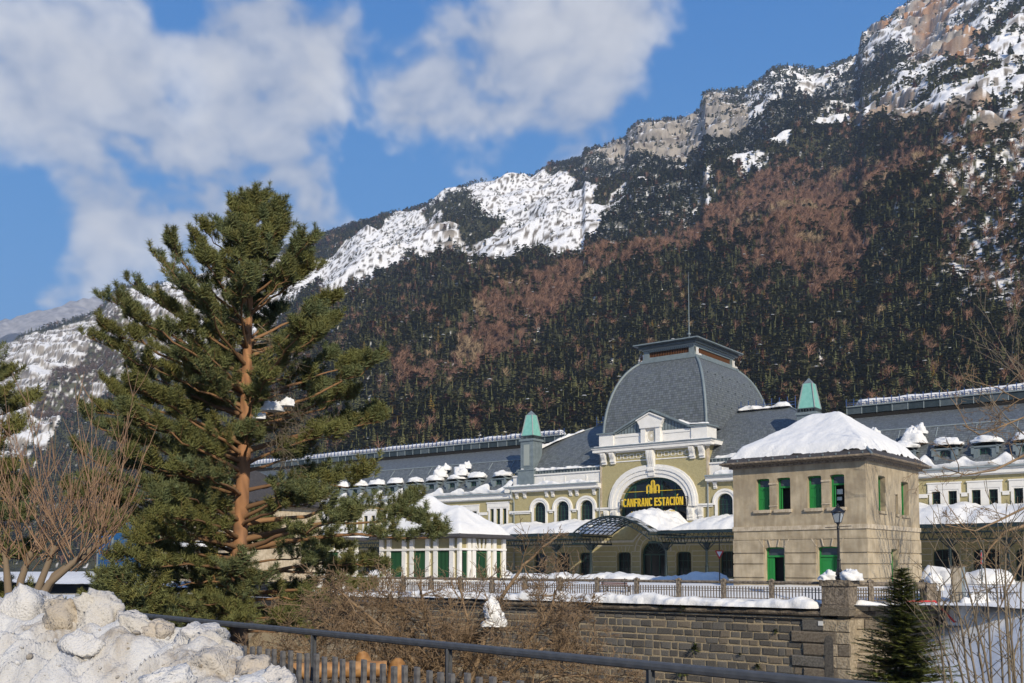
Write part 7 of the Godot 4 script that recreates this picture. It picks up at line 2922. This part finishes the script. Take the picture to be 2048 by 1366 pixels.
func grow(s: Shape, p: Vector3, d: Vector3, length: float, rad: float, depth: int, r: RandomNumberGenerator, o: Dictionary) -> void:
	var n := 5 if depth > 1 else 4
	var path := [p]
	var radii := [rad]
	var q := p
	var e := d.normalized()
	for k in n:
		e = (e + Vector3(r.randf_range(-1, 1), r.randf_range(-1, 1) + o.lift, r.randf_range(-1, 1)) * o.wander).normalized()
		q += e * length / n
		path.append(q)
		radii.append(maxf(rad * lerpf(1.0, o.taper, float(k + 1) / n), o.thin))
	s.tube(path, radii, 6 if rad > 0.03 else (4 if rad > 0.008 else 3), false)
	if depth <= 0: return
	var kids: int = o.kids[mini(depth, o.kids.size() - 1)]
	for k in kids:
		var t := r.randf_range(o.start, 1.0)
		var at := t * n
		var i := mini(int(at), n - 1)
		var b: Vector3 = path[i].lerp(path[i + 1], at - i)
		var axis: Vector3 = (path[i + 1] - path[i]).normalized()
		var side := axis.cross(Vector3(r.randf_range(-1, 1), r.randf_range(-1, 1), r.randf_range(-1, 1))).normalized()
		var nd: Vector3 = (axis * o.ahead + side * r.randf_range(0.5, 1.0) + Vector3.UP * o.rise).normalized()
		grow(s, b, nd, length * r.randf_range(o.shrink * 0.7, o.shrink * 1.2), maxf(lerpf(rad, rad * o.taper, t) * 0.62, o.thin), depth - 1, r, o)


func needle_brush(rnd: int, n: int, long: float, wide: float) -> ArrayMesh:
	# a shoot with needles all round, pointing up y
	var r := dice(rnd)
	var s := Shape.new()
	s.inked = true
	for k in n:
		var t := r.randf()
		var a := Vector3(0, t * 0.15 - 0.04, 0)
		var q := r.randf() * TAU
		var d := Vector3(cos(q), r.randf_range(0.35, 1.3), sin(q)).normalized()
		var l := long * r.randf_range(0.7, 1.15)
		var side := d.cross(Vector3(r.randf_range(-1, 1), 0.2, r.randf_range(-1, 1))).normalized() * wide
		var nn := (d * 0.45 + side.cross(d).normalized() * 0.9)
		if nn.dot(Vector3(cos(q), 0.8, sin(q))) < 0.0: nn = d * 0.9 - nn
		nn = nn.normalized()
		s.ink = Color.WHITE * r.randf_range(0.75, 1.25)
		s.tri(a - side, a + side, a + d * l, nn, nn, nn)
	return s.done()


func pine(called: String, label: String, foot_at: Vector3, trunk: Array, reach_left: Array, reach_right: Array, y_low: float, y_top: float, gap: float, rnd: int, deep := 1.0, spare := 0.0) -> Node3D:
	# trunk: [height, across, radius]; reaches: [height, metres] pairs low to high
	var t := thing(called, label, "tree", foot_at)
	var r := dice(rnd)
	var s := Shape.new()
	s.inked = true
	var path := []
	var rad := []
	for q in trunk:
		path.append(Vector3(q[1], q[0], 0))
		rad.append(q[2])
	# bark: dark plates low down, orange higher up
	var bark := fbm(rnd, 3.0, 4)
	var fine := []
	var frad := []
	for k in path.size() - 1:
		for j in 7:
			fine.append(path[k].lerp(path[k + 1], j / 7.0))
			frad.append(lerpf(rad[k], rad[k + 1], j / 7.0) * (1.0 + 0.10 * bark.get_noise_1d(k * 7 + j)))
	fine.append(path[-1])
	frad.append(rad[-1])
	s.ink = Color.WHITE
	s.tube(fine, frad, 12)
	var low := 1.9
	for k in s.v.size():
		var p := s.v[k]
		var n := bark.get_noise_3d(p.x * 2.5, p.y * 0.8, p.z * 2.5)
		var h := clampf((p.y - low) / 1.6 + n * 1.2, 0.0, 1.0)
		var c := Color(0.115, 0.078, 0.055).lerp(Color(0.30, 0.150, 0.070), h)
		s.c[k] = c * (1.0 + 0.95 * bark.get_noise_3d(p.x * 7.0, p.y * 3.0, p.z * 7.0))
	part(t, "trunk", s, mats.bark)
	var limbs := Shape.new()
	limbs.inked = true
	var places := []
	var tints := PackedColorArray()
	var y := y_low
	var turn := r.randf() * TAU
	var side_flip := 1.0
	while y < y_top:
		var f := (y - y_low) / (y_top - y_low)
		turn += 2.4 + r.randf_range(-0.4, 0.4)
		var a := Vector3(cos(turn), 0, sin(turn))
		var L := bearing_line(reach_left, y)
		var R := bearing_line(reach_right, y)
		var far: float = R if a.x > 0.0 else L
		var both := (L + R) / 2.0
		far = lerpf(both * deep, far, absf(a.x)) * (r.randf_range(0.86, 1.06) if r.randf() < (0.85 if a.x < 0.0 else 0.55) else r.randf_range(0.45, 0.8))
		if r.randf() < spare and (f > 0.36 and f < 0.78 and a.x > -0.15 and (a.z > 0.15 or r.randf() < 0.25)):
			y += gap
			continue
		if f < 0.33 and absf(a.x) < 0.75 and r.randf() < 0.55:
			y += gap
			continue
		var rise := lerpf(0.02, 0.85, pow(f, 1.6)) * far + r.randf_range(-0.15, 0.15)
		var y0 := y - rise
		if y0 < 0.4: y0 = y
		var x0 := 0.0
		for k in path.size() - 1:
			if y0 >= path[k].y and y0 <= path[k + 1].y: x0 = lerpf(path[k].x, path[k + 1].x, (y0 - path[k].y) / (path[k + 1].y - path[k].y))
		var b := Vector3(x0, y0, 0)
		var tip := Vector3(x0, y, 0) + a * far
		var mid := b.lerp(tip, 0.5) + Vector3(r.randf_range(-0.15, 0.15), lerpf(0.16, -0.12, f) * far * 0.5 + r.randf_range(-0.1, 0.1), r.randf_range(-0.15, 0.15))
		var line := []
		var lr := []
		var n := 8
		for k in n + 1:
			var q := float(k) / n
			line.append(b.lerp(mid, q).lerp(mid.lerp(tip, q), q) + Vector3(r.randf_range(-1, 1), r.randf_range(-1, 1), r.randf_range(-1, 1)) * 0.035 * far * q)
			lr.append(lerpf(0.016 + 0.016 * far, 0.006, pow(q, 0.8)))
		limbs.ink = Color(0.25, 0.140, 0.068) * r.randf_range(0.6, 1.1)
		limbs.tube(line, lr, 5, false)
		var tone := Color(0.175, 0.180, 0.062).lerp(Color(0.120, 0.150, 0.076), r.randf())
		# side shoots, thicker foliage towards the tip
		var shoots := int(7 + far * (7.5 if a.x < 0.1 else 8.5))
		for k in shoots:
			var q := 1.0 - pow(r.randf(), 1.5 if a.x < 0.1 else 2.2) * (0.82 if a.x < 0.1 else 0.58)
			var i := mini(int(q * n), n - 1)
			var at: Vector3 = line[i].lerp(line[i + 1], q * n - i)
			var dirn: Vector3 = (line[i + 1] - line[i]).normalized()
			var sd := dirn.cross(Vector3.UP).normalized() * (1.0 if r.randf() < 0.5 else -1.0)
			var out := (dirn * r.randf_range(0.3, 1.0) + sd * r.randf_range(0.2, 1.0) + Vector3.UP * r.randf_range(-0.05, 0.85)).normalized()
			var long := r.randf_range(0.16, 0.50) * lerpf(1.0, 0.7, f)
			var end := at + out * long
			limbs.ink = Color(0.24, 0.135, 0.065) * r.randf_range(0.7, 1.1)
			limbs.tube([at, at.lerp(end, 0.5) + Vector3(0, -0.02, 0), end], [0.009, 0.006, 0.004], 3, false)
			for m in 5:
				var w := at.lerp(end, 0.30 + 0.18 * m) + Vector3(r.randf_range(-1, 1), r.randf_range(-0.6, 1), r.randf_range(-1, 1)) * 0.07
				var up := (out * 0.8 + Vector3.UP * 0.75 + Vector3(r.randf_range(-1, 1), r.randf_range(-1, 1), r.randf_range(-1, 1)) * 0.45).normalized()
				var xx := up.cross(Vector3(0.3, 0.1, 1).normalized()).normalized()
				var k2 := r.randf_range(0.85, 1.35)
				places.append(Transform3D(Basis(xx, up, xx.cross(up)).scaled(Vector3.ONE * k2), w))
				tints.append((tone * r.randf_range(0.75, 1.35)).lerp(Color(0.24, 0.19, 0.05), 0.45 * pow(r.randf(), 3.0)))
		y += gap * r.randf_range(0.7, 1.3) * (1.2 if f < 0.33 else 1.0)
	# crown of the leader
	for k in 30:
		var w := Vector3(path[-1].x, path[-1].y, 0) + Vector3(r.randf_range(-0.22, 0.22), r.randf_range(-0.7, 0.12), r.randf_range(-0.22, 0.22))
		var up := Vector3(r.randf_range(-0.6, 0.6), 1, r.randf_range(-0.6, 0.6)).normalized()
		var xx := up.cross(Vector3.BACK).normalized()
		places.append(Transform3D(Basis(xx, up, xx.cross(up)), w))
		tints.append(Color(0.125, 0.135, 0.050) * r.randf_range(0.8, 1.3))
	part(t, "limbs", limbs, mats.bark)
	copies(t, "needles", needle_brush(rnd, 52, 0.092, 0.0050), mats.needles, places, tints)
	print(called, " brushes ", places.size())
	return t


func build_plants() -> void:
	# the big pine
	var at := Vector3(-5.44, -1.75, -20.0)
	var trunk := [[0.0, 0.02, 0.22], [0.6, 0.0, 0.20], [1.7, 0.0, 0.175], [3.2, -0.03, 0.15], [4.7, 0.02, 0.14], [6.6, 0.06, 0.11], [7.7, 0.07, 0.08], [9.0, 0.11, 0.055], [9.9, 0.09, 0.032], [10.45, 0.08, 0.012]]
	var left := [1.4, 1.7, 2.2, 2.0, 2.7, 2.35, 3.2, 2.6, 3.7, 2.75, 4.2, 3.0, 4.7, 3.3, 5.2, 3.3, 5.7, 3.15, 6.2, 3.25, 6.6, 3.3, 7.0, 2.85, 7.6, 2.95, 8.0, 2.65, 8.6, 2.45, 9.1, 2.0, 9.4, 1.35, 9.7, 0.75, 10.1, 0.5, 10.5, 0.1]
	var right := [1.4, 1.5, 2.2, 1.9, 2.7, 2.9, 3.2, 4.0, 3.4, 4.2, 3.7, 3.9, 4.2, 3.3, 4.7, 2.8, 5.2, 2.6, 5.7, 2.9, 6.2, 3.1, 6.7, 2.9, 7.2, 2.2, 7.7, 2.35, 8.2, 2.3, 8.6, 0.9, 9.0, 1.55, 9.4, 1.2, 9.7, 0.75, 10.1, 0.55, 10.5, 0.1]
	pine("pine_tree", "tall broad Scots pine with orange trunk standing before the station's left wing", at, trunk, left, right, 1.5, 10.3, 0.043, 3001, 0.66, 0.78)
	var sn := Shape.new()
	for q in [[545, 822, 0.3], [575, 812, 0.22], [520, 838, 0.18]]:
		mound(sn, spot(q[0], q[1], 19.2), Vector3(q[2] * 1.4, q[2] * 0.7, q[2]), int(q[0]), 0.4, 8)
	snow_thing("branch_snow", sn, "scraps of snow caught on a middle limb of the big pine")
	# dead twigs hanging by the trunk
	var dead := Shape.new()
	var r := dice(41)
	var o := {"lift": -0.1, "wander": 0.22, "taper": 0.4, "thin": 0.0035, "kids": [0, 4, 4], "start": 0.2, "ahead": 0.8, "rise": 0.0, "shrink": 0.55}
	for k in 26:
		var p := spot(500 + r.randf_range(0, 40), r.randf_range(640, 900), 20.0)
		grow(dead, p, Vector3(r.randf_range(0.3, 1), r.randf_range(-0.5, 0.2), r.randf_range(-0.3, 0.8)), r.randf_range(0.5, 1.1), 0.014, 2, r, o)
	var dt := part(self, "dead_twigs", dead, mats.twig_grey)
	tag(dt, "dead grey twigs hanging on the right side of the big pine's trunk", "twigs", "", "stuff")
	# a second pine just out of frame on the left
	pine("pine_tree", "pine at the left edge reaching its branches over the bare willow", Vector3(-10.6, -1.2, -18.5), [[0.0, 0.0, 0.17], [2.5, 0.0, 0.14], [5.0, 0.05, 0.09], [6.6, 0.05, 0.03], [7.0, 0.05, 0.01]], [1.2, 1.6, 4.0, 1.8, 6.0, 1.3, 7.0, 0.2], [1.2, 1.5, 2.6, 1.7, 4.0, 1.35, 5.0, 1.25, 5.8, 1.45, 6.3, 0.9, 7.0, 0.2], 1.4, 6.9, 0.075, 3002, 0.9)
	# low dark pines under the big one
	pine("young_pine", "low young pine thicket left of the big pine's foot", Vector3(-7.1, -1.3, -18.2), [[0.0, 0.0, 0.06], [1.4, 0.0, 0.04], [2.3, 0.0, 0.01]], [0.2, 0.9, 1.2, 0.9, 2.0, 0.5, 2.3, 0.1], [0.2, 0.9, 1.2, 0.9, 2.0, 0.5, 2.3, 0.1], 0.3, 2.2, 0.05, 3003, 1.0)
	willow()
	bare_shrub()
	spruce()
	saplings()
	right_tree()


func willow() -> void:
	var t := thing("willow", "pollarded willow with many reddish bare rods at the left edge", "tree", Vector3.ZERO)
	var r := dice(201)
	var s := Shape.new()
	s.inked = true
	s.ink = Color(0.20, 0.15, 0.10)
	var heads := [[[30, 1230], [42, 1160], [60, 1110], 9.2], [[60, 1240], [75, 1180], [108, 1098], 9.0], [[62, 1230], [100, 1165], [165, 1110], 8.8], [[20, 1230], [15, 1160], [10, 1105], 9.4], [[70, 1225], [110, 1150], [210, 1080], 9.1]]
	for h in heads:
		var a := spot(h[0][0], h[0][1], h[3])
		var b := spot(h[1][0], h[1][1], h[3])
		var c := spot(h[2][0], h[2][1], h[3])
		s.tube([a, b, b.lerp(c, 0.5), c], [0.042, 0.034, 0.028, 0.024], 7)
		s.tube([c - Vector3(0.01, 0.03, 0), c, c + Vector3(0.01, 0.03, 0)], [0.02, 0.038, 0.02], 7)
	part(t, "trunk", s, mats.bark)
	var rods := Shape.new()
	for h in heads:
		var c := spot(h[2][0], h[2][1], h[3])
		for k in 15:
			var lean := r.randf_range(-0.25, 0.38)
			var d := Vector3(lean, 1.0, r.randf_range(-0.6, 0.6)).normalized()
			var l := 0.45 + 1.25 * pow(r.randf(), 1.4)
			var path := [c + Vector3(r.randf_range(-0.12, 0.05), r.randf_range(-0.15, 0.02), r.randf_range(-0.05, 0.05))]
			var rad := [0.0066]
			var e := (d + Vector3(lean * 1.1, -0.45, 0)).normalized()
			for j in 7:
				e = (e + Vector3(r.randf_range(-0.06, 0.06), 0.11, r.randf_range(-0.05, 0.05))).normalized()
				path.append(path[-1] + e * l / 7.0)
				rad.append(lerpf(0.0060, 0.0015, (j + 1) / 7.0))
			rods.tube(path, rad, 4, false)
			for j in 4:
				var q := r.randi_range(2, 6)
				var dd := (e + Vector3(r.randf_range(-0.7, 0.7), 0.2, r.randf_range(-0.6, 0.6))).normalized()
				rods.tube([path[q], path[q] + dd * 0.16, path[q] + dd * 0.3 + Vector3(0, 0.05, 0)], [0.0045, 0.0035, 0.002], 3, false)
	part(t, "rods", rods, mats.twig_red)


func bare_shrub() -> void:
	var t := thing("bare_shrub", "large tangled leafless shrub filling the middle foreground behind the railing", "shrub", Vector3.ZERO)
	var r := dice(301)
	var far := 13.0
	var base := spot(905, 1440, far)
	var s := Shape.new()
	var o := {"lift": 0.05, "wander": 0.20, "taper": 0.45, "thin": 0.0032, "kids": [0, 5, 6, 6], "start": 0.18, "ahead": 0.75, "rise": 0.02, "shrink": 0.52}
	# thick arching stems
	var arcs := [[[905, 1440], [950, 1330], [985, 1230], [1050, 1130], [1110, 1075], 0.045], [[900, 1440], [860, 1350], [810, 1280], [720, 1230], [640, 1215], 0.04], [[900, 1440], [880, 1340], [860, 1270], [850, 1220], [838, 1170], 0.03], [[910, 1440], [1000, 1360], [1090, 1290], [1140, 1250], [1175, 1230], 0.04], [[890, 1440], [780, 1380], [690, 1340], [620, 1310], [575, 1300], 0.035], [[905, 1440], [930, 1330], [940, 1270], [930, 1220], [915, 1165], 0.03], [[900, 1440], [840, 1340], [770, 1260], [700, 1200], [650, 1160], 0.03], [[910, 1440], [1040, 1380], [1130, 1350], [1190, 1360], [1230, 1390], 0.03], [[905, 1440], [1010, 1340], [1070, 1270], [1100, 1220], [1110, 1180], 0.03], [[900, 1440], [800, 1350], [740, 1290], [700, 1250], [660, 1230], 0.03]]
	for a in arcs:
		var path := []
		var rad := []
		var dz := r.randf_range(-0.9, 0.9)
		for k in 5:
			path.append(spot(a[k][0], a[k][1], far + dz * k / 4.0))
			rad.append(lerpf(a[5], 0.012, k / 4.0))
		var sm := []
		var sr := []
		for k in 4:
			for j in 4:
				var q := j / 4.0
				var p0: Vector3 = path[maxi(k - 1, 0)]
				var p3: Vector3 = path[mini(k + 2, 4)]
				sm.append(path[k].cubic_interpolate(path[k + 1], p0, p3, q) + Vector3(r.randf_range(-1, 1), r.randf_range(-1, 1), r.randf_range(-1, 1)) * 0.02)
				sr.append(lerpf(rad[k], rad[k + 1], q))
		sm.append(path[4])
		sr.append(rad[4])
		s.tube(sm, sr, 7)
		for k in 17:
			var q := r.randi_range(2, 15)
			var d: Vector3 = (sm[q + 1] - sm[q]).normalized() * 0.6 + Vector3(r.randf_range(-1, 1), r.randf_range(-0.9, 0.6), r.randf_range(-1, 1))
			grow(s, sm[q], d, r.randf_range(0.40, 0.85) if sm[q].y < 0.55 else r.randf_range(0.25, 0.5), 0.009, 3 if sm[q].y < 0.40 else 2, r, o)
	part(t, "branches", s, mats.twig)
	var sn := Shape.new()
	mound(sn, spot(990, 1253, 12.7), Vector3(0.30, 0.24, 0.26), 77, 0.5, 12)
	mound(sn, spot(985, 1225, 12.7), Vector3(0.20, 0.17, 0.2), 78, 0.5, 12)
	mound(sn, spot(978, 1236, 12.65), Vector3(0.14, 0.10, 0.12), 79, 0.5, 10)
	snow_thing("shrub_snow", sn, "two lumps of snow lodged in the bare shrub's right side")


func spruce() -> void:
	var far := 37.5
	var foot_at := spot(1803, 1135, far)
	var tall := 6.6
	foot_at.y -= tall
	var t := thing("spruce_tree", "young green spruce standing before the pale abutment at the right", "tree", foot_at)
	var s := Shape.new()
	s.inked = true
	s.ink = Color(0.10, 0.07, 0.045)
	s.tube([Vector3.ZERO, Vector3(0.0, tall * 0.5, 0), Vector3(0, tall, 0)], [0.11, 0.06, 0.008], 7)
	part(t, "trunk", s, mats.bark)
	var r := dice(441)
	var twigs := Shape.new()
	twigs.inked = true
	twigs.ink = Color(0.15, 0.10, 0.055)
	var places := []
	var tints := PackedColorArray()
	var y := 0.5
	while y < tall - 0.1:
		var f := y / tall
		var n := 7
		var tn := r.randf() * TAU
		for k in n:
			var q := tn + TAU * k / n + r.randf_range(-0.35, 0.35)
			var l := (0.12 + 2.95 * pow(1.0 - f, 0.92)) * r.randf_range(0.72, 1.12)
			var d := Vector3(cos(q), 0, sin(q))
			var a := Vector3(0, y + r.randf_range(-0.06, 0.06), 0)
			var tip := a + d * l + Vector3(0, l * lerpf(-0.12, 0.35, f), 0)
			var mid := a.lerp(tip, 0.5) - Vector3(0, 0.05 * l, 0)
			twigs.tube([a, mid, tip], [0.018 * (1.2 - f), 0.012, 0.004], 3, false)
			var m := int(3 + l * 9)
			for j in m:
				var u := (j + 0.5) / m
				var p := a.lerp(mid, u).lerp(mid.lerp(tip, u), u)
				for e in [-1, 1]:
					var sd: Vector3 = Vector3(-sin(q), 0, cos(q)) * float(e)
					var dirn: Vector3 = (d * 0.75 + sd * r.randf_range(0.5, 1.0) + Vector3(0, r.randf_range(-0.15, 0.30), 0)).normalized()
					var xx: Vector3 = dirn.cross(Vector3.UP).normalized()
					var k2 := r.randf_range(0.9, 1.5) * lerpf(1.45, 0.75, u) * lerpf(1.25, 0.7, f)
					places.append(Transform3D(Basis(xx, dirn, xx.cross(dirn)).scaled(Vector3.ONE * k2), p))
					tints.append(Color(0.13, 0.155, 0.042).lerp(Color(0.25, 0.265, 0.075), u * r.randf()) * r.randf_range(0.75, 1.3))
		y += 0.145 * lerpf(1.0, 0.8, f)
	part(t, "twigs", twigs, mats.bark)
	# flat sprays of needles
	var b := Shape.new()
	b.inked = true
	var r2 := dice(9)
	for k in 26:
		var u := k / 26.0
		for e in [-1, 1]:
			var a := Vector3(0, u * 0.26, 0)
			var d := Vector3(e * r2.randf_range(0.6, 1.0), 0.8, r2.randf_range(-0.2, 0.35)).normalized()
			var side := d.cross(Vector3.BACK).normalized() * 0.012
			b.ink = Color.WHITE * r2.randf_range(0.75, 1.25)
			var nn := (Vector3(e * 0.3, 0.2, 0.9)).normalized()
			b.tri(a - side, a + side, a + d * lerpf(0.085, 0.04, u), nn, nn, nn)
	copies(t, "needles", b.done(), mats.needles, places, tints)
	print("spruce sprays ", places.size())


func saplings() -> void:
	var r := dice(511)
	var stems := [[1895, 1390, 1868, 1225, 1880, 1175], [1935, 1390, 1905, 1230, 1862, 1210], [1990, 1390, 1950, 1220, 1915, 1110], [1985, 1390, 1975, 1200, 1968, 1092], [2010, 1390, 1995, 1220, 1990, 1095], [2030, 1390, 2022, 1260, 2000, 1130], [2045, 1390, 2040, 1210, 2046, 1080], [1960, 1390, 1942, 1300, 1930, 1235], [2020, 1390, 2006, 1180, 2012, 1060], [1915, 1390, 1900, 1330, 1884, 1290], [2062, 1390, 2060, 1240, 2052, 1120], [1945, 1390, 1925, 1250, 1902, 1150], [2035, 1390, 2030, 1320, 2014, 1190], [1975, 1390, 1962, 1310, 1950, 1270]]
	var says := ["leftmost thin sapling stem before the snow slope", "bent sapling stem second from the left on the snow slope", "long sapling leaning left across the iron fence", "straight sapling crossing the dark arch", "straight sapling right of the one crossing the dark arch", "sapling leaning slightly left near the right edge", "upright sapling at the right edge", "short sapling between two taller ones", "tallest sapling reaching the canopy", "short sapling low on the snow slope", "sapling touching the right edge of the frame", "slanting sapling before the street cabinet", "thin sapling low at the right edge", "shortest sapling in the middle of the clump"]
	var o := {"lift": 0.35, "wander": 0.10, "taper": 0.5, "thin": 0.0025, "kids": [0, 2], "start": 0.3, "ahead": 1.0, "rise": 0.35, "shrink": 0.5}
	for k in stems.size():
		var q: Array = stems[k]
		var far := r.randf_range(7.5, 9.5)
		var t := thing("sapling", says[k], "sapling", Vector3.ZERO, 0.0, "bare saplings at the right")
		var s := Shape.new()
		var a := spot(q[0] + (q[0] - q[2]) * 0.4, q[1] + 120, far)
		var m := spot(q[2], q[3], far)
		var e := spot(q[4], q[5], far)
		var path := []
		var rad := []
		var base := spot(q[0], q[1], far)
		for j in 9:
			var u := j / 8.0
			path.append(a.lerp(base, u).lerp(base.lerp(m, u), u).lerp(base.lerp(m, u).lerp(m.lerp(e, u), u), u) + Vector3(r.randf_range(-1, 1), 0, r.randf_range(-1, 1)) * 0.006)
			rad.append(lerpf(0.0125, 0.0050, u))
		s.tube(path, rad, 6)
		# buds
		for j in range(2, 9): s.tube([path[j] - Vector3(0, 0.012, 0), path[j], path[j] + Vector3(0, 0.012, 0)], [rad[j], rad[j] * 1.5, rad[j]], 5, false)
		part(t, "stem", s, mats.twig_grey)
		var tw := Shape.new()
		for j in 7:
			var i := r.randi_range(3, 8)
			grow(tw, path[i], Vector3(r.randf_range(-0.8, 0.8), r.randf_range(0.4, 1.0), r.randf_range(-0.6, 0.6)), r.randf_range(0.16, 0.5), 0.005, 1, r, o)
		part(t, "twigs", tw, mats.twig_grey)


func right_tree() -> void:
	var r := dice(612)
	var t := thing("bare_tree", "leafless tree whose twigs reach in from the right edge over the wing", "tree", Vector3.ZERO)
	var far := 14.0
	var s := Shape.new()
	s.tube([spot(2150, 1500, far), spot(2135, 1250, far), spot(2125, 1000, far), spot(2110, 820, far), spot(2100, 640, far)], [0.13, 0.11, 0.09, 0.06, 0.03], 8)
	part(t, "trunk", s, mats.twig_grey)
	var o := {"lift": 0.02, "wander": 0.24, "taper": 0.45, "thin": 0.0028, "kids": [0, 3, 3, 3], "start": 0.25, "ahead": 0.8, "rise": 0.05, "shrink": 0.48}
	var lines := [[[2125, 1010], [2048, 1052], [2012, 1062], [1980, 1095], [1965, 1130], 0.035], [[2125, 980], [2060, 1010], [2000, 1040], [1950, 1062], [1890, 1050], 0.025], [[2115, 900], [2050, 910], [1990, 940], [1930, 950], [1885, 935], 0.025], [[2110, 840], [2060, 830], [2010, 850], [1960, 870], [1925, 850], 0.02], [[2105, 800], [2070, 790], [2040, 800], [2010, 785], [1995, 775], 0.012], [[2120, 1040], [2060, 1090], [2030, 1150], [2010, 1190], [1998, 1220], 0.02]]
	var br := Shape.new()
	for a in lines:
		var path := []
		var rad := []
		for k in 5:
			path.append(spot(a[k][0], a[k][1], far + r.randf_range(-0.3, 0.3)))
			rad.append(lerpf(a[5], 0.007, k / 4.0))
		br.tube(path, rad, 6)
		for k in 6:
			var q := r.randi_range(1, 3)
			var p: Vector3 = path[q].lerp(path[q + 1], r.randf())
			grow(br, p, Vector3(r.randf_range(-1, 0.3), r.randf_range(-0.6, 0.9), r.randf_range(-0.5, 0.5)), r.randf_range(0.35, 0.75), 0.008, 3, r, o)
	part(t, "branches", br, mats.twig)
	# a second bare tree by the bridge; its shadow falls on the service house
	var b := thing("bare_tree", "bare tree standing out of frame by the bridge, shading the service house", "tree", Vector3(25.3, -0.8, -43.5))
	s = Shape.new()
	var o2 := {"lift": 0.25, "wander": 0.13, "taper": 0.4, "thin": 0.010, "kids": [0, 3, 4, 6], "start": 0.25, "ahead": 1.1, "rise": 0.4, "shrink": 0.5}
	for k in 3: grow(s, Vector3(k * 0.3 - 0.3, 0, k * 0.2), Vector3(r.randf_range(-0.15, 0.15), 1, r.randf_range(-0.1, 0.1)), r.randf_range(9.0, 12.5), 0.10, 3, r, o2)
	part(b, "branches", s, mats.twig_grey)
